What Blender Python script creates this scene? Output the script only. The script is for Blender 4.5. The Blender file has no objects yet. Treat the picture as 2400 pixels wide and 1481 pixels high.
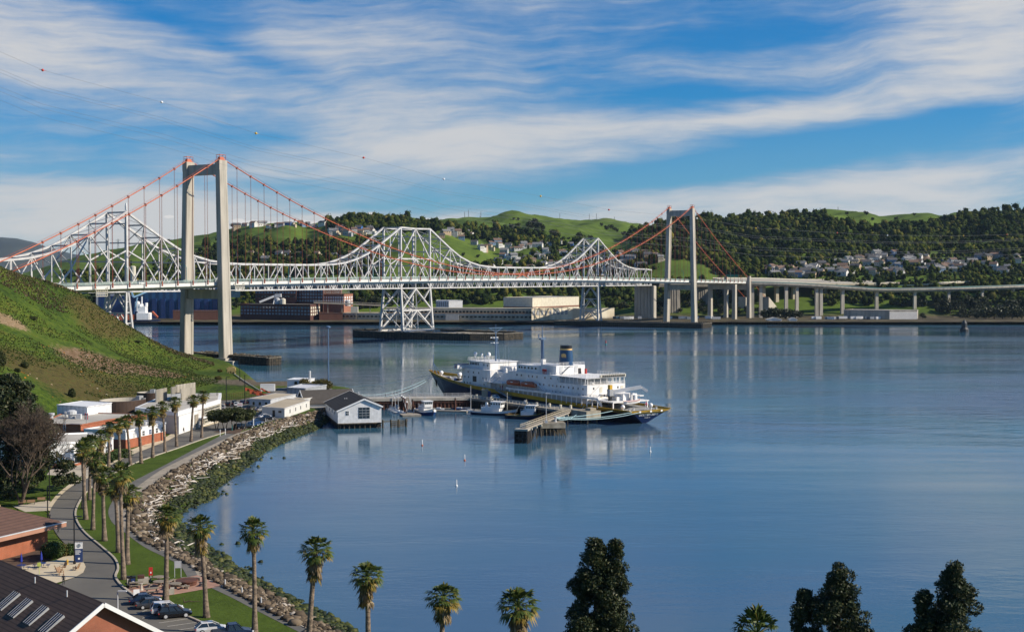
import bpy, bmesh, math, random
import numpy as np
from mathutils import Vector, Matrix, Euler
SC = bpy.context.scene
COL = SC.collection
R = math.radians
PI = math.pi
rnd = random.Random(7)
FPX = 3096.0
HCAM = 52.0
TILT = math.atan(90.5 / FPX)
cd = bpy.data.cameras.new('camera')
cd.sensor_width = 36.0
cd.lens = 36.0 * FPX / 2400.0
cd.clip_start = 1.0
cd.clip_end = 60000.0
cam = bpy.data.objects.new('camera', cd)
cam.location = (0, 0, HCAM)
cam.rotation_euler = (R(90) - TILT, 0, 0)
COL.objects.link(cam)
SC.camera = cam
def ray(px, py):
 x = (px - 1200) / FPX
 y = -(py - 740.5) / FPX
 return (x, math.cos(TILT) + y * math.sin(TILT), -math.sin(TILT) + y * math.cos(TILT))
def G(px, py, z=0.0):
 d = ray(px, py)
 t = (z - HCAM) / d[2]
 return Vector((d[0] * t, d[1] * t, z))
def P(px, py, D):
 d = ray(px, py)
 t = D / d[1]
 return Vector((d[0] * t, D, HCAM + d[2] * t))
def tag(o, label=None, cat=None, group=None, kind=None):
 if label: o['label'] = label
 if cat: o['category'] = cat
 if group: o['group'] = group
 if kind: o['kind'] = kind
 return o
def empty(name, loc=(0, 0, 0), rz=0.0, label=None, cat=None, group=None):
 o = bpy.data.objects.new(name, None)
 o.empty_display_size = 0.5
 o.location = loc
 o.rotation_euler = (0, 0, rz)
 COL.objects.link(o)
 return tag(o, label, cat, group)
KIDS = {}
def reg(o, parent):
 if parent is not None:
  o.parent = parent
  KIDS.setdefault(parent.name, []).append(o)
def copy_tree(o, loc=None, rz=None, scale=None, label=None, group=None, parent=None):
 c = o.copy()
 COL.objects.link(c)
 if parent is not None:
  c.parent = parent
 KIDS.setdefault(c.name, [])
 if loc is not None: c.location = loc
 if rz is not None: c.rotation_euler = (0, 0, rz)
 if scale is not None: c.scale = scale if hasattr(scale, '__len__') else (scale,) * 3
 if label: c['label'] = label
 if group: c['group'] = group
 for ch in KIDS.get(o.name, []):
  k = copy_tree(ch, parent=c)
  KIDS[c.name].append(k)
 return c
class MB:
 def __init__(self):
  self.v = []; self.f = []; self.m = []; self.mi = 0
 def add(self, vs, fs, mi=None):
  b = len(self.v)
  self.v.extend([tuple(p) for p in vs])
  for f in fs:
   self.f.append([b + i for i in f])
   self.m.append(self.mi if mi is None else mi)
 def box(self, x0, x1, y0, y1, z0, z1, mi=None):
  self.add([(x0, y0, z0), (x1, y0, z0), (x1, y1, z0), (x0, y1, z0), (x0, y0, z1), (x1, y0, z1), (x1, y1, z1), (x0, y1, z1)],
     [(0, 3, 2, 1), (4, 5, 6, 7), (0, 1, 5, 4), (1, 2, 6, 5), (2, 3, 7, 6), (3, 0, 4, 7)], mi)
 def bbox(self, c, sx, sy, sz, rz=0.0, mi=None):
  ca, sa = math.cos(rz), math.sin(rz)
  vs = []
  for z in (0, sz):
   for x, y in ((-1, -1), (1, -1), (1, 1), (-1, 1)):
    X = x * sx / 2; Y = y * sy / 2
    vs.append((c[0] + X * ca - Y * sa, c[1] + X * sa + Y * ca, c[2] + z))
  self.add(vs, [(0, 3, 2, 1), (4, 5, 6, 7), (0, 1, 5, 4), (1, 2, 6, 5), (2, 3, 7, 6), (3, 0, 4, 7)], mi)
 def prism(self, pts, z0, z1, mi=None, top=None):
  n = len(pts)
  zt = z1 if hasattr(z1, '__len__') else [z1] * n
  zb = z0 if hasattr(z0, '__len__') else [z0] * n
  vs = [(p[0], p[1], zb[i]) for i, p in enumerate(pts)] + [(p[0], p[1], zt[i]) for i, p in enumerate(pts)]
  a = sum(pts[i][0] * pts[(i + 1) % n][1] - pts[(i + 1) % n][0] * pts[i][1] for i in range(n))
  fs = [(i, (i + 1) % n, n + (i + 1) % n, n + i) for i in range(n)]
  fs.append(tuple(range(n, 2 * n))); fs.append(tuple(range(n - 1, -1, -1)))
  if a < 0: fs = [tuple(reversed(f)) for f in fs]
  self.add(vs, fs, mi)
 def beam(self, p0, p1, w, h=None, mi=None, up=(0, 0, 1)):
  h = w if h is None else h
  a = Vector(p0); b = Vector(p1)
  d = (b - a)
  if d.length < 1e-6: return
  d.normalize()
  u = Vector(up)
  if abs(d.dot(u)) > 0.98: u = Vector((1, 0, 0)) if abs(d.x) < .9 else Vector((0, 1, 0))
  s = d.cross(u).normalized() * (w / 2)
  t = s.cross(d).normalized() * (h / 2)
  vs = [a - s - t, a + s - t, a + s + t, a - s + t, b - s - t, b + s - t, b + s + t, b - s + t]
  self.add(vs, [(0, 1, 2, 3), (7, 6, 5, 4), (4, 5, 1, 0), (5, 6, 2, 1), (6, 7, 3, 2), (7, 4, 0, 3)], mi)
 def taper(self, p0, s0, p1, s1, ax=(1, 0, 0), ay=(0, 1, 0), mi=None):
  ax = Vector(ax); ay = Vector(ay); vs = []
  for p, s in ((Vector(p0), s0), (Vector(p1), s1)):
   for x, y in ((-1, -1), (1, -1), (1, 1), (-1, 1)):
    vs.append(p + ax * (x * s[0] / 2) + ay * (y * s[1] / 2))
  self.add(vs, [(0, 3, 2, 1), (4, 5, 6, 7), (0, 1, 5, 4), (1, 2, 6, 5), (2, 3, 7, 6), (3, 0, 4, 7)], mi)
 def tube(self, pts, r, n=6, mi=None, cap=True):
  pts = [Vector(p) for p in pts]
  m = len(pts)
  rs = r if hasattr(r, '__len__') else [r] * m
  vs = []
  pu = None
  for i, p in enumerate(pts):
   d = (pts[min(i + 1, m - 1)] - pts[max(i - 1, 0)]).normalized()
   if pu is None:
    u = d.cross(Vector((0, 0, 1)))
    if u.length < 1e-3: u = d.cross(Vector((0, 1, 0)))
   else:
    u = pu - d * pu.dot(d)
   u.normalize(); pu = u
   w = d.cross(u)
   for k in range(n):
    a = 2 * PI * k / n
    vs.append(p + (u * math.cos(a) + w * math.sin(a)) * rs[i])
  fs = [(i * n + k, i * n + (k + 1) % n, (i + 1) * n + (k + 1) % n, (i + 1) * n + k) for i in range(m - 1) for k in range(n)]
  if cap:
   fs.append(tuple(range(n - 1, -1, -1))); fs.append(tuple((m - 1) * n + k for k in range(n)))
  self.add(vs, fs, mi)
 def lathe(self, prof, n=12, c=(0, 0, 0), mi=None, sx=1, sy=1):
  vs = []
  for r, z in prof:
   for k in range(n):
    a = 2 * PI * k / n
    vs.append((c[0] + r * math.cos(a) * sx, c[1] + r * math.sin(a) * sy, c[2] + z))
  m = len(prof)
  fs = [(i * n + k, i * n + (k + 1) % n, (i + 1) * n + (k + 1) % n, (i + 1) * n + k) for i in range(m - 1) for k in range(n)]
  fs.append(tuple(range(n - 1, -1, -1))); fs.append(tuple((m - 1) * n + k for k in range(n)))
  self.add(vs, fs, mi)
 def ball(self, c, r, n=8, m=6, mi=None, sz=1.0):
  prof = [(r * math.sin(PI * i / m) + 1e-4, -r * sz * math.cos(PI * i / m)) for i in range(m + 1)]
  self.lathe(prof, n, c, mi)
 def quad(self, a, b, c, d, mi=None):
  self.add([a, b, c, d], [(0, 1, 2, 3)], mi)
 def poly(self, pts, mi=None):
  self.add(pts, [tuple(range(len(pts)))], mi)
 def build(self, name, mats, parent=None, smooth=False, label=None, cat=None, group=None, kind=None, loc=None, rz=None):
  me = bpy.data.meshes.new(name)
  me.from_pydata([tuple(p) for p in self.v], [], self.f)
  if not isinstance(mats, (list, tuple)): mats = [mats]
  for m in mats: me.materials.append(m)
  if len(mats) > 1:
   me.polygons.foreach_set('material_index', self.m)
  if smooth:
   me.polygons.foreach_set('use_smooth', [True] * len(me.polygons))
  me.update()
  o = bpy.data.objects.new(name, me)
  COL.objects.link(o)
  if loc is not None: o.location = loc
  if rz is not None: o.rotation_euler = (0, 0, rz)
  reg(o, parent)
  return tag(o, label, cat, group, kind)
def np_mesh(name, V, Fc, mats, mi=None, smooth=False, parent=None, cols=None):
 """V (n,3), Fc (m,k) all faces with k corners."""
 V = np.asarray(V, dtype=np.float32); Fc = np.asarray(Fc, dtype=np.int32)
 me = bpy.data.meshes.new(name)
 n, k = Fc.shape
 me.vertices.add(len(V)); me.vertices.foreach_set('co', V.ravel())
 me.loops.add(n * k); me.loops.foreach_set('vertex_index', Fc.ravel())
 me.polygons.add(n)
 me.polygons.foreach_set('loop_start', np.arange(0, n * k, k, dtype=np.int32))
 me.polygons.foreach_set('loop_total', np.full(n, k, dtype=np.int32))
 if not isinstance(mats, (list, tuple)): mats = [mats]
 for m in mats: me.materials.append(m)
 if mi is not None: me.polygons.foreach_set('material_index', np.asarray(mi, dtype=np.int32))
 if smooth: me.polygons.foreach_set('use_smooth', np.ones(n, dtype=bool))
 me.update(calc_edges=True)
 me.validate()
 o = bpy.data.objects.new(name, me)
 COL.objects.link(o)
 reg(o, parent)
 return o
def nd(nt, t, **kw):
 n = nt.nodes.new(t)
 for k, v in kw.items(): setattr(n, k, v)
 return n
def newmat(name):
 m = bpy.data.materials.new(name)
 m.use_nodes = True
 nt = m.node_tree
 b = nt.nodes['Principled BSDF']
 return m, nt, b
def ramp(nt, stops):
 r = nd(nt, 'ShaderNodeValToRGB')
 e = r.color_ramp.elements
 while len(e) > 1: e.remove(e[-1])
 e[0].position = stops[0][0]; e[0].color = (*stops[0][1], 1)
 for p, c in stops[1:]:
  x = e.new(p); x.color = (*c, 1)
 return r
def pm(name, c1, c2=None, scale=1.0, rough=0.75, metal=0.0, bump=0.0, bscale=None, stretch=None, coord='Object', spec=None, detail=5.0, lo=.35, hi=.65, rnd_amt=0.0):
 """plain procedural paint / stone: two tones mixed by noise, optional bump"""
 m, nt, b = newmat(name)
 c2 = c2 if c2 is not None else tuple(x * 0.8 for x in c1)
 tc = nd(nt, 'ShaderNodeTexCoord')
 src = tc.outputs['Object']
 if coord == 'World':
  g = nd(nt, 'ShaderNodeNewGeometry'); src = g.outputs['Position']
 if stretch:
  mp = nd(nt, 'ShaderNodeMapping'); mp.inputs['Scale'].default_value = stretch
  nt.links.new(src, mp.inputs['Vector']); src = mp.outputs['Vector']
 no = nd(nt, 'ShaderNodeTexNoise'); no.inputs['Scale'].default_value = scale; no.inputs['Detail'].default_value = detail
 nt.links.new(src, no.inputs['Vector'])
 r = ramp(nt, [(lo, c2), (hi, c1)])
 nt.links.new(no.outputs['Fac'], r.inputs['Fac'])
 out = r.outputs['Color']
 if rnd_amt:
  oi = nd(nt, 'ShaderNodeObjectInfo')
  hv = nd(nt, 'ShaderNodeHueSaturation')
  mr = nd(nt, 'ShaderNodeMapRange'); mr.inputs['To Min'].default_value = 1 - rnd_amt; mr.inputs['To Max'].default_value = 1 + rnd_amt
  nt.links.new(oi.outputs['Random'], mr.inputs['Value']); nt.links.new(mr.outputs['Result'], hv.inputs['Value'])
  nt.links.new(out, hv.inputs['Color']); out = hv.outputs['Color']
 nt.links.new(out, b.inputs['Base Color'])
 b.inputs['Roughness'].default_value = rough
 b.inputs['Metallic'].default_value = metal
 if spec is not None: b.inputs['Specular IOR Level'].default_value = spec
 if bump:
  n2 = nd(nt, 'ShaderNodeTexNoise'); n2.inputs['Scale'].default_value = bscale or scale * 4; n2.inputs['Detail'].default_value = 6
  nt.links.new(src, n2.inputs['Vector'])
  bp = nd(nt, 'ShaderNodeBump'); bp.inputs['Strength'].default_value = min(1, bump); bp.inputs['Distance'].default_value = 0.3
  nt.links.new(n2.outputs['Fac'], bp.inputs['Height']); nt.links.new(bp.outputs['Normal'], b.inputs['Normal'])
 return m
def brickmat(name, c1, c2, mortar, scale=6.0, ax='auto'):
 """small brick courses: u along the wall (x+y), v = z"""
 m, nt, b = newmat(name)
 tc = nd(nt, 'ShaderNodeTexCoord')
 sp = nd(nt, 'ShaderNodeSeparateXYZ'); nt.links.new(tc.outputs['Object'], sp.inputs[0])
 ad = nd(nt, 'ShaderNodeMath', operation='ADD'); nt.links.new(sp.outputs[0], ad.inputs[0]); nt.links.new(sp.outputs[1], ad.inputs[1])
 cb = nd(nt, 'ShaderNodeCombineXYZ'); nt.links.new(ad.outputs[0], cb.inputs[0]); nt.links.new(sp.outputs[2], cb.inputs[1])
 br = nd(nt, 'ShaderNodeTexBrick'); br.inputs['Scale'].default_value = scale
 br.inputs['Color1'].default_value = (*c1, 1); br.inputs['Color2'].default_value = (*c2, 1); br.inputs['Mortar'].default_value = (*mortar, 1)
 br.inputs['Mortar Size'].default_value = 0.015
 nt.links.new(cb.outputs[0], br.inputs['Vector'])
 no = nd(nt, 'ShaderNodeTexNoise'); no.inputs['Scale'].default_value = 0.6; nt.links.new(tc.outputs['Object'], no.inputs['Vector'])
 r = ramp(nt, [(.3, (.8, .8, .8)), (.7, (1.1, 1.1, 1.1))]); nt.links.new(no.outputs['Fac'], r.inputs['Fac'])
 mx = nd(nt, 'ShaderNodeMix', data_type='RGBA', blend_type='MULTIPLY'); mx.inputs['Factor'].default_value = 1
 nt.links.new(br.outputs['Color'], mx.inputs['A']); nt.links.new(r.outputs['Color'], mx.inputs['B'])
 nt.links.new(mx.outputs['Result'], b.inputs['Base Color'])
 b.inputs['Roughness'].default_value = .85
 return m
def striped(name, c1, c2, axis=(1, 0, 0), scale=3.0, rough=.6, width=.5, bump=.3):
 """corrugated / shingled sheet: soft stripes along one object axis"""
 m, nt, b = newmat(name)
 tc = nd(nt, 'ShaderNodeTexCoord')
 dt = nd(nt, 'ShaderNodeVectorMath', operation='DOT_PRODUCT'); dt.inputs[1].default_value = axis
 nt.links.new(tc.outputs['Object'], dt.inputs[0])
 ml = nd(nt, 'ShaderNodeMath', operation='MULTIPLY'); ml.inputs[1].default_value = scale; nt.links.new(dt.outputs['Value'], ml.inputs[0])
 fr = nd(nt, 'ShaderNodeMath', operation='FRACT'); nt.links.new(ml.outputs[0], fr.inputs[0])
 r = ramp(nt, [(0.0, c2), (max(.02, width - .12), c2), (width, c1), (.93, c1), (1.0, c2)])
 nt.links.new(fr.outputs[0], r.inputs['Fac'])
 no = nd(nt, 'ShaderNodeTexNoise'); no.inputs['Scale'].default_value = 0.8; no.inputs['Detail'].default_value = 6; nt.links.new(tc.outputs['Object'], no.inputs['Vector'])
 r2 = ramp(nt, [(.3, (.82, .82, .82)), (.7, (1.08, 1.08, 1.08))]); nt.links.new(no.outputs['Fac'], r2.inputs['Fac'])
 mx = nd(nt, 'ShaderNodeMix', data_type='RGBA', blend_type='MULTIPLY'); mx.inputs['Factor'].default_value = 1
 nt.links.new(r.outputs['Color'], mx.inputs['A']); nt.links.new(r2.outputs['Color'], mx.inputs['B'])
 nt.links.new(mx.outputs['Result'], b.inputs['Base Color'])
 b.inputs['Roughness'].default_value = rough
 if bump:
  bp = nd(nt, 'ShaderNodeBump'); bp.inputs['Strength'].default_value = bump; bp.inputs['Distance'].default_value = .1
  nt.links.new(fr.outputs[0], bp.inputs['Height']); nt.links.new(bp.outputs['Normal'], b.inputs['Normal'])
 return m
M = {}
M['white'] = pm('white_paint', (.80, .80, .79), (.70, .70, .69), .35, .5)
M['shipwhite'] = pm('ship_white_paint', (.80, .79, .78), (.70, .68, .64), .4, .45, stretch=(1, 1, .25))
M['concrete'] = pm('concrete', (.46, .42, .35), (.29, .265, .22), .22, .85, stretch=(1.4, 1.4, .18), bump=.1, lo=.3, hi=.62)
M['concdark'] = pm('weathered_concrete', (.30, .27, .22), (.20, .18, .15), .3, .9, stretch=(1, 1, .3), bump=.1)
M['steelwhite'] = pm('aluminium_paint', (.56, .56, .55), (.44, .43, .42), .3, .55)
M['deckwhite'] = pm('deck_white_paint', (.66, .66, .62), (.58, .58, .55), .1, .55)
M['orange'] = pm('orange_cable_paint', (.50, .12, .045), (.40, .09, .035), .3, .5)
M['rust'] = pm('rusty_steel', (.13, .045, .025), (.05, .025, .018), .8, .85, stretch=(1, 1, .3))
M['timber'] = pm('dark_timber', (.035, .030, .026), (.012, .011, .010), .8, .85, bump=.4)
M['pile'] = pm('weathered_pile', (.12, .095, .06), (.03, .028, .022), .6, .9, bump=.4)
M['plank'] = pm('grey_plank', (.34, .30, .24), (.24, .21, .17), 1.0, .85)
M['navy'] = pm('navy_paint', (.008, .014, .045), (.005, .010, .030), .5, .35)
M['navyb'] = pm('blue_paint', (.015, .045, .16), (.012, .035, .12), .5, .35)
M['yellow'] = pm('yellow_paint', (.62, .37, .02), (.50, .29, .02), .4, .45)
M['gold'] = pm('gold_paint', (.72, .45, .16), (.6, .38, .13), .8, .45)
M['black'] = pm('black_paint', (.012, .012, .014), (.007, .007, .008), 1, .4)
M['dark'] = pm('dark_metal', (.03, .03, .032), (.02, .02, .02), 1, .5)
M['glass'] = pm('window_glass', (.02, .028, .035), (.012, .018, .022), .5, .08, spec=.8)
M['glassblue'] = pm('blue_glass', (.05, .11, .17), (.03, .07, .11), .4, .1, spec=.8)
M['grey'] = pm('grey_paint', (.33, .34, .35), (.26, .27, .28), .5, .6)
M['lgrey'] = pm('light_grey_paint', (.52, .53, .54), (.44, .45, .46), .5, .6)
M['teal'] = pm('teal_paint', (.03, .22, .22), (.02, .16, .16), .5, .5)
M['red'] = pm('red_paint', (.50, .03, .02), (.40, .025, .02), .5, .5)
M['lifeboat'] = pm('orange_lifeboat', (.48, .12, .035), (.40, .09, .03), .4, .4)
M['ropew'] = pm('pale_rope', (.35, .50, .52), (.28, .42, .46), 1, .8)
M['cream'] = pm('cream_paint', (.62, .58, .47), (.52, .48, .38), .3, .7)
M['tan'] = pm('tan_paint', (.42, .36, .26), (.35, .30, .21), .3, .7)
# ================================================================== light, sky, water
SUN_EL, SUN_AZ = R(33), (0.985, -0.17)
sv = Vector((SUN_AZ[0] * math.cos(SUN_EL), SUN_AZ[1] * math.cos(SUN_EL), math.sin(SUN_EL)))
sl = bpy.data.lights.new('sun', 'SUN')
sl.energy = 5.0
sl.angle = R(0.53)
sl.color = (1.0, .90, .75)
so = bpy.data.objects.new('sun', sl)
so.rotation_euler = sv.to_track_quat('Z', 'Y').to_euler()
so.location = (300, 0, 300)
COL.objects.link(so)
w = bpy.data.worlds.new('World')
SC.world = w
w.use_nodes = True
nt = w.node_tree
nt.nodes.clear()
out = nd(nt, 'ShaderNodeOutputWorld')
bg = nd(nt, 'ShaderNodeBackground')
bg.inputs['Strength'].default_value = 0.10
nt.links.new(bg.outputs[0], out.inputs[0])
sky = nd(nt, 'ShaderNodeTexSky', sky_type='NISHITA')
sky.sun_disc = False
sky.sun_elevation = SUN_EL
sky.sun_rotation = math.atan2(SUN_AZ[0], SUN_AZ[1])
sky.altitude = 0
sky.air_density = 1.0
sky.dust_density = 0.2
sky.ozone_density = 2.0
tc = nd(nt, 'ShaderNodeTexCoord')
sp = nd(nt, 'ShaderNodeSeparateXYZ')
nt.links.new(tc.outputs['Generated'], sp.inputs[0])
def mth(op, a, b=None, c=None, clamp=False):
 n = nd(nt, 'ShaderNodeMath', operation=op)
 n.use_clamp = clamp
 for i, x in enumerate((a, b, c)):
  if x is None: continue
  if isinstance(x, (int, float)): n.inputs[i].default_value = x
  else: nt.links.new(x, n.inputs[i])
 return n.outputs[0]
az = mth('ARCTAN2', sp.outputs[0], sp.outputs[1])
el = mth('ARCSINE', mth('MINIMUM', mth('MAXIMUM', sp.outputs[2], -1.0), 1.0))
def vec(x, y, z=0.0):
 n = nd(nt, 'ShaderNodeCombineXYZ')
 for i, q in enumerate((x, y, z)):
  if isinstance(q, (int, float)): n.inputs[i].default_value = q
  else: nt.links.new(q, n.inputs[i])
 return n.outputs[0]
def noise(v, scale, detail=6, rough=.55, dist=0.0):
 n = nd(nt, 'ShaderNodeTexNoise')
 n.inputs['Scale'].default_value = scale; n.inputs['Detail'].default_value = detail
 n.inputs['Roughness'].default_value = rough; n.inputs['Distortion'].default_value = dist
 nt.links.new(v, n.inputs['Vector'])
 return n.outputs['Fac']
u1 = mth('ADD', mth('MULTIPLY', az, 1.0), mth('MULTIPLY', el, 1.2))
v1 = mth('SUBTRACT', el, mth('MULTIPLY', az, 0.04))
warp = mth('MULTIPLY', mth('SUBTRACT', noise(vec(az, el), 5.0, 3), .5), .05)
v1w = mth('ADD', v1, warp)
n1 = noise(vec(mth('MULTIPLY', u1, 2.6), mth('MULTIPLY', v1w, 17.0), 3.1), 1.0, 9, .58, .5)
n2 = noise(vec(mth('MULTIPLY', u1, 7.0), mth('MULTIPLY', v1w, 70.0), 8.2), 1.0, 8, .6, .4)
n3 = noise(vec(mth('MULTIPLY', az, 9.0), mth('MULTIPLY', el, 22.0), 1.7), 1.0, 10, .62)
def el_px(px, py):
 return math.atan((px - 1200) / FPX), math.atan((650 - py) / FPX)
field = mth('ADD', mth('MULTIPLY', mth('SUBTRACT', n1, .5), 1.05), mth('ADD', mth('MULTIPLY', mth('SUBTRACT', n2, .5), .55), mth('MULTIPLY', mth('SUBTRACT', n3, .5), .55)))
n4 = noise(vec(mth('MULTIPLY', u1, 16.0), mth('MULTIPLY', v1w, 190.0), 4.4), 1.0, 6, .6, .6)
field = mth('ADD', field, mth('MULTIPLY', mth('SUBTRACT', n4, .5), .26))
hi_ = nd(nt, 'ShaderNodeMapRange'); hi_.interpolation_type = 'SMOOTHSTEP'
hi_.inputs['From Min'].default_value = .22; hi_.inputs['From Max'].default_value = .55; hi_.inputs['To Max'].default_value = -.55
nt.links.new(el, hi_.inputs['Value'])
field = mth('ADD', mth('ADD', field, hi_.outputs[0]), 0.50)
azel = vec(az, el)
def blob(px, py, rx, ry, tilt, amp):
 global field
 a0, e0 = el_px(px, py)
 mp = nd(nt, 'ShaderNodeMapping', vector_type='TEXTURE')
 mp.inputs['Location'].default_value = (a0, e0, 0)
 mp.inputs['Rotation'].default_value = (0, 0, tilt)
 mp.inputs['Scale'].default_value = (2.0 * rx / FPX, 2.0 * ry / FPX, 1)
 nt.links.new(azel, mp.inputs['Vector'])
 g = nd(nt, 'ShaderNodeTexGradient', gradient_type='QUADRATIC_SPHERE')
 nt.links.new(mp.outputs[0], g.inputs[0])
 field = mth('MULTIPLY_ADD', g.outputs['Fac'], amp, field)
for b in [
 (1600, 225, 380, 40, -.02, -.55), (1750, 100, 420, 60, .05, -.38), (1950, 345, 560, 36, .17, -.55), (1500, 420, 600, 36, .10, -.40),
 (640, 330, 280, 34, -.05, -.42), (330, 60, 500, 45, -.10, -.12), (500, 110, 260, 28, -.35, -.25), (700, 450, 500, 40, -.05, -.25), (150, 350, 300, 40, 0, -.15),
 (1650, 290, 900, 42, .06, .42), (900, 350, 380, 45, -.10, .38), (420, 200, 700, 90, -.10, .34), (250, 60, 500, 60, -.1, .16), (2250, 60, 350, 90, .1, .30), (1250, 130, 500, 60, .05, .12),
 (2150, 430, 420, 34, .06, .35), (200, 470, 380, 60, 0, .22), (2300, 200, 260, 60, .1, .20), (950, 60, 250, 60, -.3, .10), (1000, 480, 500, 28, 0, -.12), (1200, 560, 2600, 130, 0, .36)]:
 blob(*b)
cover = nd(nt, 'ShaderNodeMapRange')
cover.interpolation_type = 'SMOOTHSTEP'
cover.inputs['From Min'].default_value = 0.19
cover.inputs['From Max'].default_value = 0.92
nt.links.new(field, cover.inputs['Value'])
cov = mth('MULTIPLY', cover.outputs['Result'], 0.92, clamp=True)
cum = None
for px, py, rx, ry in ((845, 513, 34, 10), (870, 509, 18, 12), (1005, 519, 22, 9), (640, 528, 60, 7), (700, 524, 45, 9), (600, 524, 40, 7), (398, 513, 14, 4), (560, 520, 20, 6), (745, 528, 20, 10)):
 a0, e0 = el_px(px, py)
 x = mth('MULTIPLY', mth('SUBTRACT', az, a0), FPX / rx); y = mth('MULTIPLY', mth('SUBTRACT', el, e0), FPX / ry)
 g = mth('SUBTRACT', 1.0, mth('ADD', mth('MULTIPLY', x, x), mth('MULTIPLY', y, y)))
 cum = g if cum is None else mth('MAXIMUM', cum, g)
ncu = noise(vec(mth('MULTIPLY', az, 160), mth('MULTIPLY', el, 240)), 1.0, 4)
cumf = mth('MULTIPLY', mth('ADD', cum, mth('MULTIPLY', mth('SUBTRACT', ncu, .55), 2.2)), 2.0, clamp=True)
hs = nd(nt, 'ShaderNodeHueSaturation')
hs.inputs['Saturation'].default_value = 1.34
hs.inputs['Value'].default_value = 0.72
pol = nd(nt, 'ShaderNodeMix', data_type='RGBA', blend_type='MULTIPLY')
pol.inputs['Factor'].default_value = 1.0
pol.inputs['B'].default_value = (.52, .79, 1.10, 1)
nt.links.new(sky.outputs[0], pol.inputs['A'])
nt.links.new(pol.outputs['Result'], hs.inputs['Color'])
cloudc = nd(nt, 'ShaderNodeMix', data_type='RGBA')
cloudc.inputs['A'].default_value = (2.9, 3.5, 4.4, 1)
cloudc.inputs['B'].default_value = (5.6, 5.4, 5.15, 1)
nt.links.new(cover.outputs['Result'], cloudc.inputs['Factor'])
m1 = nd(nt, 'ShaderNodeMix', data_type='RGBA')
nt.links.new(cov, m1.inputs['Factor'])
nt.links.new(hs.outputs['Color'], m1.inputs['A']); nt.links.new(cloudc.outputs['Result'], m1.inputs['B'])
m2 = nd(nt, 'ShaderNodeMix', data_type='RGBA')
nt.links.new(cumf, m2.inputs['Factor'])
nt.links.new(m1.outputs['Result'], m2.inputs['A'])
m2.inputs['B'].default_value = (6.6, 6.3, 5.9, 1)
nt.links.new(m2.outputs['Result'], bg.inputs['Color'])
SC.view_settings.view_transform = 'Standard'
SC.view_settings.look = 'None'
SC.view_settings.exposure = 0.36
SC.view_settings.gamma = 1.0
SC.cycles.max_bounces = 6
SC.cycles.use_denoising = True
mw, nt, b = newmat('strait_water')
gp = nd(nt, 'ShaderNodeNewGeometry')
def wn(scale, stretch, detail=3, rough=.5, dist=0.0):
 mp = nd(nt, 'ShaderNodeMapping'); mp.inputs['Scale'].default_value = stretch
 nt.links.new(gp.outputs['Position'], mp.inputs['Vector'])
 n = nd(nt, 'ShaderNodeTexNoise'); n.inputs['Scale'].default_value = scale; n.inputs['Detail'].default_value = detail
 n.inputs['Roughness'].default_value = rough; n.inputs['Distortion'].default_value = dist
 nt.links.new(mp.outputs[0], n.inputs['Vector'])
 return n.outputs['Fac']
calm = wn(.010, (.30, 1.0, 1), 5, .55, 1.0)
cr = nd(nt, 'ShaderNodeMapRange'); cr.inputs['From Min'].default_value = .38; cr.inputs['From Max'].default_value = .62
cr.inputs['To Min'].default_value = .12; cr.inputs['To Max'].default_value = 1.0
nt.links.new(calm, cr.inputs['Value'])
h1 = wn(.55, (.45, 1.0, 1), 4, .6)
h2 = wn(.09, (.45, 1.0, 1), 3, .5)
hh = mth('ADD', mth('MULTIPLY', h1, .10), mth('MULTIPLY', h2, .30))
bp = nd(nt, 'ShaderNodeBump')
bp.inputs['Distance'].default_value = 2.0
spw = nd(nt, 'ShaderNodeSeparateXYZ'); nt.links.new(gp.outputs['Position'], spw.inputs[0])
opn = nd(nt, 'ShaderNodeMapRange'); opn.interpolation_type = 'SMOOTHSTEP'
opn.inputs['From Min'].default_value = 430; opn.inputs['From Max'].default_value = 900; opn.inputs['To Min'].default_value = .32; opn.inputs['To Max'].default_value = .80
nt.links.new(mth('ADD', spw.outputs[1], mth('MULTIPLY', spw.outputs[0], 1.6)), opn.inputs['Value'])
nt.links.new(mth('MULTIPLY', cr.outputs[0], opn.outputs[0]), bp.inputs['Strength'])
nt.links.new(hh, bp.inputs['Height'])
nt.links.new(bp.outputs['Normal'], b.inputs['Normal'])
mud = wn(.006, (1.0, 1.0, 1), 3, .5, .6)
mr_ = ramp(nt, [(.35, (.030, .112, .158)), (.65, (.054, .102, .190))])
nt.links.new(mud, mr_.inputs['Fac'])
nt.links.new(mr_.outputs['Color'], b.inputs['Base Color'])
rr_ = nd(nt, 'ShaderNodeMapRange'); rr_.inputs['From Min'].default_value = .40; rr_.inputs['From Max'].default_value = .60; rr_.inputs['To Min'].default_value = .045; rr_.inputs['To Max'].default_value = .17
nt.links.new(wn(.0075, (.22, 1.0, 1), 6, .6, 1.4), rr_.inputs['Value']); nt.links.new(rr_.outputs[0], b.inputs['Roughness'])
b.inputs['IOR'].default_value = 1.333
wb = MB()
N = 8
for i in range(N):
 for j in range(N):
  x0, x1 = -12000 + 24000 * i / N, -12000 + 24000 * (i + 1) / N
  y0, y1 = -2000 + 16000 * j / N, -2000 + 16000 * (j + 1) / N
  wb.quad((x0, y0, 0), (x1, y0, 0), (x1, y1, 0), (x0, y1, 0))
wb.build('water', mw, kind='structure')
mh_ = bpy.data.materials.new('haze_air')
mh_.use_nodes = True
nt = mh_.node_tree
nt.nodes.clear()
oo = nd(nt, 'ShaderNodeOutputMaterial')
pv = nd(nt, 'ShaderNodeVolumePrincipled')
pv.inputs['Color'].default_value = (.55, .76, 1.0, 1)
pv.inputs['Density'].default_value = 1.8e-5
pv.inputs['Anisotropy'].default_value = .2
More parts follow.
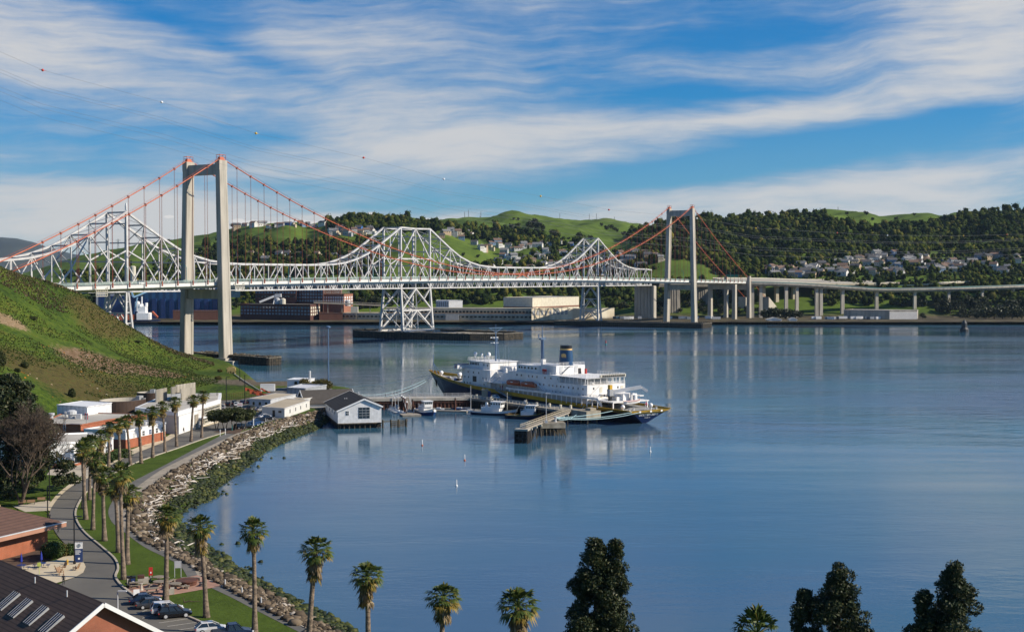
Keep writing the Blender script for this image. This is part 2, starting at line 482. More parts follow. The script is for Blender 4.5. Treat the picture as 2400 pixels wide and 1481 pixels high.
nt.links.new(pv.outputs[0], oo.inputs['Volume'])
hb = MB()
hb.box(-12600, 12600, -2300, 14800, -6, 1400)
hb.build('haze', mh_, kind='stuff')
# ================================================================== terrain
def vnoise(x, y, seed=0):
 xi = np.floor(x).astype(np.int64); yi = np.floor(y).astype(np.int64)
 fx = x - xi; fy = y - yi
 fx = fx * fx * (3 - 2 * fx); fy = fy * fy * (3 - 2 * fy)
 def h(a, b):
  n = (a * 374761393 + b * 668265263 + seed * 974634777) & 0x7fffffff
  n = ((n ^ (n >> 13)) * 1274126177) & 0x7fffffff
  return ((n ^ (n >> 16)) & 0xffff) / 65535.0
 return (h(xi, yi) * (1 - fx) + h(xi + 1, yi) * fx) * (1 - fy) + (h(xi, yi + 1) * (1 - fx) + h(xi + 1, yi + 1) * fx) * fy
def fbm(x, y, sc, octv=4, seed=0):
 r = 0; a = .5; t = 0
 for i in range(octv):
  r = r + a * vnoise(x / sc * 2 ** i, y / sc * 2 ** i, seed + i); t += a; a *= .5
 return r / t - .5
def sst(a, b, x):
 t = np.clip((x - a) / (b - a), 0, 1)
 return t * t * (3 - 2 * t)
HILLS = [
 (2600, 1000, [(-500, 640), (60, 640), (120, 622), (170, 607), (210, 596), (250, 590), (330, 575), (400, 563), (460, 552), (520, 547), (560, 537), (640, 530), (700, 530), (760, 530), (800, 533), (900, 545), (1000, 565), (1100, 595), (1200, 650), (3000, 660)]),
 (2450, 850, [(-500, 660), (600, 650), (700, 552), (760, 527), (800, 518), (830, 518), (870, 516), (920, 515), (960, 518), (1000, 524), (1050, 536), (1120, 556), (1200, 590), (1300, 650), (3000, 660)]),
 (3050, 1400, [(-500, 660), (850, 640), (900, 570), (960, 536), (1000, 527), (1030, 522), (1060, 518), (1110, 515), (1150, 513), (1200, 510), (1240, 510), (1290, 514), (1340, 517), (1420, 520), (1450, 524), (1480, 529), (1540, 545), (1640, 600), (1750, 650), (3000, 660)]),
 (2600, 1000, [(-500, 660), (1350, 650), (1400, 600), (1440, 568), (1480, 544), (1520, 534), (1560, 521), (1600, 512), (1640, 511), (1680, 516), (1700, 518), (1760, 512), (1850, 506), (1940, 498), (2000, 501), (2060, 508), (2100, 504), (2150, 502), (2180, 504), (2210, 512), (2260, 504), (2300, 501), (2400, 497), (2700, 488), (3200, 500)]),
]
SHORE = [(-800, 1490), (0, 1490), (300, 1490), (560, 1500), (800, 1500), (1200, 1500), (1300, 1500), (1400, 1480), (1650, 1475), (1700, 1500), (1900, 1500), (2100, 1490), (2400, 1500), (3200, 1500)]
def hfar(X, D):
 X = np.asarray(X, float); D = np.asarray(D, float)
 px = 1200 + X / D * FPX
 ds = np.interp(px, [p[0] for p in SHORE], [p[1] for p in SHORE])
 base = np.clip((D - ds) * .10, -2.5, 3.4)
 z = base
 for Dr, wf, sil in HILLS:
  y = np.interp(px, [p[0] for p in sil], [p[1] for p in sil])
  zr = HCAM + (650 - y) / FPX * Dr
  s = np.where(D < Dr, (D - (Dr - wf)) / wf, 1 - (D - Dr) / 900.0)
  s = np.clip(s, 0, 1)
  sh = np.sin(s * PI / 2)
  gul = 1 + .30 * fbm(px, D * .35, 75, 4, 11) * np.sin(np.clip(s, 0, 1) * PI) * np.where(D < Dr, 1, 0)
  z = np.maximum(z, 3.4 + (zr - 3.4) * sh * gul * np.where(zr > 55, 1, .8))
 return z + 1.2 * fbm(X, D, 60, 3, 5) * sst(1560, 1700, D)
def far_ray(px, py, d0=1500.0, d1=3200.0):
 """point of the far hills seen at a direction of the photograph"""
 d = ray(px, py)
 D = np.arange(d0, d1, 6.0)
 X = d[0] / d[1] * D
 Z = HCAM + d[2] / d[1] * D
 h = hfar(X, D)
 i = np.argmax(h >= Z)
 if h[i] < Z[i]: return None
 return Vector((X[i], D[i], h[i]))
def poly_has(poly, x, y):
 c = False
 n = len(poly)
 for i in range(n):
  x0, y0 = poly[i]; x1, y1 = poly[(i + 1) % n]
  if (y0 > y) != (y1 > y) and x < (x1 - x0) * (y - y0) / (y1 - y0) + x0: c = not c
 return c
def grassmat(name, stops, sc=.02, patch=None, fine=.35, bump=.5):
 m, nt, b = newmat(name)
 g = nd(nt, 'ShaderNodeNewGeometry')
 n1 = nd(nt, 'ShaderNodeTexNoise'); n1.inputs['Scale'].default_value = sc; n1.inputs['Detail'].default_value = 7; n1.inputs['Roughness'].default_value = .62
 n1.inputs['Distortion'].default_value = .6
 nt.links.new(g.outputs['Position'], n1.inputs['Vector'])
 n2 = nd(nt, 'ShaderNodeTexNoise'); n2.inputs['Scale'].default_value = fine; n2.inputs['Detail'].default_value = 6; n2.inputs['Roughness'].default_value = .7
 nt.links.new(g.outputs['Position'], n2.inputs['Vector'])
 mx = nd(nt, 'ShaderNodeMix', data_type='FLOAT'); mx.inputs['Factor'].default_value = .46
 nt.links.new(n1.outputs['Fac'], mx.inputs['A']); nt.links.new(n2.outputs['Fac'], mx.inputs['B'])
 r = ramp(nt, stops)
 nt.links.new(mx.outputs['Result'], r.inputs['Fac'])
 outc = r.outputs['Color']
 if patch:
  for c, rad, st in patch:
   mp = nd(nt, 'ShaderNodeMapping', vector_type='TEXTURE'); mp.inputs['Location'].default_value = c; mp.inputs['Scale'].default_value = rad
   nt.links.new(g.outputs['Position'], mp.inputs['Vector'])
   gr = nd(nt, 'ShaderNodeTexGradient', gradient_type='SPHERICAL'); nt.links.new(mp.outputs[0], gr.inputs[0])
   a = nd(nt, 'ShaderNodeMath', operation='MULTIPLY_ADD'); a.inputs[1].default_value = 1.5; nt.links.new(n2.outputs['Fac'], a.inputs[0])
   gg = nd(nt, 'ShaderNodeMath', operation='MULTIPLY_ADD'); gg.inputs[1].default_value = 1.6; gg.inputs[2].default_value = -1.15
   nt.links.new(gr.outputs['Fac'], gg.inputs[0]); nt.links.new(gg.outputs[0], a.inputs[2])
   cl = nd(nt, 'ShaderNodeMapRange'); cl.inputs['From Min'].default_value = .05; cl.inputs['From Max'].default_value = .35
   nt.links.new(a.outputs[0], cl.inputs['Value'])
   r3 = ramp(nt, st); nt.links.new(n2.outputs['Fac'], r3.inputs['Fac'])
   m3 = nd(nt, 'ShaderNodeMix', data_type='RGBA'); nt.links.new(cl.outputs[0], m3.inputs['Factor'])
   nt.links.new(outc, m3.inputs['A']); nt.links.new(r3.outputs['Color'], m3.inputs['B']); outc = m3.outputs['Result']
 nt.links.new(outc, b.inputs['Base Color'])
 b.inputs['Roughness'].default_value = .9
 b.inputs['Specular IOR Level'].default_value = .1
 if bump:
  bp = nd(nt, 'ShaderNodeBump'); bp.inputs['Strength'].default_value = bump; bp.inputs['Distance'].default_value = 1.0
  nt.links.new(n2.outputs['Fac'], bp.inputs['Height']); nt.links.new(bp.outputs['Normal'], b.inputs['Normal'])
 return m
M['fargrass'] = grassmat('far_hill_grass', [(.30, (.035, .050, .014)), (.42, (.062, .098, .016)), (.55, (.095, .145, .020)), (.70, (.135, .155, .035))], .006, fine=.05, bump=.25)
nt = M['fargrass'].node_tree
gz = nd(nt, 'ShaderNodeNewGeometry'); sz_ = nd(nt, 'ShaderNodeSeparateXYZ'); nt.links.new(gz.outputs['Position'], sz_.inputs[0])
mz = nd(nt, 'ShaderNodeMapRange'); mz.inputs['From Min'].default_value = 4.5; mz.inputs['From Max'].default_value = 9.0; nt.links.new(sz_.outputs[2], mz.inputs['Value'])
nz = nd(nt, 'ShaderNodeTexNoise'); nz.inputs['Scale'].default_value = .05; nz.inputs['Detail'].default_value = 6; nt.links.new(gz.outputs['Position'], nz.inputs['Vector'])
rz_ = ramp(nt, [(.40, (.045, .040, .024)), (.55, (.12, .095, .06)), (.68, (.06, .075, .02))]); nt.links.new(nz.outputs['Fac'], rz_.inputs['Fac'])
xz = nd(nt, 'ShaderNodeMix', data_type='RGBA'); nt.links.new(mz.outputs[0], xz.inputs['Factor']); nt.links.new(rz_.outputs['Color'], xz.inputs['A'])
bb = nt.nodes['Principled BSDF']; nt.links.new(bb.inputs['Base Color'].links[0].from_socket, xz.inputs['B']); nt.links.new(xz.outputs['Result'], bb.inputs['Base Color'])
ks = np.linspace(-.60, .60, 421)
Ds = np.concatenate([np.linspace(1440, 1700, 45), np.linspace(1712, 3200, 125), np.linspace(3230, 4200, 22)])
K, DD = np.meshgrid(ks, Ds)
XX = K * DD
ZZ = hfar(XX, DD)
nr, nc = K.shape
idx = np.arange(nr * nc).reshape(nr, nc)
F4 = np.stack([idx[:-1, :-1].ravel(), idx[:-1, 1:].ravel(), idx[1:, 1:].ravel(), idx[1:, :-1].ravel()], 1)
o = np_mesh('hills', np.stack([XX.ravel(), DD.ravel(), ZZ.ravel()], 1), F4, M['fargrass'], smooth=True)
tag(o, kind='structure')
M['mountain'] = pm('far_mountain', (.055, .065, .05), (.03, .04, .035), .0012, .95, coord='World')
sil = [(-700, 600), (-300, 575), (-100, 562), (0, 556), (40, 559), (80, 568), (120, 582), (170, 596), (230, 606), (330, 618), (480, 632), (650, 648), (900, 660)]
kk = np.linspace(-.62, -.06, 140); dd = np.linspace(9000, 14500, 50)
K, DD = np.meshgrid(kk, dd)
pxs = 1200 + K * FPX
ysil = np.interp(pxs, [p[0] for p in sil], [p[1] for p in sil])
zr = HCAM + (650 - ysil) / FPX * 12000
s = np.clip(1 - np.abs(DD - 12000) / np.where(DD < 12000, 3000, 2500), 0, 1)
Zm = -5 + (zr + 5) * np.sin(s * PI / 2) * (1 + .35 * fbm(K * 12000, DD, 900, 5, 3) * np.sin(s * PI))
nr, nc = K.shape
idx = np.arange(nr * nc).reshape(nr, nc)
F4 = np.stack([idx[:-1, :-1].ravel(), idx[:-1, 1:].ravel(), idx[1:, 1:].ravel(), idx[1:, :-1].ravel()], 1)
o = np_mesh('mountain', np.stack([(K * DD).ravel(), DD.ravel(), Zm.ravel()], 1), F4, M['mountain'], smooth=True)
tag(o, kind='structure')
WATER_PX = [(900, 1530), (840, 1490), (800, 1465), (700, 1410), (600, 1360), (520, 1310), (470, 1270), (430, 1240), (415, 1215), (430, 1195), (470, 1180), (505, 1165), (500, 1150), (540, 1120), (590, 1085), (620, 1058), (680, 1030), (740, 1008), (768, 988), (800, 966)]
CREST_PX = [(800, 1522), (740, 1488), (675, 1451), (615, 1421), (550, 1386), (507, 1361), (462, 1333), (415, 1306), (375, 1288), (332, 1263), (309, 1238), (300, 1205), (316, 1174), (340, 1150), (385, 1118), (440, 1085), (500, 1052), (560, 1020), (640, 988), (700, 973), (750, 960), (790, 946)]
wl = [G(x, y, 0) for x, y in WATER_PX]
cl_ = [G(x, y, 4.0) for x, y in CREST_PX]
wl_w = [(110, 90)] + [(p.x, p.y) for p in wl]
cr_w = [(60, 90)] + [(p.x, p.y) for p in cl_]
tail = [(p.x, p.y) for p in (G(850, 952), G(835, 928), G(775, 917), G(700, 912), G(650, 911), G(618, 913), G(585, 885), G(545, 862), G(480, 843))] + [(-215, 862), (-290, 905), (-420, 930), (-700, 930), (-700, 60), (110, 60)]
LAND = wl_w + tail
def seg_dist(X, Y, pl):
 d = np.full(X.shape, 1e9)
 for (x0, y0), (x1, y1) in zip(pl[:-1], pl[1:]):
  dx, dy = x1 - x0, y1 - y0
  t = np.clip(((X - x0) * dx + (Y - y0) * dy) / (dx * dx + dy * dy + 1e-9), 0, 1)
  d = np.minimum(d, np.hypot(X - x0 - t * dx, Y - y0 - t * dy))
 return d
def inside(X, Y, poly):
 c = np.zeros(X.shape, bool)
 n = len(poly)
 for i in range(n):
  x0, y0 = poly[i]; x1, y1 = poly[(i + 1) % n]
  if y0 == y1: continue
  c ^= ((y0 > Y) != (y1 > Y)) & (X < (x1 - x0) * (Y - y0) / (y1 - y0) + x0)
 return c
HP = [P(-160, 570, 640), P(-60, 600, 655), P(0, 626, 665), P(50, 646, 672), P(100, 668, 680), P(150, 678, 690), P(190, 690, 700), P(250, 742, 720), P(290, 775, 735), P(325, 803, 745),
  P(380, 818, 775), P(430, 828, 800), P(480, 845, 790), P(520, 855, 760), P(560, 876, 700), P(600, 902, 625),
  P(0, 700, 600), P(0, 760, 560), P(0, 830, 510), P(0, 900, 460), P(80, 760, 600), P(80, 840, 530), P(160, 780, 620), P(230, 800, 650), P(280, 822, 660), P(150, 825, 575), P(250, 850, 590),
  P(320, 850, 620), P(400, 865, 640), P(470, 880, 640), P(530, 890, 620), P(560, 905, 590), P(90, 930, 470), P(180, 915, 510), P(260, 915, 530), P(350, 905, 555), P(430, 905, 570), P(500, 918, 555),
  P(-200, 800, 520), P(-200, 700, 600), P(-250, 640, 640), P(-300, 900, 440), P(-100, 985, 395)]
HP = [(p.x, p.y, p.z) for p in HP] + [(-150, 400, 2), (-175, 450, 1), (-115, 400, 0), (-110, 460, 0), (-100, 520, 0), (-95, 560, 0), (-105, 300, -2), (-200, 360, 2), (-80, 250, -4), (-300, 330, 4), (-60, 480, -2), (-250, 800, 8), (-320, 830, 20), (-450, 820, 35), (-420, 700, 58), (-500, 600, 60), (-215, 858, 0), (-290, 900, 0), (-420, 925, 0)]
HP = np.array(HP)
def tps_fit(pts):
 n = len(pts)
 d = np.hypot(pts[:, None, 0] - pts[None, :, 0], pts[:, None, 1] - pts[None, :, 1])
 Kt = np.where(d > 0, d * d * np.log(d + 1e-9), 0)
 A = np.zeros((n + 3, n + 3)); A[:n, :n] = Kt + np.eye(n) * 60.0
 A[:n, n] = 1; A[:n, n + 1:] = pts[:, :2]; A[n, :n] = 1; A[n + 1:, :n] = pts[:, :2].T
 return np.linalg.solve(A, np.concatenate([pts[:, 2], [0, 0, 0]]))
TPSW = tps_fit(HP)
def tps(X, Y):
 z = TPSW[-3] + TPSW[-2] * X + TPSW[-1] * Y
 for i in range(len(HP)):
  d2 = (X - HP[i, 0]) ** 2 + (Y - HP[i, 1]) ** 2
  z = z + TPSW[i] * .5 * d2 * np.log(d2 + 1e-9)
 return z
CAMPUS_PX = [(-200, 1600), (-420, 1300), (-260, 1120), (-60, 1010), (60, 985), (150, 965), (250, 948), (330, 932), (420, 926), (520, 930), (600, 927), (640, 912), (760, 907), (826, 930), (755, 962), (700, 973), (640, 988), (560, 1020), (500, 1052), (440, 1085), (385, 1118), (340, 1150), (316, 1174), (300, 1205), (309, 1238), (332, 1263), (375, 1288), (415, 1306), (462, 1333), (507, 1361), (550, 1386), (615, 1421), (675, 1451), (740, 1488), (820, 1560)]
CAMPUS = [(p.x, p.y) for p in (G(x, y, 4.0) for x, y in CAMPUS_PX)]
def hnear(X, Y):
 X = np.asarray(X, float); Y = np.asarray(Y, float)
 t = tps(X, Y)
 hill = t + 2.2 * fbm(X, Y, 34, 4, 2) * sst(4, 14, t)
 flat = np.full(X.shape, 3.9)
 z = np.maximum(flat, hill) + np.log1p(np.exp(-np.abs(hill - flat) / .8)) * .3
 ins = inside(X, Y, LAND)
 ic = inside(X, Y, CAMPUS)
 dcm = seg_dist(X, Y, CAMPUS + CAMPUS[:1])
 z = np.where(ic, 3.8, 3.8 + (z - 3.8) * sst(0, 7, dcm))
 dw = seg_dist(X, Y, wl_w)
 dc = seg_dist(X, Y, cr_w)
 dt = seg_dist(X, Y, [wl_w[-1]] + tail)
 band = inside(X, Y, wl_w + cr_w[::-1])
 ramp_ = np.where(band, 3.9 * dw / (dw + dc + 1e-6), 1e3)
 z = np.where(ins, np.minimum(np.minimum(z, ramp_), np.where(dt < 60, .2 + dt * 1.1, 1e3)), -np.minimum(np.minimum(dw, dt), 10) * .5)
 return z
gx = np.arange(-520, 118, 2.4); gy = np.concatenate([np.arange(64, 640, 2.4), np.arange(640, 945, 3.2)])
X, Y = np.meshgrid(gx, gy)
Z = hnear(X, Y)
nr, nc = X.shape
idx = np.arange(nr * nc).reshape(nr, nc)
F4 = np.stack([idx[:-1, :-1].ravel(), idx[:-1, 1:].ravel(), idx[1:, 1:].ravel(), idx[1:, :-1].ravel()], 1)
keep = (Z.ravel()[F4].max(1) > -1.5)
F4 = F4[keep]
pc = P(215, 850, 580); ps_ = P(20, 745, 575)
rock = [(.35, (.10, .062, .030)), (.55, (.20, .13, .075)), (.7, (.33, .27, .21))]
dry = [(.30, (.022, .034, .009)), (.42, (.060, .056, .016)), (.52, (.105, .078, .028)), (.62, (.065, .085, .015)), (.75, (.15, .11, .05))]
M['hillgrass'] = grassmat('headland_grass', [(.32, (.014, .026, .007)), (.43, (.036, .064, .010)), (.51, (.074, .114, .014)), (.58, (.112, .124, .021)), (.68, (.115, .085, .028))], .028,
       [((pc.x, pc.y, pc.z), (34, 40, 14), rock), ((pc.x + 22, pc.y + 20, pc.z - 4), (26, 26, 10), rock), ((ps_.x, ps_.y, ps_.z), (22, 18, 10), [(.3, (.16, .10, .04)), (.7, (.36, .27, .17))]),
       ((P(200, 900, 520).x, 520, 10), (70, 60, 16), dry), ((-88, 605, 3), (95, 34, 9), [(.35, (.07, .055, .038)), (.6, (.17, .14, .10))]), ((P(60, 850, 510).x, 510, 20), (50, 40, 14), dry),
       ((P(230, 770, 690).x, 690, 24), (30, 60, 20), dry), ((P(330, 815, 740).x, 740, 12), (40, 50, 12), dry), ((P(180, 720, 690).x, 690, 34), (26, 40, 14), dry)], fine=.5, bump=.9)
o = np_mesh('headland', np.stack([X.ravel(), Y.ravel(), Z.ravel()], 1), F4, M['hillgrass'], smooth=True)
tag(o, kind='structure')
def on_near(px, py, d0=170.0, d1=860.0):
 d = ray(px, py)
 D = np.arange(d0, d1, 1.0)
 X = d[0] / d[1] * D; Z = HCAM + d[2] / d[1] * D
 h = np.maximum(hnear(X, D), 0)
 i = np.argmax(h >= Z)
 return Vector((X[i], D[i], h[i]))
# ================================================================== the suspension bridge
DX, DY = .511, .8595
BO = (-177.0, 806.0)
def B(t, off, z):
 return Vector((BO[0] + DX * t + DY * off, BO[1] + DY * t - DX * off, z))
AX = Vector((DX, DY, 0)); NX = Vector((DY, -DX, 0))
def dz(t):
 return float(np.interp(t, [-170, -110, 0, 120, 240, 364, 480, 600, 728, 900], [45.2, 46.9, 49.0, 50.2, 51.0, 51.3, 51.0, 50.0, 48.4, 46.6]))
SPAN = 728.0
sb = empty('suspension_bridge', B(0, -13.5, 0), 0, 'pale suspension bridge with two concrete portal towers and orange-red main cables', 'bridge')
sbl = Vector(sb.location)
class WB(MB):
 def __init__(self, o): super().__init__(); self.o = Vector(o)
 def build(self, *a, **k):
  self.v = [(p[0] - self.o.x, p[1] - self.o.y, p[2] - self.o.z) for p in self.v]
  return super().build(*a, **k)
def tower(t, ztop, zb, lab):
 c = WB(sbl)
 zl = dz(t)
 root = None
 legs = []
 for near in (1, 0):
  ot = 0 if near else -27.0; ob = 3.0 if near else -30.0
  m = WB(sbl)
  m.taper(B(t, ob, zb), (8.0, 4.2), B(t, ot, ztop), (6.3, 3.2), AX, NX)
  for sx in (-1, 1):
   m.taper(B(t + sx * 3.0, ob, zb), (1.4, 4.7), B(t + sx * 2.4, ot, ztop - 6), (1.1, 3.7), AX, NX)
  m.taper(B(t, ot, ztop - 6), (6.8, 3.7), B(t, ot, ztop - .2), (6.8, 3.7), AX, NX)
  legs.append((m, ot, ob))
 b1 = WB(sbl)
 b1.taper(B(t, -13.5, ztop - 8.5), (4.2, 23.4), B(t, -13.5, ztop - 2.2), (4.2, 23.4), AX, NX)
 tw = b1.build('tower', M['concrete'], sb)
 for m, ot, ob in legs:
  m.build('leg', M['concrete'], tw)
  s = WB(sbl)
  s.taper(B(t, ot, ztop), (4.6, 2.4), B(t, ot, ztop + 2.0), (3.0, 1.6), AX, NX)
  for q in (-2.6, 2.6):
   for r_ in (-1.3, 1.3):
    s.beam(B(t + q, ot + r_, ztop), B(t + q, ot + r_, ztop + 3.4), .22)
   s.beam(B(t + q, ot - 1.3, ztop + 3.3), B(t + q, ot + 1.3, ztop + 3.3), .22)
   s.beam(B(t + q, ot - 1.3, ztop + 1.8), B(t + q, ot + 1.3, ztop + 1.8), .18)
  for r_ in (-1.3, 1.3):
   s.beam(B(t - 2.6, ot + r_, ztop + 3.3), B(t + 2.6, ot + r_, ztop + 3.3), .22)
  s.build('saddle', M['orange'], tw)
 b2 = WB(sbl)
 b2.taper(B(t, -13.5, zl - 10.2), (4.0, 27.0), B(t, -13.5, zl - 4.4), (4.0, 27.0), AX, NX)
 b2.build('cross_beam', M['concrete'], tw)
 return tw
ZN = P(512, 376, 806).z; ZS = P(1619, 488, 1433).z
tower(0, ZN, -2, '')
tower(SPAN, ZS, -2, '')
m = WB(sbl)
m.bbox(B(0, 3.2, 0) - Vector((0, 0, 3)), 11, 9, 6.0, math.atan2(DY, DX))
m.bbox(B(0, -30, 0) - Vector((0, 0, 3)), 11, 9, 5.2, math.atan2(DY, DX))
m.bbox(B(2, 4, 0) - Vector((0, 0, 3)), 18, 22, 4.6, math.atan2(DY, DX))
m.build('pile_cap', M['concrete'], sb)
def cz(t):
 zm = dz(364) + 3.0
 if t < 0:
  u = -t / 152.7
  return ZN + 1.5 + (55.0 - ZN - 1.5) * u - 4 * 3.4 * u * (1 - u)
 if t <= SPAN:
  u = t / SPAN
  zl = ZN + 1.5 + (ZS - ZN) * u
  return zl - 4 * (zl - zm) * u * (1 - u) if False else zm + (zl - zm) * (2 * u - 1) ** 2
 u = (t - SPAN) / 170.0
 if u <= 1: return ZS + 1.5 + (51.5 - ZS - 1.5) * u - 4 * 2.5 * u * (1 - u)
 return 51.5 - (t - SPAN - 170) * .40
def coff(t, near):
 o = 0.0 if near else -27.0
 return o
for near in (1, 0):
 m = WB(sbl)
 ts = list(np.linspace(-152.7, 0, 16)) + list(np.linspace(0, SPAN, 80))[1:] + list(np.linspace(SPAN, SPAN + 170, 14))[1:] + [SPAN + 255]
 m.tube([B(t, coff(t, near), cz(t)) for t in ts], .34, 8)
 cab = m.build('main_cable', M['orange'], sb, smooth=True)
 for a, b_ in ((-152, -1), (2, SPAN - 2), (SPAN + 1, SPAN + 168)):
  m = WB(sbl)
  for so_ in (-.5, .5):
   m.tube([B(t, coff(t, near) + so_, cz(t) + 1.3) for t in np.linspace(a, b_, 40)], .05, 3)
  m.build('hand_rope', M['orange'], cab)
 m = WB(sbl)
 for sg in (-1, 1):
  m.beam(B(364, coff(364, near), cz(364)), B(364 + sg * 10, coff(364, near), dz(364) + .3), .5)
 m.build('centre_tie', M['orange'], cab)
M['hangers'] = pm('hanger_wire', (.32, .09, .055), (.22, .06, .04), .3, .6)
hang = []
hl = [-12.4 * i - 12 for i in range(9)] + [12.4 * i + 14 for i in range(57)] + [SPAN + 12.4 * i + 14 for i in range(12)]
for t in hl:
 for near in (1, 0):
  if cz(t) - dz(t) < 3.5: continue
  hang.append((t, near))
hang.sort(key=lambda q: q[0])
rest = WB(sbl)
for i, (t, near) in enumerate(hang):
 m = WB(sbl) if i < 96 else rest
 o_ = coff(t, near)
 zt, zb = cz(t), dz(t) - .6
 for q in (-.22, .22):
  m.beam(B(t + q, o_, zb), B(t + q, o_, zt), .11)
 m.taper(B(t, o_, zt - .75), (1.0, 1.2), B(t, o_, zt + .65), (.8, 1.2), AX, NX)
 m.taper(B(t, o_, zb - .6), (.7, .7), B(t, o_, zb + 2.2), (.6, .6), AX, NX)
 if i < 96: m.build('hanger', M['hangers'], sb)
rest.build('hangers', M['hangers'], sb, kind='stuff')
ts = list(np.linspace(-150, SPAN + 172, 90))
prof = [(-1.2, 0), (-1.2, -1.9), (-7.5, -3.5), (-20, -3.5), (-26.2, -1.9), (-26.2, 0)]
m = WB(sbl)
vs = []; fs = []
for t in ts:
 for o_, z in prof: vs.append(B(t, o_, dz(t) + z))
n = len(prof)
for i in range(len(ts) - 1):
 for k in range(n):
  fs.append((i * n + k, (i + 1) * n + k, (i + 1) * n + (k + 1) % n, i * n + (k + 1) % n))
fs.append(tuple(range(n))); fs.append(tuple(reversed([(len(ts) - 1) * n + k for k in range(n)])))
m.add(vs, fs)
deck = m.build('deck_girder', M['deckwhite'], sb)
M['asphalt'] = pm('asphalt', (.115, .110, .100), (.085, .082, .076), .15, .9, coord='World')
m = WB(sbl)
for a, b_ in zip(ts[:-1], ts[1:]):
 m.quad(B(a, -2.5, dz(a) + .03), B(a, -25, dz(a) + .03), B(b_, -25, dz(b_) + .03), B(b_, -2.5, dz(b_) + .03))
m.build('roadway', M['asphalt'], deck)
M['railing'] = pm('bridge_railing', (.34, .42, .38), (.28, .36, .33), .3, .6)
for o_ in (-1.5, -25.9):
 m = WB(sbl)
 for t in np.arange(-150, SPAN + 170, 2.6):
  m.beam(B(t, o_, dz(t)), B(t, o_, dz(t) + 1.5), .17)
 for zz in (.35, .75, 1.1, 1.5):
  for a, b_ in zip(ts[:-1], ts[1:]):
   m.beam(B(a, o_, dz(a) + zz), B(b_, o_, dz(b_) + zz), .10 if zz < 1.4 else .2)
 m.build('railing', M['railing'], sb)
for t in np.arange(-120, SPAN + 160, 46.0):
 m = WB(sbl)
 m.tube([B(t, -1.6, dz(t)), B(t, -1.6, dz(t) + 9), B(t, -2.4, dz(t) + 10.3), B(t, -4.2, dz(t) + 10.6)], .16, 5)
 m.build('lamp_post', M['teal'], sb)
for t in (-98, 12):
 m = WB(sbl)
 a = dz(t)
 for q in (0, 8):
  for z in (-5.5, -3.4, -1.2):
   m.beam(B(t + q, -.2, a + z), B(t + q, -27, a + z), .3)
  for o_ in (-.2, -27):
   m.beam(B(t + q, o_, a - 5.5), B(t + q, o_, a - .6), .35)
 for o_ in (-.2, -27):
  for z in (-5.5, -4.2, -3.0, -1.8):
   m.beam(B(t, o_, a + z), B(t + 8, o_, a + z), .3)
  for q in np.arange(0, 8.1, 1.6):
   m.beam(B(t + q, o_, a - 5.5), B(t + q, o_, a - 1.6), .16)
 m.build('gantry', M['cream'], sb)
for tt, oo, ztop in ((SPAN + 170, 1.2, 53.5), (SPAN + 172, -28.5, 53.5)):
 m = WB(sbl)
 m.taper(B(tt, oo, -1), (6.0, 4.4), B(tt, oo, ztop), (4.6, 3.4), AX, NX)
 m.build('anchor_pier', M['concrete'], sb)
m = WB(sbl)
m.taper(B(SPAN + 171, -13.5, 37), (4, 27), B(SPAN + 171, -13.5, 42.5), (4, 27), AX, NX)
m.build('cross_beam', M['concrete'], sb)
m = WB(sbl)
for o_ in (1.2, -28.5):
 m.prism([(B(SPAN + 225, o_ - 5, 0).x, B(SPAN + 225, o_ - 5, 0).y), (B(SPAN + 225, o_ + 5, 0).x, B(SPAN + 225, o_ + 5, 0).y), (B(SPAN + 262, o_ + 5, 0).x, B(SPAN + 262, o_ + 5, 0).y), (B(SPAN + 262, o_ - 5, 0).x, B(SPAN + 262, o_ - 5, 0).y)], -1, [28, 28, 12, 12])
m.build('anchorage', M['concrete'], sb)
m = MB()
p = [B(SPAN + 150, -1.5, dz(880)), B(SPAN + 150, -26, dz(880))]
sg = empty('sign_gantry', p[0], 0, 'orange gantry with green motorway sign above the deck by the far tower', 'sign')
w_ = WB(p[0])
for q in p: w_.beam(q, q + Vector((0, 0, 7.6)), .45)
w_.beam(p[0] + Vector((0, 0, 7.4)), p[1] + Vector((0, 0, 7.4)), .4); w_.beam(p[0] + Vector((0, 0, 6.4)), p[1] + Vector((0, 0, 6.4)), .3)
w_.build('frame', M['orange'], sg)
w_ = WB(p[0])
w_.beam(B(SPAN + 149.2, -4, dz(880) + 6.9), B(SPAN + 149.2, -20, dz(880) + 6.9), .25, 3.0)
w_.build('sign_board', pm('sign_green', (.01, .22, .14), (.01, .18, .11), .5, .5), sg)
# ================================================================== the cantilever bridge
CO = (-83.7, 1147.0)
def C(s, off, z):
 return Vector((CO[0] + DX * s + DY * off, CO[1] + DY * s - DX * off, z))
cb = empty('cantilever_bridge', C(0, -9, 0), 0, 'white steel cantilever truss bridge with peaked towers standing behind the suspension bridge', 'bridge')
cbl = Vector(cb.location)
ZB = 42.6
TW = 18.0
fz = lambda d: float(np.interp(abs(d), [0, 15.4, 31, 46, 62, 77, 92, 108, 400], [94.5, 86.5, 78.6, 71.6, 66.6, 63.6, 62.2, 61.6, 61.4]))
nodes = []
sN, sS = -329.0, 348.0
lst = []
for j in range(10, 0, -1): lst.append((sN - 15.2 * j, fz(15.2 * j), j))
L1 = np.linspace(sN, -22, 21)
for i, s in enumerate(L1): lst.append((s, fz(min(s - sN, -22 - s)), min(i, 20 - i)))
lst.append((0.0, 94.0, -1))
L2 = np.linspace(22, sS, 21)
for i, s in enumerate(L2): lst.append((s, fz(min(s - 22, sS - s)), min(i, 20 - i)))
for j in range(1, 10): lst.append((sS + 15.4 * j, fz(15.4 * j) if j < 9 else 60.6, j))
NN = len(lst)
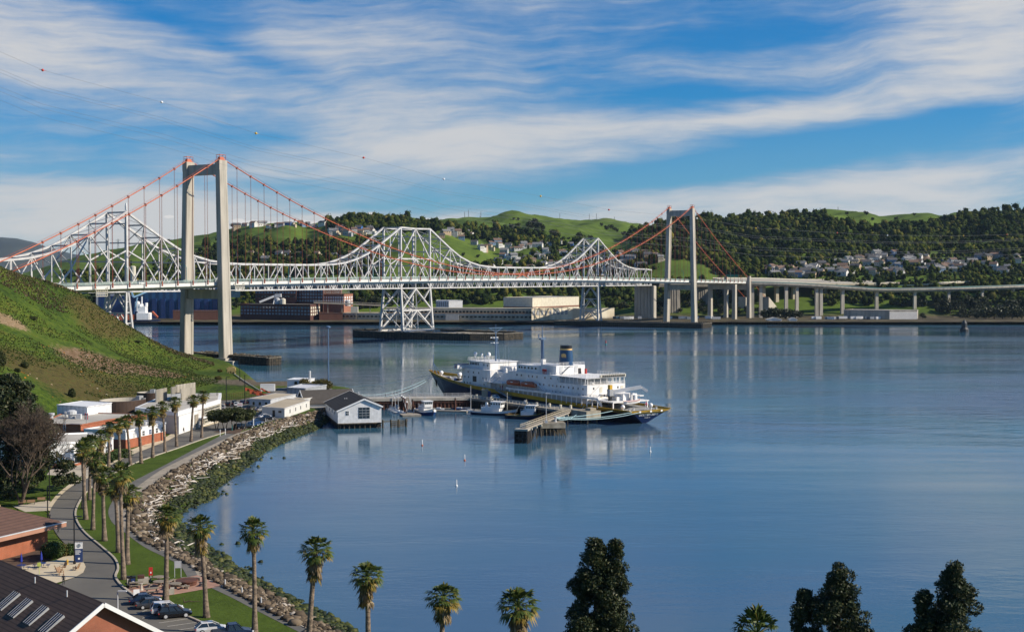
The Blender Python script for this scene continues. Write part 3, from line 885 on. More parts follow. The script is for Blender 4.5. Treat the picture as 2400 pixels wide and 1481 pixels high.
def beams_truss(m, off):
 for i in range(NN):
  s, zt, j = lst[i]
  dep = zt - ZB
  ends = i in (0, NN - 1)
  wv = 1.5 if j == 0 else .6
  m.beam(C(s, off, ZB), C(s, off, zt), wv, up=AX)
  if i < NN - 1:
   s2, zt2, j2 = lst[i + 1]
   m.beam(C(s, off, zt), C(s2, off, zt2), 1.4, 1.3)
   m.beam(C(s, off, ZB), C(s2, off, ZB), 1.15, 1.0)
   zm, zm2 = (ZB + zt) / 2, (ZB + zt2) / 2
   ja, jb = j, j2
   if -1 in (j, j2):
    a, b_ = (i, i + 1)
    top = C(0, off, 94); sl_ = s if j != -1 else s2
    m.beam(top, C(sl_, off, 68), .9); m.beam(C(0, off, 68), C(sl_, off, 68), .9)
    m.beam(C(0, off, 68), C(sl_, off, ZB), .9)
    m.beam(C(sl_ / 2, off, 55.3), C(sl_ / 2, off, ZB), .5)
    continue
   deep = max(zt, zt2) - ZB > 27
   if deep:
    lo, hi = (ja, jb)
    seq = {frozenset((0, 1)): None}
    pair = tuple(sorted((ja, jb)))
    A = {ja: (s, zt), jb: (s2, zt2)}
    if pair == (0, 1):
     m.beam(C(A[0][0], off, ZB), C(A[1][0], off, ZB + (A[1][1] - ZB) * .46), .72)
     m.beam(C(A[0][0], off, ZB + 27), C(A[1][0], off, ZB + (A[1][1] - ZB) * .46), .8)
    elif pair == (1, 2):
     m.beam(C(A[1][0], off, ZB + (A[1][1] - ZB) * .46), C(A[2][0], off, A[2][1]), .72)
     m.beam(C(A[1][0], off, ZB + (A[1][1] - ZB) * .46), C(A[2][0], off, ZB), .7)
    elif pair == (2, 3):
     m.beam(C(A[2][0], off, A[2][1]), C(A[3][0], off, ZB + (A[3][1] - ZB) * .52), .72)
     m.beam(C(A[2][0], off, ZB), C(A[3][0], off, ZB + (A[3][1] - ZB) * .52), .7)
    else:
     m.beam(C(A[pair[0]][0], off, ZB + (A[pair[0]][1] - ZB) * .5), C(A[pair[1]][0], off, ZB), .9)
     m.beam(C(A[pair[0]][0], off, ZB), C(A[pair[1]][0], off, A[pair[1]][1]), .6)
    q = (s + s2) / 2
    m.beam(C(q, off, ZB), C(q, off, ZB + 9), .5)
   else:
    if (min(ja, jb)) % 2 == 0 and ja < jb or (ja > jb and ja % 2 == 1) or (ja == jb and ja % 2):
     m.beam(C(s, off, zt), C(s2, off, ZB), .66)
    else:
     m.beam(C(s, off, ZB), C(s2, off, zt2), .66)
  if i < NN - 1:
   s2 = lst[i + 1][0]
   q = (s + s2) / 2
   for a, b_ in ((s, q), (s2, q)):
    m.beam(C((a * 3 + b_) / 4, off, ZB + 4.6), C((a + b_) / 2, off, ZB + .3), .45)
    m.beam(C((a + b_) / 2, off, ZB + .3), C((a + 3 * b_) / 4, off, ZB + 4.6), .45)
for off in (0, -TW):
 m = WB(cbl)
 beams_truss(m, off)
 m.build('truss', M['steelwhite'], cb)
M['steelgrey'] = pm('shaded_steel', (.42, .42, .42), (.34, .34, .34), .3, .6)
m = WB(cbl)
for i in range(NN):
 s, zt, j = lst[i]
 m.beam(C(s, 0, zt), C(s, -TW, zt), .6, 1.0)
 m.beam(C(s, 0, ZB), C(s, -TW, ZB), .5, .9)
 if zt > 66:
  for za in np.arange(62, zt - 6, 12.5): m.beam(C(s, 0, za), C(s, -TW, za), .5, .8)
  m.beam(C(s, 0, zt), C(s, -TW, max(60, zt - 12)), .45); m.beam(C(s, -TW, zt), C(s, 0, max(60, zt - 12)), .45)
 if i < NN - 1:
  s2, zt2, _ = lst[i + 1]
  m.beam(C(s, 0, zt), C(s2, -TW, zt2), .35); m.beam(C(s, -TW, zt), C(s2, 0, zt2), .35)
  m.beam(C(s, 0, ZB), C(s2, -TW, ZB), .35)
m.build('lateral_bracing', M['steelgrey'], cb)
m = WB(cbl)
for a, b_ in zip(lst[:-1], lst[1:]):
 p0, p1 = C(a[0], -1.2, 47.4), C(b_[0], -1.2, 47.4); q0, q1 = C(a[0], -TW + 1.2, 47.4), C(b_[0], -TW + 1.2, 47.4)
 m.beam((p0 + q0) / 2, (p1 + q1) / 2, TW - 2.4, .7)
 for e0, e1 in ((p0, p1), (q0, q1)): m.beam(e0 + Vector((0, 0, .8)), e1 + Vector((0, 0, .8)), .25, .9)
m.build('roadway', M['concdark'], cb)
for s, sg in ((sN, 0), (sS, 1)):
 m = WB(cbl)
 zt = ZB - .5; zb = 3.0
 for off, ob in ((0, 2.2), (-TW, -TW - 2.2)):
  for q in (-1, 1):
   m.taper(C(s + q * 4.2, ob, zb), (1.5, 1.7), C(s + q * .9, off, zt), (1.3, 1.5), AX, NX)
  for z in np.linspace(8, 36, 5):
   u = (z - zb) / (zt - zb); w_ = 4.2 + (.9 - 4.2) * u; o_ = ob + (off - ob) * u
   m.beam(C(s - w_, o_, z), C(s + w_, o_, z), .6)
 lev = [zb + .5, 16, 29, zt]
 for a, b_ in zip(lev[:-1], lev[1:]):
  for q in (-1, 1):
   ua = (a - zb) / (zt - zb); ub = (b_ - zb) / (zt - zb)
   wa = 4.2 - 3.3 * ua; wb_ = 4.2 - 3.3 * ub
   m.beam(C(s + q * wa, 2.2 * (1 - ua), a), C(s + q * wb_, -TW / 2, b_ - .8), .8)
   m.beam(C(s + q * wa, -TW - 2.2 * (1 - ua), a), C(s + q * wb_, -TW / 2, b_ - .8), .8)
   m.beam(C(s + q * wb_, 2.2 * (1 - ub), b_ - .6), C(s + q * wb_, -TW - 2.2 * (1 - ub), b_ - .6), .8)
 t_ = m.build('support_tower', M['steelwhite'], cb)
 m = WB(cbl)
 for ob in (2.2, -TW - 2.2):
  for q in (-1, 1): m.bbox(C(s + q * 4.2, ob, -3), 5.0, 5.0, 6.0, math.atan2(DY, DX))
 m.build('footing', M['concrete'], t_)
m = WB(cbl)
zt = ZB - .5; zb = 6.0
for off, ob in ((0, 2.6), (-TW, -TW - 3.4)):
 for q in (-22, 22):
  m.taper(C(q * 1.03, ob, zb), (2.0, 2.0), C(q, off, zt), (1.7, 1.7), AX, NX)
 om = (off + ob) / 2
 zm = 23.5
 m.beam(C(0, off, zt), C(0, ob, zb + 1), .8)
 m.beam(C(-22.3, om, zm), C(22.3, om, zm), 1.1, 1.3)
 for q in (-1, 1):
  m.beam(C(0, off, zt), C(22.3 * q, om, zm + .5), 1.2)
  m.beam(C(0, om, zm), C(22.6 * q, ob, zb + .6), 1.2)
  m.beam(C(22 * q, off, zt), C(11 * q, om, 33), .8)
  m.beam(C(22.3 * q, om, zm), C(11 * q, om, 15), .8)
 m.beam(C(-22, ob, zb + .2), C(22, ob, zb + .2), 1.4, 1.4)
for q in (-22.3, 0, 22.3):
 for a, b_ in ((zb, 23.5), (23.5, zt)):
  m.beam(C(q, 2.6 * (1 - (a - zb) / 36), a), C(q, -TW, b_), .6)
  m.beam(C(q, -TW - 3 * (1 - (a - zb) / 36), a), C(q, 0, b_), .6)
 m.beam(C(q, 1.5, 23.5), C(q, -TW - 1.5, 23.5), .8)
t_ = m.build('support_tower', M['steelwhite'], cb)
m = WB(cbl)
for ob in (2.6, -TW - 3.4):
 for q in (-1, 1): m.bbox(C(23 * q, ob, -3), 10.0, 9.0, 8.6, math.atan2(DY, DX))
m.build('footing', M['concrete'], t_)
m = WB(cbl)
pk = C(sN, -1, fz(0))
for q in (0, 1.2): m.tube([pk + Vector((q, 0, 0)), pk + Vector((q, 0, 4.5))], .25, 6)
m.tube([pk + Vector((.6, 0, 1.5)), pk + Vector((.6, 0, 6.0))], .55, 8)
m.build('antenna', M['white'], cb)
m = WB(cbl)
se = sS + 15.4 * 9 + 3
for q in np.linspace(-TW - 2, 2, 6):
 m.taper(C(se, q, 1), (7.5, 3.4), C(se, q, ZB - 1), (7.0, 3.2), AX, NX)
m.taper(C(se, -TW / 2, 1), (6.4, TW + 6), C(se, -TW / 2, ZB - .5), (6.0, TW + 6), AX, NX)
m.build('end_pier', M['concrete'], cb)
# ================================================================== timber fenders round the piers
def fender(pts, h, th, lab, name='pier_fender', ribs=1.6, z0=-1.0, deckm=None):
 """closed timber wall through the plan points, with walers and a row of piles"""
 o_ = Vector((sum(p[0] for p in pts) / len(pts), sum(p[1] for p in pts) / len(pts), 0))
 e = empty(name, o_, 0, lab, 'fender')
 m = WB(o_); pl = WB(o_); cap = WB(o_)
 for a, b_ in zip(pts, pts[1:] + pts[:1]):
  a = Vector((*a[:2], 0)); b_ = Vector((*b_[:2], 0))
  d = (b_ - a); L = d.length; d.normalize()
  m.beam(a + Vector((0, 0, (h + z0) / 2)), b_ + Vector((0, 0, (h + z0) / 2)), th, h - z0)
  for z in (h * .3, h * .62, h * .9):
   pl.beam(a + Vector((0, 0, z)), b_ + Vector((0, 0, z)), th + .5, .35)
  for k in range(int(L / ribs)):
   q = a + d * (k + .5) * ribs
   pl.beam(q + Vector((0, 0, z0)), q + Vector((0, 0, h + rnd.uniform(.1, .9))), th + .7, .45, up=d)
  cap.beam(a + Vector((0, 0, h + .12)), b_ + Vector((0, 0, h + .12)), th * 1.5, .3)
 m.build('wall', M['timber'], e)
 pl.build('piles', M['pile'], e, kind='stuff')
 cap.build('cap_rail', M['concdark'], e)
 return e
def CF(s, off): p = C(s, off, 0); return (p.x, p.y)
fd = fender([CF(-8, -61), CF(-30, -40), CF(-33, 8), CF(-30, 75), CF(-12, 96), CF(12, 100), CF(30, 80), CF(33, 8), CF(30, -40), CF(8, -61)], 5.6, 1.8, 'long black timber fender island round the middle pier of the cantilever bridge')
m = WB(fd.location)
m.prism([CF(-8, -58), CF(-28, -38), CF(-31, 8), CF(-28, 73), CF(-11, 93), CF(11, 96), CF(28, 78), CF(31, 8), CF(28, -38), CF(8, -58)], -1, 4.2)
m.build('fill', M['concdark'], fd)
m = WB(fd.location)
for q in (30, 44, 62, 80):
 m.bbox(C(-24 + (q % 3) * 4, q, 4.2), rnd.uniform(4, 9), 3, rnd.uniform(1, 2), .5)
m.build('debris', M['plank'], fd)
fa, fb = G(452, 843, 0), G(628, 857, 0)
dn = (fb - fa).normalized(); pn = Vector((-dn.y, dn.x, 0))
fender([tuple(fa), tuple(fb), tuple(fb + pn * 9), tuple(fa + pn * 9)], 4.6, 1.2, 'black timber fender on the water behind the near suspension tower')
p0, p1 = G(1300, 763, 0), G(1645, 770, 0)
dn = (p1 - p0).normalized(); pn = Vector((-dn.y, dn.x, 0))
fender([tuple(p0), tuple(p1), tuple(p1 + pn * 26), tuple(p0 + pn * 26)], 5.0, 1.4, 'low ribbed concrete fender wharf under the far suspension tower', ribs=2.2)
# ================================================================== concrete viaducts on the far shore
def viaduct(name, lab, line, width, thick, cols, colw=3.2, mat='concrete', rail=None, bank=0.0):
 """line: [(px, py, D)] near top edge; cols: [(px, w)] piers at these bearings"""
 pts = [P(*q) for q in line]
 ps = []
 for i in range(len(pts) - 1):
  for u in np.linspace(0, 1, 8, endpoint=False):
   a, b_, c, d = pts[max(i - 1, 0)], pts[i], pts[i + 1], pts[min(i + 2, len(pts) - 1)]
   ps.append(.5 * ((2 * b_) + (c - a) * u + (2 * a - 5 * b_ + 4 * c - d) * u * u + (3 * b_ - a - 3 * c + d) * u ** 3))
 ps.append(pts[-1])
 e = empty(name, (ps[0].x, ps[0].y, 0), 0, lab, 'viaduct')
 m = WB(e.location); rd = WB(e.location); pps = (WB(e.location), WB(e.location))
 far = []
 for i, p in enumerate(ps):
  d = (ps[min(i + 1, len(ps) - 1)] - ps[max(i - 1, 0)]); d.z = 0; d.normalize()
  nn = Vector((-d.y, d.x, 0))
  if nn.y < 0: nn = -nn
  far.append(p + nn * width + Vector((0, 0, bank)))
 for i in range(len(ps) - 1):
  a, b_, c, d = ps[i], ps[i + 1], far[i + 1], far[i]
  dn_ = Vector((0, 0, thick)); ins = (d - a).normalized() * 2.0; ins2 = (c - b_).normalized() * 2.0
  up = Vector((0, 0, .95))
  m.quad(a, b_, b_ - dn_ * .45, a - dn_ * .45)
  m.quad(a - dn_ * .45, b_ - dn_ * .45, b_ - dn_ + ins2, a - dn_ + ins)
  m.quad(a - dn_ + ins, b_ - dn_ + ins2, c - dn_ - ins2, d - dn_ - ins)
  m.quad(d - dn_ - ins, c - dn_ - ins2, c, d)
  rd.quad(a, d, c, b_)
  for pp, (u0, u1) in zip(pps, ((a, b_), (d, c))):
   pp.beam(u0 + up * .5, u1 + up * .5, .35, .95)
 m.build('girder', M[mat], e)
 rd.build('roadway', M['roadpale'], e)
 for pp in pps: pp.build('parapet', M[rail or mat], e)
 for px, w_ in cols:
  j = min(range(len(ps)), key=lambda i: abs(1200 + FPX * ps[i].x / ps[i].y - px))
  for u in (.22, .78) if width > 14 else (.5,):
   c = ps[j] + (far[j] - ps[j]) * u
   mm = WB(e.location)
   zt = c.z - thick + .3
   d = (far[j] - ps[j]); d.z = 0; d.normalize(); t_ = Vector((-d.y, d.x, 0))
   zg = float(hfar(c.x, c.y)) - 2
   mm.taper(Vector((c.x, c.y, zg)), (w_, w_ * .8), Vector((c.x, c.y, zt - 3)), (w_ * .86, w_ * .7), t_, d)
   mm.taper(Vector((c.x, c.y, zt - 3)), (w_ * .86, w_ * .7), Vector((c.x, c.y, zt)), (w_, width * .38), t_, d)
   mm.build('pier', M[mat], e)
 return e
M['roadpale'] = pm('pale_concrete_road', (.40, .36, .29), (.32, .29, .23), .06, .85, coord='World')
M['tealconc'] = pm('teal_barrier', (.10, .24, .24), (.20, .24, .22), .02, .7, coord='World', lo=.45, hi=.55)
V1 = viaduct('highway_ramp', 'curving concrete ramp with teal railing sweeping right from the suspension bridge, nearest of the viaducts',
    [(1752, 662, 1585), (1830, 663, 1590), (1900, 666, 1600), (1980, 671, 1610), (2060, 676, 1620), (2150, 676, 1630), (2280, 673, 1650), (2400, 669, 1680), (2560, 662, 1740)], 12, 4.2,
    [(1764, 4.6), (1790, 4.2), (1848, 4.2), (1869, 4.2), (1916, 4.2), (1932, 4.2), (1981, 4.4), (2064, 4.2), (2148, 4.0), (2230, 3.5), (2310, 3.5), (2390, 3.5)], rail='tealconc')
V2 = viaduct('freeway_viaduct', 'wide pale freeway viaduct rising to the right behind the teal-railed ramp',
    [(1740, 662, 1625), (1850, 662, 1660), (1950, 665, 1690), (2050, 664, 1720), (2150, 662, 1760), (2260, 658, 1810), (2370, 653, 1870)], 60, 4.4,
    [(1800, 5), (1838, 5), (1874, 5), (1948, 5.5), (2022, 5), (2090, 5), (2160, 4.5), (2240, 4)], mat='tan', rail='cream', bank=5.0)
V3 = viaduct('freeway_loop_ramp', 'pale loop ramp curling out from under the wide freeway viaduct',
    [(2060, 668, 1745), (2130, 669, 1735), (2205, 664, 1720), (2260, 661, 1740), (2330, 656, 1780), (2400, 651, 1850), (2540, 648, 1960)], 13, 2.8, [(2150, 3.4), (2230, 3.2), (2275, 3.2), (2330, 3)], mat='tan', rail='cream')
V4 = viaduct('approach_viaduct', 'old approach viaduct on broad wall piers behind the far suspension tower',
    [(1546, 661, 1600), (1640, 661, 1640), (1720, 661, 1690), (1800, 660, 1745)], 20, 6.0, [], mat='concdark', rail='concrete')
for px, w_ in ((1577, 14), (1644, 12), (1709, 15), (1796, 10), (1836, 10)):
 D = 1600 + (px - 1546) * .55
 pc_ = P(px, 665, D + 10)
 m = WB(V4.location)
 zg = float(hfar(pc_.x, pc_.y)) - 2
 m.taper(Vector((pc_.x, pc_.y, zg)), (w_, 14), Vector((pc_.x, pc_.y, 40)), (w_ * .92, 13), Vector((.95, .3, 0)), Vector((-.3, .95, 0)))
 for q in np.linspace(-.36, .36, 4):
  m.taper(Vector((pc_.x + w_ * q, pc_.y - 7.2 + w_ * q * .3, zg)), (w_ * .12, 1.2), Vector((pc_.x + w_ * q * .92, pc_.y - 6.9 + w_ * q * .3, 40)), (w_ * .12, 1.2), Vector((.95, .3, 0)), Vector((-.3, .95, 0)))
 m.build('pier', M['concdark'], V4)
m = WB(sbl)
for o_ in (1.5, -28.5):
 m.taper(B(SPAN + 122, o_, 0), (6.0, 4.2), B(SPAN + 122, o_, dz(SPAN + 122) - 3.4), (5.4, 3.8), AX, NX)
m.taper(B(SPAN + 122, -13.5, 38), (4, 27), B(SPAN + 122, -13.5, dz(SPAN + 122) - 3.4), (4, 27), AX, NX)
m.build('side_pier', M['concrete'], sb)
# ================================================================== power lines over the strait
LA = P(-120, 100, 470); LB = P(2520, 545, 1960)
BALLS = [(100, 165, 'red'), (379, 240, 'white'), (600, 313, 'yellow'), (852, 370, 'red'), (1040, 420, 'white'), (1267, 460, 'yellow'), (1427, 492, 'red'), (1633, 512, 'white'), (1771, 535, 'yellow'), (1962, 546, 'red'), (2080, 552, 'white'), (2258, 553, 'yellow'), (2360, 550, 'red')]
def on_line(px, py, sh=0.0):
 k = (px - 1200) / FPX
 x0, y0, x1, y1 = LA.x + sh, LA.y, LB.x + sh, LB.y
 u = (k * y0 - x0) / ((x1 - x0) - k * (y1 - y0))
 return P(px, py, y0 + (y1 - y0) * u)
M['wire'] = pm('power_wire', (.20, .20, .21), (.16, .16, .17), 1, .6)
wy = [(-100, 104), (0, 122)] + [(b_[0], b_[1]) for b_ in BALLS] + [(2480, 546)]
M['ballred'] = pm('ball_red', (.6, .06, .03), (.5, .05, .03), 1, .4)
M['ballyel'] = pm('ball_yellow', (.75, .45, .02), (.65, .4, .02), 1, .4)
names = {'red': ('ballred', 'red'), 'white': ('white', 'white'), 'yellow': ('ballyel', 'yellow')}
LABW = ['over the top left corner of the sky', 'over the clouds left of the near tower', 'just right of the near tower top', 'above the valley between the towers', 'above the middle peaks of the cantilever bridge',
  'above the green hilltop', 'just left of the far tower top', 'just right of the far tower', 'before the wooded hill right of the far tower', 'in the middle of the wooded hillside', 'below the green hilltop clearing', 'towards the right end of the wooded hill', 'at the far right end of the wire']
for k, dy0, dy1 in ((0, 0, 0), (1, 42, 10), (2, 50, 13), (3, 84, 30), (4, 95, 34), (5, 116, 44)):
 m = MB()
 pts = [on_line(x, y + dy0 + (dy1 - dy0) * (x + 100) / 2580, k * 3.0) for x, y in wy]
 ps = []
 for i in range(len(pts) - 1):
  for u in np.linspace(0, 1, 6, endpoint=False):
   a, b_, c, d = pts[max(i - 1, 0)], pts[i], pts[i + 1], pts[min(i + 2, len(pts) - 1)]
   ps.append(b_ + (c - b_) * u)
 ps.append(pts[-1])
 m.tube(ps, [.022 + .000026 * p.y for p in ps], 4)
 m.build('power_line', M['wire'], label=['power line strung with coloured marker balls, topmost of the six', 'upper wire of the pair just below the ball wire', 'lower wire of the pair just below the ball wire', 'upper wire of the second pair of bare wires', 'lower wire of the second pair of bare wires', 'lowest of the six power lines across the sky'][k], cat='power line', group='power lines across the strait')
for i, (x, y, c) in enumerate(BALLS):
 m = MB(); p = on_line(x, y)
 m.ball((0, 0, 0), .42 + .00020 * p.y, 10, 8)
 m.beam((-1, -.9, .1), (1, .9, -.1), .08)
 m.build('marker_ball', M[names[c][0]], smooth=True, loc=p, label=f'{names[c][1]} marker ball on the power line {LABW[i]}', cat='marker ball', group='marker balls on the power line')
# ================================================================== training ship at the pier
SH = empty('training_ship', (48.07, 469.62, 0), R(124.70), 'long white training ship with navy hull, yellow band and blue funnel moored at the pier', 'ship')
SHM = Matrix.Translation(SH.location) @ Euler((0, 0, R(124.70))).to_matrix().to_4x4()
def ship_pt(x, y, z): return SHM @ Vector((x, y, z))
def itp(x, t): return float(np.interp(x, [a for a, _ in t], [b for _, b in t]))
SHEER = [(-2, 5.0), (20, 5.4), (54, 6.3), (100, 7.5), (125, 8.7), (140, 9.6), (150, 10.4)]
BDK = [(-2, 9.6), (10, 10.6), (40, 11), (92, 11), (108, 10), (122, 7.6), (134, 4.8), (144, 1.9), (150, .15)]
BWL = [(-2, 1.0), (2, 1.2), (8, 4.0), (18, 8.0), (34, 10.2), (85, 10.4), (105, 7.2), (120, 3.8), (132, 1.2), (138, .15), (150, .1)]
m = MB()
st = [-2, 0, 4, 8, 14, 20, 30, 40, 54, 70, 85, 95, 104, 112, 120, 127, 134, 139, 144, 147, 150]
rows = []
for x in st:
 zd = itp(x, SHEER); bd = itp(x, BDK); bw = itp(x, BWL)
 bw = min(bw, bd)
 rake = max(0, x - 134) / 16.0
 ring = []
 for u in (0, min(.27, 1.35 / zd), min(.27, 1.35 / zd) + .01, .45, .75, 1.0, 1.25):
  z = zd * (1 - u)
  b_ = bd + (bw - bd) * min(u, 1) ** .9
  xx = x - rake * 13 * min(u, 1.1) if x > 134 else x + (max(0, 4 - x) * .55 * min(u, 1))
  ring.append((xx, b_, z))
 rows.append(ring)
n = 7
for side in (1, -1):
 vs = [(p[0], p[1] * side, p[2]) for r in rows for p in r]
 for i in range(len(rows) - 1):
  for k in range(n - 1):
   f = [i * n + k, (i + 1) * n + k, (i + 1) * n + k + 1, i * n + k + 1]
   if side < 0: f.reverse()
   m.add([vs[q] for q in f], [(0, 1, 2, 3)], 1 if k == 0 else 0)
r0 = rows[0]
for k in range(n - 1):
 m.add([(r0[k][0], r0[k][1], r0[k][2]), (r0[k + 1][0], r0[k + 1][1], r0[k + 1][2]), (r0[k + 1][0], -r0[k + 1][1], r0[k + 1][2]), (r0[k][0], -r0[k][1], r0[k][2])], [(0, 1, 2, 3)], 1 if k == 0 else 2)
M['navyblue'] = pm('transom_blue', (.010, .028, .11), (.008, .022, .085), .5, .35)
M['navyhull'] = pm('navy_hull', (.012, .016, .040), (.006, .009, .022), .25, .4, stretch=(1, 1, .2))
hull = m.build('hull', [M['navyhull'], M['yellow'], M['navyblue']], SH)
m = MB()
dk = [(r[0][0], r[0][1] - .12, r[0][2] - (1.1 if r[0][0] > 104 else .7)) for r in rows if r[0][1] > .5]
for a, b_ in zip(dk[:-1], dk[1:]):
 m.quad((a[0], -a[1], a[2]), (a[0], a[1], a[2]), (b_[0], b_[1], b_[2]), (b_[0], -b_[1], b_[2]))
M['shipdeck'] = pm('ship_deck', (.34, .34, .33), (.22, .22, .21), .5, .7)
m.build('main_deck', M['shipdeck'], SH)
m = MB()
for side in (1, -1):
 for a, b_ in zip(rows[:-1], rows[1:]):
  m.beam((a[0][0], a[0][1] * side, a[0][2] + .06), (b_[0][0], b_[0][1] * side, b_[0][2] + .06), .3, .14)
m.build('rail_cap', M['yellow'], hull)
def text_mesh(name, body, size, mat, parent, mtx, ext=.02, align='CENTER', bold=0.0):
 cu = bpy.data.curves.new(name, 'FONT')
 cu.body = body; cu.size = size; cu.extrude = ext; cu.align_x = align; cu.align_y = 'CENTER'; cu.offset = bold
 cu.resolution_u = 2
 tmp = bpy.data.objects.new(name, cu)
 COL.objects.link(tmp)
 bpy.context.view_layer.update()
 dg = bpy.context.evaluated_depsgraph_get()
 me = bpy.data.meshes.new_from_object(tmp.evaluated_get(dg))
 bpy.data.objects.remove(tmp)
 me.transform(mtx)
 me.materials.clear(); me.materials.append(mat)
 o = bpy.data.objects.new(name, me)
 COL.objects.link(o)
 reg(o, parent)
 return o
def frame(o, xa, ya):
 xa = Vector(xa).normalized(); ya = Vector(ya); ya = (ya - xa * ya.dot(xa)).normalized(); za = xa.cross(ya)
 mt = Matrix((xa, ya, za)).transposed().to_4x4()
 mt.translation = Vector(o)
 return mt
def transom(u): return Vector((-2 + 6 * .55 * u - .10, 0, 5.0 * (1 - u)))
tu = (transom(.2) - transom(.6))
text_mesh('ship_name', 'GOLDEN BEAR', 1.35, M['white'], hull, frame(transom(.36), (0, -1, 0), tu), .03, bold=.03)
text_mesh('home_port', 'VALLEJO CA', .50, M['white'], hull, frame(transom(.58), (0, -1, 0), tu), .03)
W = M['shipwhite']
def sbox(name, x0, x1, y0, y1, z0, z1, mat=W, parent=SH):
 m = MB(); m.box(x0, x1, y0, y1, z0, z1); return m.build(name, mat, parent)
def ports(parent, pts, sx=.55, sz=.75, y=None, xface=None, name='porthole', mat=None):
 for q in pts:
  m = MB()
  if xface is None: m.box(q[0] - sx / 2, q[0] + sx / 2, y - .05, y + .06, q[1] - sz / 2, q[1] + sz / 2)
  else: m.box(xface - .06, xface + .05, q[0] - sx / 2, q[0] + sx / 2, q[1] - sz / 2, q[1] + sz / 2)
  m.build(name, mat or M['glass'], parent)
def rails(name, pts, parent, h=1.05, step=1.6, mat=None, w_=.075):
 m = MB()
 for a, b_ in zip(pts[:-1], pts[1:]):
  a = Vector(a); b_ = Vector(b_); L = (b_ - a).length; k = max(1, int(L / step))
  for i in range(k + 1):
   p = a + (b_ - a) * i / k; m.beam(p, p + Vector((0, 0, h)), w_)
  for z in (h * .35, h * .68, h): m.beam(a + Vector((0, 0, z)), b_ + Vector((0, 0, z)), w_)
 return m.build(name, mat or W, parent)
ah = sbox('after_house', 23, 73, -9, 9, 5.6, 12.4)
sbox('upper_tier', 40, 72, -8.95, 8.95, 12.4, 14.9, parent=ah)
ports(ah, [(x, 10.9) for x in (25.5, 28.5, 31.4, 34.2, 37.2, 39.2, 41.7, 44.2, 46.6, 50, 52.5)] + [(x, 9.0 - .4) for x in (25.5, 28, 39.5, 42.2, 44.3)] + [(x, 13.6) for x in (41, 45.5, 49.3, 54.5, 57.5, 60, 65, 68)], y=9.0)
ports(ah, [(y, 11.1) for y in (-5.5, -1.5, 6)] + [(y, 8.2) for y in (-6, 1)], xface=23.0)
for y, z0, z1 in ((-7.4, 9.4, 11.6), (2.6, 9.4, 11.6), (2.6, 6.3, 8.4)):
 m = MB(); m.box(22.9, 23.05, y - .6, y + .6, z0, z1); m.build('louvre', M['cream'], ah)
m = MB(); m.beam((22.8, 7.6, 8.6), (22.8, 3.2, 11.8), .25, .5); m.box(21.8, 23, -9, 3.2, 8.9, 9.05); m.beam((22.6, 6.6, 6), (22.6, 2.6, 9.0), .2, .4)
m.build('outside_stair', W, ah)
m = MB()
for x in (29.3, 32.4): m.tube([(x, 9.12, 6.4), (x - .2, 9.12, 9.5), (x - .9, 9.1, 12.0)], .10, 5)
m.build('side_pipe', W, ah)
up = sbox('sun_deck', 23.5, 41, -9.6, 9.4, 14.75, 14.95)
m = MB()
for x in np.arange(24, 41, 2.4):
 for y in (-9.3, 9.1): m.beam((x, y, 12.4), (x, y, 14.8), .18)
for y in np.arange(-7, 9, 3): m.beam((24, y, 12.4), (24, y, 14.8), .18)
m.build('deck_posts', W, up, kind='stuff')
sbox('deck_shade', 31, 40.3, -7.5, 7.6, 12.45, 14.5, M['lgrey'], up)
m = MB(); m.box(23.3, 24.0, -9.6, 2.5, 15.0, 15.9)
m.build('bulwark', M['cream'], up)
m = MB()
for y in np.arange(-9, 2, 1.0): m.box(23.1, 23.35, y, y + .6, 15.1, 15.75)
m.build('raft_canisters', M['dark'], up, kind='stuff')
m = MB(); m.beam((24.5, 4.5, 12.4), (29.5, 4.5, 15.0), 1.0, .15); m.build('ladder', W, up)
rails('railing', [(40, 9.3, 14.95), (23.6, 9.3, 14.95), (23.6, -9.4, 14.95), (40, -9.4, 14.95)], up, 1.3)
rails('railing', [(40, 9, 12.4), (23.1, 9, 12.4), (23.1, -9, 12.4)], ah, 1.1)
rails('railing', [(72, 8.9, 14.9), (41, 8.9, 14.9)], ah, 1.0)
m = MB()
m.box(14.5, 73.2, 9.05, 10.95, 8.15, 8.5)
for side in (1,):
 m.box(14.5, 73.2, 10.8, 10.95, 7.75, 8.15)
 for x in np.arange(14.6, 73.3, 3.1):
  m.box(x - .22, x + .22, 10.78, 10.93, itp(x, SHEER) - .5, 7.75)
m.box(14.5, 73.2, -10.95, -9.05, 8.15, 8.5)
m.poly([(14.5, 10.9, 8.5), (11.6, 10.9, 5.9), (13.4, 10.9, 5.9), (14.9, 10.9, 7.7)])
gal = m.build('side_gallery', W, SH)
m = MB(); m.box(23.1, 73, 9.02, 9.1, 5.6, 8.1); m.build('gallery_wall', M['lgrey'], gal)
rails('railing', [(72.8, 10.8, 8.5), (15, 10.8, 8.5)], gal, 1.0, 1.8, M['lgrey'])
fh = sbox('funnel_house', 45, 55, -7, 6.8, 14.9, 18.25)
sbox('forward_house', 55, 70.5, -6.8, 7.4, 14.9, 17.7, parent=fh)
ports(fh, [(x, 16.6) for x in (57.5, 60, 62.4, 64.8, 67, 68.6)], y=7.4, sx=.9, sz=.8, name='window')
for x, y, z0, z1, c in ((44.95, -4.4, 15.0, 17.0, 'dark'), (44.95, 4.5, 15.3, 17.5, 'lgrey'), (44.95, -2.6, 15.3, 17.3, 'lgrey')):
 m = MB(); m.box(x - .08, x + .05, y - .65, y + .65, z0, z1); m.build('door', M[c], fh)
m = MB()
for y in (4.4, 2.0, -.4, -2.8): m.box(44.9, 45.02, y - .8, y + .8, 17.4, 18.0)
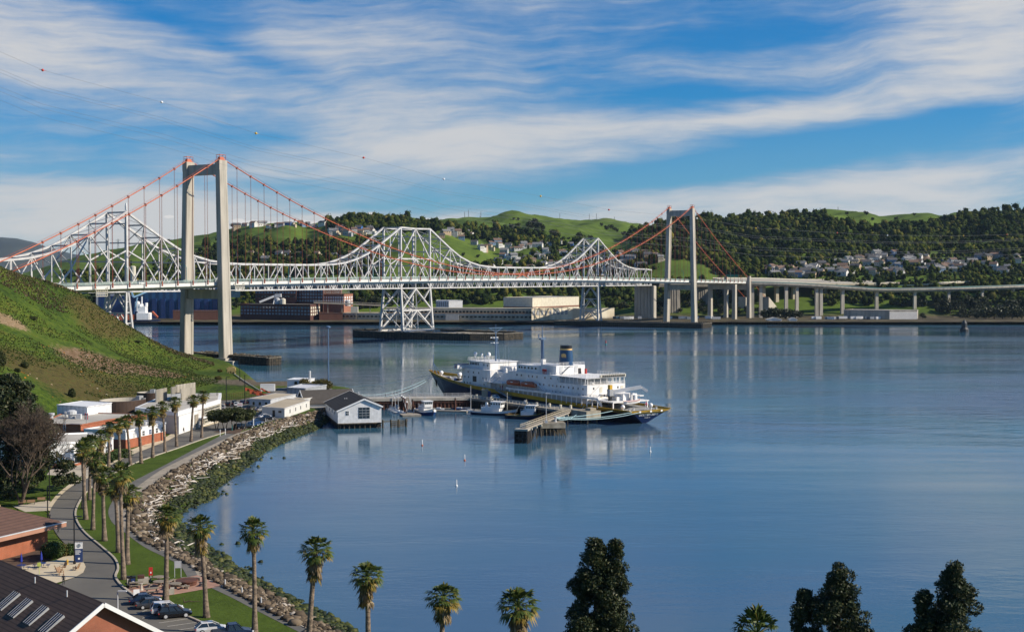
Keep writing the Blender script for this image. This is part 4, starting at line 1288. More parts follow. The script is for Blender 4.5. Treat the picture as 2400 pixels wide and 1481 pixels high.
m.build('vent_louvres', M['lgrey'], fh, kind='stuff')
m = MB(); m.beam((44.0, 5.2, 15), (44.0, 1.2, 17.9), .8, .15); m.build('outside_stair', M['grey'], fh)
rails('railing', [(70, 7.2, 17.75), (55.5, 7.2, 17.75), (55.5, 7.2, 18.3), (45.2, 6.6, 18.3), (45.2, -6.8, 18.3)], fh, 1.1)
sbox('vent_box', 57.5, 59, 2.5, 4, 17.7, 20, parent=fh)
for x, y, c in ((49.5, 8.3, 'red'), (50.8, 8.3, 'red'), (43.0, -6.2, 'red')):
 m = MB(); m.box(x, x + .8, y - .3, y + .3, 14.95, 16.8); m.build('fire_locker', M[c], ah)
prof = [(3.3, 2.5, 18.2), (3.15, 2.4, 20.2), (2.95, 2.25, 22.6), (2.8, 2.15, 24.0), (2.75, 2.1, 24.6), (2.65, 2.0, 25.8)]
m = MB(); nn = 28; vs = []
for a, b_, z in prof:
 for k in range(nn):
  t = 2 * PI * k / nn; vs.append((48.2 + a * math.cos(t), -.3 + b_ * math.sin(t), z))
for i in range(len(prof) - 1):
 for k in range(nn):
  m.add([vs[i * nn + k], vs[i * nn + (k + 1) % nn], vs[(i + 1) * nn + (k + 1) % nn], vs[(i + 1) * nn + k]], [(0, 1, 2, 3)], {3: 1, 4: 2}.get(i, 0))
m.add([vs[(len(prof) - 1) * nn + k] for k in range(nn)], [tuple(range(nn))], 2)
M['funnelblue'] = pm('funnel_blue', (.012, .06, .15), (.010, .05, .12), .4, .4)
fun = m.build('funnel', [M['funnelblue'], M['gold'], M['black']], SH, smooth=False)
bear = [(-.95, .25), (-.9, .45), (-.72, .58), (-.55, .60), (-.48, .72), (-.38, .66), (-.15, .72), (.10, .82), (.40, .78), (.70, .62), (.88, .35), (.92, .05), (.86, -.35), (.92, -.70), (.62, -.70), (.62, -.45), (.48, -.20),
  (.36, -.45), (.40, -.70), (.12, -.70), (.10, -.40), (-.02, -.15), (-.25, -.18), (-.22, -.45), (-.12, -.70), (-.40, -.70), (-.45, -.40), (-.60, -.15), (-.66, -.45), (-.86, -.50), (-.80, -.10), (-.74, .12)]
m = MB()
ang = R(112)
front = []; back = []
for bx, bz in bear:
 z = 21.9 + bz * 1.05
 sc = 2.95 - (z - 22) * .12; sc2 = 2.27 - (z - 22) * .08
 t = ang + bx * .45
 front.append((48.2 + (sc + .10) * math.cos(t), -.3 + (sc2 + .10) * math.sin(t), z)); back.append((48.2 + sc * math.cos(t), -.3 + sc2 * math.sin(t), z))
bm = bmesh.new()
fv = [bm.verts.new(p) for p in front]
ff = bm.faces.new(fv)
bmesh.ops.triangulate(bm, faces=[ff])
r_ = bmesh.ops.extrude_face_region(bm, geom=bm.faces[:])
for v in r_['geom']:
 if isinstance(v, bmesh.types.BMVert):
  v.co.x = 48.2 + (v.co.x - 48.2) * .93; v.co.y = -.3 + (v.co.y + .3) * .93
me = bpy.data.meshes.new('bear_badge'); bm.to_mesh(me); bm.free(); me.materials.append(M['gold'])
o = bpy.data.objects.new('bear_badge', me); COL.objects.link(o); reg(o, fun)
M['mastblue'] = pm('mast_blue', (.10, .17, .28), (.08, .13, .22), .5, .5)
m = MB()
m.tube([(63.4, 0, 17.7), (63.4, 0, 27.6)], [.62, .5], 10); m.tube([(63.4, 0, 27.6), (63.4, 0, 33)], [.26, .12], 6)
m.box(62.6, 64.2, -1.2, 1.2, 27.4, 27.9); m.beam((63.4, -1.8, 28.2), (63.4, 1.9, 28.2), .25); m.beam((63.4, 1.8, 28), (63.4, 1.8, 29.6), .3); m.tube([(62.6, -.2, 17.7), (62.6, -.2, 27.4)], .12, 5)
m.build('main_mast', M['mastblue'], SH)
m = MB()
m.tube([(96.3, 0, 17), (96.3, 0, 27.5)], [.38, .28], 8); m.tube([(96.3, 0, 27.5), (96.3, 0, 32.5)], [.22, .1], 6)
for dx in (-2.2, -3.2): m.tube([(96.3 + dx, .2, 17), (96.3 + dx * .3, 0, 27.0)], .11, 5)
m.beam((96.3, -3.4, 31.0), (96.3, 3.4, 31.0), .22); m.beam((96.3, 0, 29), (96.3, 3, 31), .16); m.beam((96.3, 0, 29), (96.3, -3, 31), .16)
for z, w_ in ((24.2, 1.0), (26.3, 1.2)): m.box(96.3 - .4, 97.3, -w_, w_, z, z + .15)
fm = m.build('fore_mast', M['mastblue'], SH)
for z in (24.6, 26.8):
 m = MB(); m.box(97.2, 97.6, -1.9, 1.9, z, z + .35); m.build('radar', M['white'], fm)
m = MB()
m.tube([(146.5, 0, 9.5), (146.3, 0, 17.5)], [.3, .2], 6)
for y in (-1.1, 1.1): m.tube([(146.3, 0, 13.8), (141.0, y, 9)], .14, 5)
m.beam((143.4, -.6, 11.3), (146.3, 0, 11.3), .14)
m.build('bow_mast', M['mastblue'], SH)
fo = sbox('bridge_house', 87, 108, -9, 9, 6.4, 14.2)
wh = sbox('wheelhouse', 90.5, 106, -6.5, 6.8, 14.2, 17.1, parent=fo)
sbox('roof_deck', 90.0, 106.8, -7.0, 7.3, 17.1, 17.3, parent=wh)
ports(wh, [(x, 16.1) for x in np.arange(99.2, 105.9, 1.15)], y=6.8, sx=.7, sz=1.0, name='window')
ports(wh, [(95, 16.0), (92.3, 15.8)], y=6.8, sx=.5, sz=.7)
ports(fo, [(x, 12.7) for x in (95.5, 99.5, 103.5)] + [(x, 10.6) for x in (90, 92.4, 103.2, 106)] + [(x, 8.2) for x in (91.5, 102, 104.2, 106.4)], y=9.0)
m = MB(); m.box(97.2, 100.0, 8.95, 9.06, 8.9, 11.2); m.build('side_opening', M['dark'], fo)
m = MB(); m.prism([(106.2, 6.8), (106.2, 12.6), (109.2, 12.6), (109.6, 9)], 13.9, 15.4); m.box(106.4, 109.0, 6.9, 12.4, 15.4, 15.8, 1)
m.build('bridge_wing', [W, M['navyb']], fo)
m = MB(); m.prism([(106.2, -6.8), (109.6, -9), (109.2, -12.6), (106.2, -12.6)], 13.9, 15.4); m.build('bridge_wing', W, fo)
m = MB()
ringp = [(107.6, 12.7 , 14.7)]
for k in range(12): m.beam((107.6 + .45 * math.cos(k * PI / 6), 12.7, 14.7 + .45 * math.sin(k * PI / 6)), (107.6 + .45 * math.cos((k + 1) * PI / 6), 12.7, 14.7 + .45 * math.sin((k + 1) * PI / 6)), .18)
m.build('life_ring', M['red'], fo)
rails('railing', [(90, 9, 14.2), (106, 9, 14.2)], fo, 1.0); rails('railing', [(90.2, 7.2, 17.3), (106.5, 7.2, 17.3), (106.5, -7, 17.3)], wh, 1.2)
for x, y, z, r_ in ((103.5, 5.5, 20.0, .85), (101.5, 3.5, 19.8, .45), (94.0, 5.0, 20.2, .85), (95.5, 6, 19.3, .45)):
 m = MB(); m.tube([(x, y, 17.3), (x, y, z - r_ * .6)], .15, 5); m.ball((x, y, z), r_, 10, 8, sz=1.15); m.build('radar_dome', M['white'], wh, smooth=True)
for x, y, h in ((88, 4, 5), (85, 3, 8.5), (83.5, 5, 9), (81, 4, 10), (78, 6, 9), (104, 1, 3.2), (98, 4, 3)):
 m = MB(); m.tube([(x, y, 14), (x, y, 14 + h + 2)], [.07, .04], 4); m.build('whip_aerial', M['lgrey'], SH)
mh = sbox('middle_house', 76, 87, -8, 6.2, 6.0, 13.6)
sbox('stair_tower', 73.2, 77.5, 1.0, 6.8, 6.2, 14.6, parent=mh)
sbox('radio_room', 80, 88.5, -5, 3.2, 13.6, 15.8, parent=mh)
m = MB()
for x, y, r_ in ((78.5, 4, .8), (75.5, 2.2, 1.0), (74.5, 5.4, .7), (81.5, 5, .6)): m.lathe([(r_, 0), (r_, 1.1), (r_ * .5, 1.8)], 10, (x, y, 14.4 if x < 78 else 13.6))
m.build('vent_cowls', W, mh, kind='stuff')
sbox('canopy', 75.5, 90, 6.2, 11.0, 9.55, 9.85, parent=mh)
m = MB()
for x in np.arange(76, 90, 2.7): m.beam((x, 10.8, 6.4), (x, 10.8, 9.6), .2)
m.build('canopy_posts', W, mh, kind='stuff')
m = MB(); m.beam((84, 9.5, 9.9), (79, 9.5, 12.2), .5, .35); m.beam((86.5, 9.5, 9.9), (81.6, 9.0, 13.6), .35, .35); m.beam((86, 9.5, 9.9), (86, 9.5, 12.5), .5)
m.build('store_crane', W, SH)
rails('railing', [(90, 10.8, 9.85), (76, 10.8, 9.85)], mh, 1.0)
rails('railing', [(104, 10.1, 7.3), (74, 10.9, 6.7)], SH, 1.0, 2.0, M['lgrey'])
m = MB(); m.box(79, 79.8, 8.1, 8.7, 6.6, 8.6); m.build('fire_locker', M['red'], mh)
for x0, lab in ((53.6, 'orange enclosed lifeboat on the ship, the one nearer its stern'), (63.4, 'orange enclosed lifeboat on the ship, the one nearer its bow')):
 m = MB()
 pr = [(-4.5, .15, .9), (-4.1, .95, .55), (-3, 1.3, .25), (0, 1.4, .1), (3, 1.3, .25), (4.1, .95, .55), (4.5, .15, .9)]
 vs = []
 sec = [(1.0, 0), (1.08, .35), (1.0, .55), (.75, .85), (.3, 1.0), (-.3, 1.0), (-.75, .85), (-1.0, .55), (-1.08, .35), (-1.0, 0), (-.6, -.55), (0, -.75), (.6, -.55)]
 for x, b_, zb_ in pr:
  hgt = 1.15 if b_ > .5 else .4
  for sy, sz_ in sec: vs.append((x, b_ * sy, 1.25 + sz_ * (hgt if sz_ > 0 else 1.1)))
 k_ = len(sec)
 for i in range(len(pr) - 1):
  for k in range(k_):
   m.add([vs[i * k_ + k], vs[(i + 1) * k_ + k], vs[(i + 1) * k_ + (k + 1) % k_], vs[i * k_ + (k + 1) % k_]], [(0, 1, 2, 3)])
 m.add(vs[:k_], [tuple(range(k_))]); m.add(vs[-k_:], [tuple(range(k_ - 1, -1, -1))])
 lb = empty('lifeboat', ship_pt(x0 + 4.6, 10.3, 9.0), R(124.7), lab, 'lifeboat', 'orange lifeboats on the ship')
 m.build('boat_shell', M['lifeboat'], lb)
 m = MB(); m.box(-.9, .5, 1.28, 1.47, 1.7, 2.0); m.build('badge', M['white'], lb)
 m = MB(); m.box(-2.2, 1.8, -.7, .7, 2.35, 2.6); m.build('canopy_hatch', M['lifeboat'], lb)
 for x in (x0, x0 + 9.2):
  m = MB(); m.beam((x, 9.3, 8.4), (x, 9.3, 11.6), .35); m.beam((x, 9.3, 11.5), (x, 10.6, 11.3), .3); m.beam((x, 10.6, 11.3), (x, 10.5, 9.9), .1); m.build('davit', W, SH)
m = MB(); m.beam((53, 9.9, 11.0), (47.5, 9.9, 6.6 + 2), .9, .15); m.build('boat_ladder', W, SH)
m = MB(); a, b_ = (79.5, 11.2, 7.0), (66, 13.4, 4.6)
m.beam(a, b_, 1.0, .15)
for s_ in (-.5, .5):
 for z in (.5, 1.0): m.beam((a[0], a[1] + s_, a[2] + z), (b_[0], b_[1] + s_, b_[2] + z), .07)
m.build('gangway', M['grey'], SH)
m = MB(); m.tube([(14.6, 5, 4.6), (14.6, 5, 9.0)], .8, 10); m.box(13.4, 15.8, 3.8, 6.2, 8.6, 8.9); m.build('crane_pedestal', M['dark'], SH)
m = MB(); m.box(13.8, 15.4, 4.2, 5.8, 9.0, 11.4, 1); m.box(14.0, 15.2, 4.4, 5.6, 11.4, 13.0, 0)
m.build('crane_cab', [M['yellow'], M['grey']], SH)
m = MB(); m.beam((14.6, 4.2, 10.4), (8.6, -4.6, 12.2), 1.0, 1.2); m.beam((8.6, -4.6, 12.2), (7.2, -6.4, 10.6), .7, .8); m.build('crane_jib', W, SH)
m = MB(); m.box(9, 22.9, -8.8, 8.2, 6.9, 7.25); m.beam((9.2, 8, 4.6), (9.2, 8, 7), .4); m.beam((9.2, -8, 4.6), (9.2, -8, 7), .4); m.beam((16, 8, 4.6), (16, 8, 7), .4); m.build('working_deck', W, SH)
m = MB(); m.box(12, 19, -5.5, 1, 7.25, 9.6); m.box(13, 17, -3, 3.2, 7.25, 8.6); m.tube([(11, -2, 7.2), (11, -2, 10.2)], .5, 8); m.box(10.5, 12, -4.4, -3, 7.2, 9.2); m.build('deck_gear', W, SH)
for nm, lab, c, L, B_, rz, mat in (('boat', 'white open boat stowed on the aft deck under the ship crane', ship_pt(7.4, 0.5, 6.3), 8.6, 2.5, 50, 'white'),):
 e = empty(nm, c, R(124.7 - 78), lab, 'boat')
 m = MB()
 for s_ in (1, -1):
  pass
 secs = [(-4.2, .9, .1), (-2, 1.2, 0), (1, 1.2, 0), (3, .8, .15), (4.3, .06, .5)]
 vs = []
 for x, b_, z in secs: vs += [(x, -b_, 1.2 + z * .6), (x, -b_ * .6, .3 + z), (x, 0, 0 + z), (x, b_ * .6, .3 + z), (x, b_, 1.2 + z * .6)]
 for i in range(4):
  for k in range(4): m.add([vs[i * 5 + k], vs[(i + 1) * 5 + k], vs[(i + 1) * 5 + k + 1], vs[i * 5 + k + 1]], [(0, 1, 2, 3)])
 m.add(vs[:5], [(0, 1, 2, 3, 4)])
 for i in range(4): m.add([vs[i * 5], vs[i * 5 + 4], vs[i * 5 + 9], vs[i * 5 + 5]], [(0, 1, 2, 3)])
 m.build('boat_shell', M['white'], e)
 m = MB()
 for s_ in (-1, 1):
  for i in range(4): m.beam(Vector(vs[i * 5 + (4 if s_ > 0 else 0)]), Vector(vs[i * 5 + 5 + (4 if s_ > 0 else 0)]), .14)
 m.build('gunwale', M['lifeboat'], e)
m = MB()
for x, y in ((5, 7.4), (1.5, -3), (2.5, 6), (3, -7), (5, 2.0)): m.lathe([(.45, 0), (.3, .3), (.3, .8), (.6, 1.0)], 8, (x, y, 4.4))
m.build('bollards', M['lgrey'], SH, kind='stuff')
m = MB(); m.ball((1.6, -3.2, 6.2), .8, 10, 8); m.tube([(1.6, -3.2, 4.5), (1.6, -3.2, 5.6)], .3, 6); m.build('capstan', W, SH, smooth=True)
m = MB(); m.ball((4.2, 7.6, 5.9), .8, 10, 8); m.tube([(4.2, 7.6, 4.5), (4.2, 7.6, 5.6)], .3, 6); m.build('capstan', W, SH, smooth=True)
m = MB(); m.tube([(1.0, .2, 4.6), (.2, .2, 8.6)], .09, 5); m.build('flag_staff', W, SH)
m = MB()
for k in range(5):
 x0 = .55 - .1 * k
 m.quad((.3 + .25 * k * .3, .25 - .22 * k, 8.3 - .30 * k), (.3 + .25 * (k + 1) * .3, .25 - .22 * (k + 1), 8.1 - .30 * (k + 1)), (.45 + .05 * (k + 1), .2 - .18 * (k + 1), 6.6 - .05 * (k + 1)), (.45 + .05 * k, .2 - .18 * k, 6.7 - .05 * k), k % 2)
m.build('flag', [M['red'], M['navyb']], SH)
for y, z in ((-5, 4.5), (0, 4.5), (5, 4.5)):
 m = MB(); m.box(-2.28, -2.1, y - .4, y + .4, z - .3, z + .3); m.build('fairlead', M['white'], hull)
m = MB()
for i in range(16):
 x, y = rnd.uniform(112, 134), rnd.uniform(-3.5, 3.8)
 s_ = rnd.uniform(.5, 1.3); m.bbox((x, y, 7.6), s_ * 1.6, s_, s_ * rnd.uniform(.7, 1.6), rnd.uniform(0, 3), i % 3)
m.build('windlass', [M['navyb'], M['dark'], M['lgrey']], SH)
for x, y, r_ in ((137.5, 1.2, .95), (122, 1.5, 1.0), (127, -2, .7)):
 m = MB(); m.tube([(x, y, 7.6), (x, y, 9.6)], .35, 6); m.ball((x, y, 10), r_, 10, 8); m.build('cowl_vent', M['white'], SH, smooth=True)
m = MB(); m.box(109, 116, -6.8, 6.4, 7.0, 7.7); m.build('hatch', M['lgrey'], SH)
for y in (1,):
 m = MB(); m.beam((138.5, 3.4, 6.5), (137.4, 3.7, 4.4), .5); m.beam((138.2, 3.2, 4.4), (136.6, 4.0, 4.4), .4); m.beam((137.2, 3.9, 6.2), (139.2, 3.2, 6.6), .6); m.build('anchor', M['black'], SH)
# ================================================================== mooring lines
def rope(pts, r, lab, mat='ropew'):
 p = [Vector(q) for q in pts]
 m = MB(); m.tube(p, r, 5)
 return m.build('mooring_line', M[mat], label=lab, cat='mooring line', group='mooring lines of the ship')
def sag(a, b_, s_, n_=14): return [a + (b_ - a) * u - Vector((0, 0, 4 * s_ * u * (1 - u))) for u in np.linspace(0, 1, n_)]
# ================================================================== wharf, trunk and sheet piling
def SP(x, y, z=0.0): return ship_pt(x, y, z)
wf = empty('wharf', SP(50, 18, 0), R(124.7), 'concrete wharf on dark piles along the near side of the white ship', 'wharf')
wm = Matrix.Translation(wf.location) @ Euler((0, 0, R(124.7))).to_matrix().to_4x4()
m = MB(); m.box(-31, 40, -4.6, 5.5, 3.6, 4.4); m.build('deck', M['concdark'], wf)
m = MB()
for x in np.arange(-30, 36, 3.2):
 for y in (5.0, 0, -4): m.tube([(x, y, -2), (x, y, 3.7)], .26, 6)
m.build('piles', M['timber'], wf, kind='stuff')
m = MB(); m.box(-31, 34, 4.0, 4.6, -1, 3.6); m.box(-31, 34, 5.3, 5.65, 2.9, 3.5, 0); m.build('timber_wall', M['timber'], wf)
m = MB()
for x in np.arange(-30.5, 34, 2.2): m.beam((x, 5.3, 4.4), (x, 5.3, 5.5), .10)
for z in (4.9, 5.5): m.beam((-31, 5.3, z), (33, 5.3, z), .09)
m.build('railing', M['cream'], wf)
for x, y, s_ in ((-12, 3, 'yellow'), (-3, 2, 'grey'), (28.5, 3.2, 'cream'), (-18, 1.5, 'plank'), (-24, 1, 'plank'), (-27.5, -1, 'tan')):
 m = MB(); m.lathe([(.5, 0), (.55, .1), (.45, .9), (.55, 1.1), (.4, 1.3)], 9, (0, 0, 0)); m.build('bollard', M['cream'] if s_ != 'grey' else M['lgrey'], loc=wm @ Vector((x, y, 4.4)), label={-12: 'cream bollard on the wharf right of the tug mast', -3: 'grey bollard halfway along the wharf', 28.5: 'cream bollard on the wharf corner below the ship bow', -18: 'cream bollard on the wharf behind the tug with the yellow deck rim', -24: 'cream bollard near the mooring dolphin end of the wharf', -27.5: 'cream bollard at the stern end of the wharf'}[x], cat='bollard', group='bollards on the wharf')
m = MB(); m.bbox((0, 0, 2.0), 9, 6.5, 2.6); m.bbox((-1.5, -1, 4.6), 3, 2.5, .9)
for x in (-3.5, 0, 3.5):
 for y in (-2, 2): m.tube([(x * 1.1, y * 1.2, -2), (x, y, 2.2)], .3, 6, 1)
M['dolph'] = pm('stained_concrete', (.40, .36, .28), (.20, .17, .12), .35, .9)
m.build('mooring_dolphin', [M['dolph'], M['pile']], loc=SP(13.5, 17, 0), rz=R(124.7), label='stained concrete mooring dolphin with a capstan, at the stern end of the wharf', cat='mooring dolphin')
ta, tb = G(828, 936, 4.2), G(1086, 933, 4.2)
d = (tb - ta).normalized(); bn = Vector((-d.y, d.x, 0)); L = (tb - ta).length
tk = empty('pier', ta * 1, math.atan2(d.y, d.x), 'long straight pier with rusty sheet pile wall between the boathouse and the ship', 'pier')
tk.location.z = 0
m = MB(); m.box(-6, L + 4, 0, 9, 3.7, 4.3); m.box(-6, L + 4, -.25, .3, 3.4, 4.45); m.build('deck', M['concrete'], tk)
x0 = L * .165
m = MB()
k = 0
for x in np.arange(x0, L + 3, .75):
 y = 0 if k % 2 else .5; m.add([(x, .5 - y, -1.5), (x + .55, .5 - y, -1.5), (x + .55, .5 - y, 3.6), (x, .5 - y, 3.6)], [(0, 1, 2, 3)])
 m.add([(x + .55, .5 - y, -1.5), (x + .75, y, -1.5), (x + .75, y, 3.6), (x + .55, .5 - y, 3.6)], [(0, 1, 2, 3)]); k += 1
m.box(x0, L + 3, .7, 8.6, -1, 3.6)
m.box(x0, L + 3, -.2, .1, 2.5, 2.8)
m.build('sheet_piling', M['rust'], tk)
m = MB()
for x in (-3, 2, 6.4): m.beam((x, 1, -1), (x, 1, 3.8), .5); m.beam((x, 8, -1), (x, 8, 3.8), .5)
m.build('bent', M['concdark'], tk)
m = MB()
for x in np.arange(-6, L + 3, 2.4): m.beam((x, .3, 4.3), (x, .3, 5.5), .10); m.beam((x, 8.8, 4.3), (x, 8.8, 5.5), .10)
for y in (.3, 8.8):
 for z in (4.7, 5.1, 5.5): m.beam((-6, y, z), (L + 4, y, z), .09)
m.build('railing', M['lgrey'], tk)
for x, ln, lab in ((20.2, 10, 'grey gangway ramp down from the pier to the sailboat float'), (24.5, 13, 'wider gangway ramp down from the pier beside the dock piles')):
 pass
def gangway(p0, p1, w_, lab, mat='plank'):
 a, b_ = Vector(p0), Vector(p1)
 e = empty('gangway', (a.x, a.y, 0), 0, lab, 'gangway', 'gangway ramps below the pier')
 mm = WB(e.location); mm.beam(a, b_, w_, .18); mm.build('deck', M[mat], e)
 d = (b_ - a); s_ = d.cross(Vector((0, 0, 1))).normalized() * (w_ / 2)
 for q in (s_, -s_):
  mm = WB(e.location)
  for z in (.5, 1.05): mm.beam(a + q + Vector((0, 0, z)), b_ + q + Vector((0, 0, z)), .10)
  for u in np.linspace(0, 1, 8): mm.beam(a + d * u + q, a + d * u + q + Vector((0, 0, 1.05)), .08)
  mm.build('handrail', M['lgrey'], e)
 return e
gangway(P(926, 930, 521), G(932, 957, .5), 1.3, 'grey gangway ramp from the pier down to the white sailing dinghies', 'lgrey')
gangway(P(951, 932, 521), G(962, 968, .6), 2.6, 'wide plank gangway ramp from the pier down to the workboat float')
def floatdock(px, py, sx, sy, rz, lab, z=.45):
 p = G(px, py, z)
 m = MB(); m.bbox((0, 0, -.4), sx, sy, .75); m.bbox((0, 0, .35), sx * 1.01, sy * 1.03, .1, 0, 1)
 return m.build('float_dock', [M['concdark'], M['plank']], loc=(p.x, p.y, .1), rz=rz, label=lab, cat='dock', group='floating docks in the basin')
sa = R(124.7)
floatdock(962, 971, 7, 7, .25, 'grey floating dock at the foot of the wide plank gangway')
floatdock(1046, 962, 17, 2.2, -.25, 'narrow plank finger float right of the blue workboat')
floatdock(1055, 957, 26, 1.6, -.12, 'long low float along the foot of the sheet pile wall')
for i, (x, y, h, lab) in enumerate(((941, 959, 5.2, 'leftmost rusty dock pile with white cap by the dinghies'), (945, 962, 5.2, 'second rusty dock pile with white cap from the dinghies'), (949, 965, 5.2, 'third rusty dock pile with white cap from the dinghies'), (953.5, 970, 4.4, 'short rusty dock pile with white cap at the foot of the wide gangway'), (967, 970, 5.2, 'dark dock pile right of the wide gangway'), (1067, 963, 4.8, 'dark dock pile standing alone among the small craft'))):
 p = G(x, y, 0)
 m = MB(); m.tube([(0, 0, -2), (0, 0, h)], .33, 8); m.lathe([(.36, h), (.34, h + .15), (.02, h + .6)], 8, mi=1)
 m.build('dock_pile', [M['rust'], M['white'] if i < 4 else M['dark']], loc=p, label=lab, cat='pile', group='dock piles in the basin')
wa, wb_ = G(1326, 966, 4.6), G(1226, 1003, 4.6)
d = (wb_ - wa).normalized(); L = (wb_ - wa).length
wk = empty('walkway', (wa.x, wa.y, 0), math.atan2(d.y, d.x), 'long narrow concrete walkway on timber piles running to the mooring platform', 'walkway')
m = MB(); m.box(-2, L, -1.0, 1.0, 4.1, 4.6); m.build('deck', M['plank'], wk)
for y in (-1, 1):
 m = MB()
 for x in np.arange(-1, L, 2.0): m.beam((x, y, 4.6), (x, y, 5.7), .12)
 for z in (5.15, 5.7): m.beam((-1, y, z), (L, y, z), .12)
 m.build('railing', M['tan'], wk)
m = MB()
for x in np.arange(2, L, 5.5):
 m.box(x - .3, x + .3, -1.5, 1.5, 3.5, 4.1, 1)
 for y, q in ((-1, -1.6), (1, 1.8), (0, 0)): m.tube([(x + q * .4, y * 1.6, -2), (x, y, 3.6)], .22, 6, 0)
m.build('piles', [M['pile'], M['cream']], wk, kind='stuff')
m = MB(); m.box(L - 1, L + 2.2, -2.2, 2.2, 3.9, 4.5); m.build('landing', M['concrete'], wk)
m = MB()
for x in (L - .6, L + .6, L + 1.9):
 for y in (-2.0, -.8, .6, 2.0): m.tube([(x, y, -2), (x, y, 4.2)], .30, 6)
m.beam((L + 2.2, -2.2, 3.2), (L + 2.2, 2.2, 3.2), .3, .5); m.beam((L + 2.2, -2.2, 1.6), (L + 2.2, 2.2, 1.6), .3, .4)
m.build('end_piles', M['timber'], wk, kind='stuff')
mp_ = G(1294, 988, 4.3)
pf = empty('mooring_platform', (mp_.x, mp_.y, 0), .12, 'square concrete mooring platform on raking timber piles beside the walkway', 'platform')
m = MB(); m.box(-4.0, 4.0, -3.2, 3.2, 2.5, 4.2); m.build('cap', M['dolph'], pf)
m = MB()
for x in np.arange(-3.6, 3.7, 1.2):
 for y in (-2.8, 0, 2.8): m.tube([(x * 1.12 + .5, y * 1.2, -2), (x, y, 2.6)], .21, 6)
m.build('piles', M['pile'], pf, kind='stuff')
m = MB(); m.lathe([(.5, 4.2), (.35, 4.4), (.35, 5.4), (.6, 5.7), (.6, 6.0)], 8, (1.2, .5, 0)); m.build('bollard', M['lgrey'], pf)
lp = G(1280, 991, 4.2)
m = MB(); m.tube([(0, 0, 0), (0, 0, 9.8)], [.12, .08], 6); m.box(-.2, 1.3, -.2, .2, 9.6, 9.85); m.box(-.5, .5, -.4, .4, 0, .8)
m.build('lamp_post', M['lgrey'], loc=lp, label='slim grey lamp post on the mooring platform', cat='lamp post')
bl = pf.matrix_basis @ Vector((1.2, .5, 5.6))
for i, (tgt, sg, lab) in enumerate(((SP(6, 10.6, 4.6), .5, 'upper pale mooring line from the platform to the ship quarter'), (SP(-1.9, 8.6, 4.6), .9, 'middle pale mooring line from the platform to the transom corner'), (SP(-2.2, 5.2, 4.4), 1.3, 'lower pale mooring line from the platform to the transom'), (SP(22, 11, 5.2), 2.3, 'slack blue mooring line drooping from the platform to the ship side'))):
 rope(sag(bl + Vector((0, 0, -.1 * i)), tgt, sg), .11 if i < 3 else .09, lab)
for i, (a, b_, sg, lab) in enumerate(((SP(143, 2.5, 8.4), P(838, 926, 560), 2.6, 'upper bow mooring line running left from the ship to the pier'), (SP(141.5, 3.0, 8.0), P(835, 929, 540), 3.4, 'lower bow mooring line running left from the ship to the pier'), (SP(146, -1, 9.0), P(775, 907, 610), 1.6, 'faint bow mooring line running far left across the water'))):
 rope(sag(a, b_, sg), .11 if i < 2 else .08, lab)
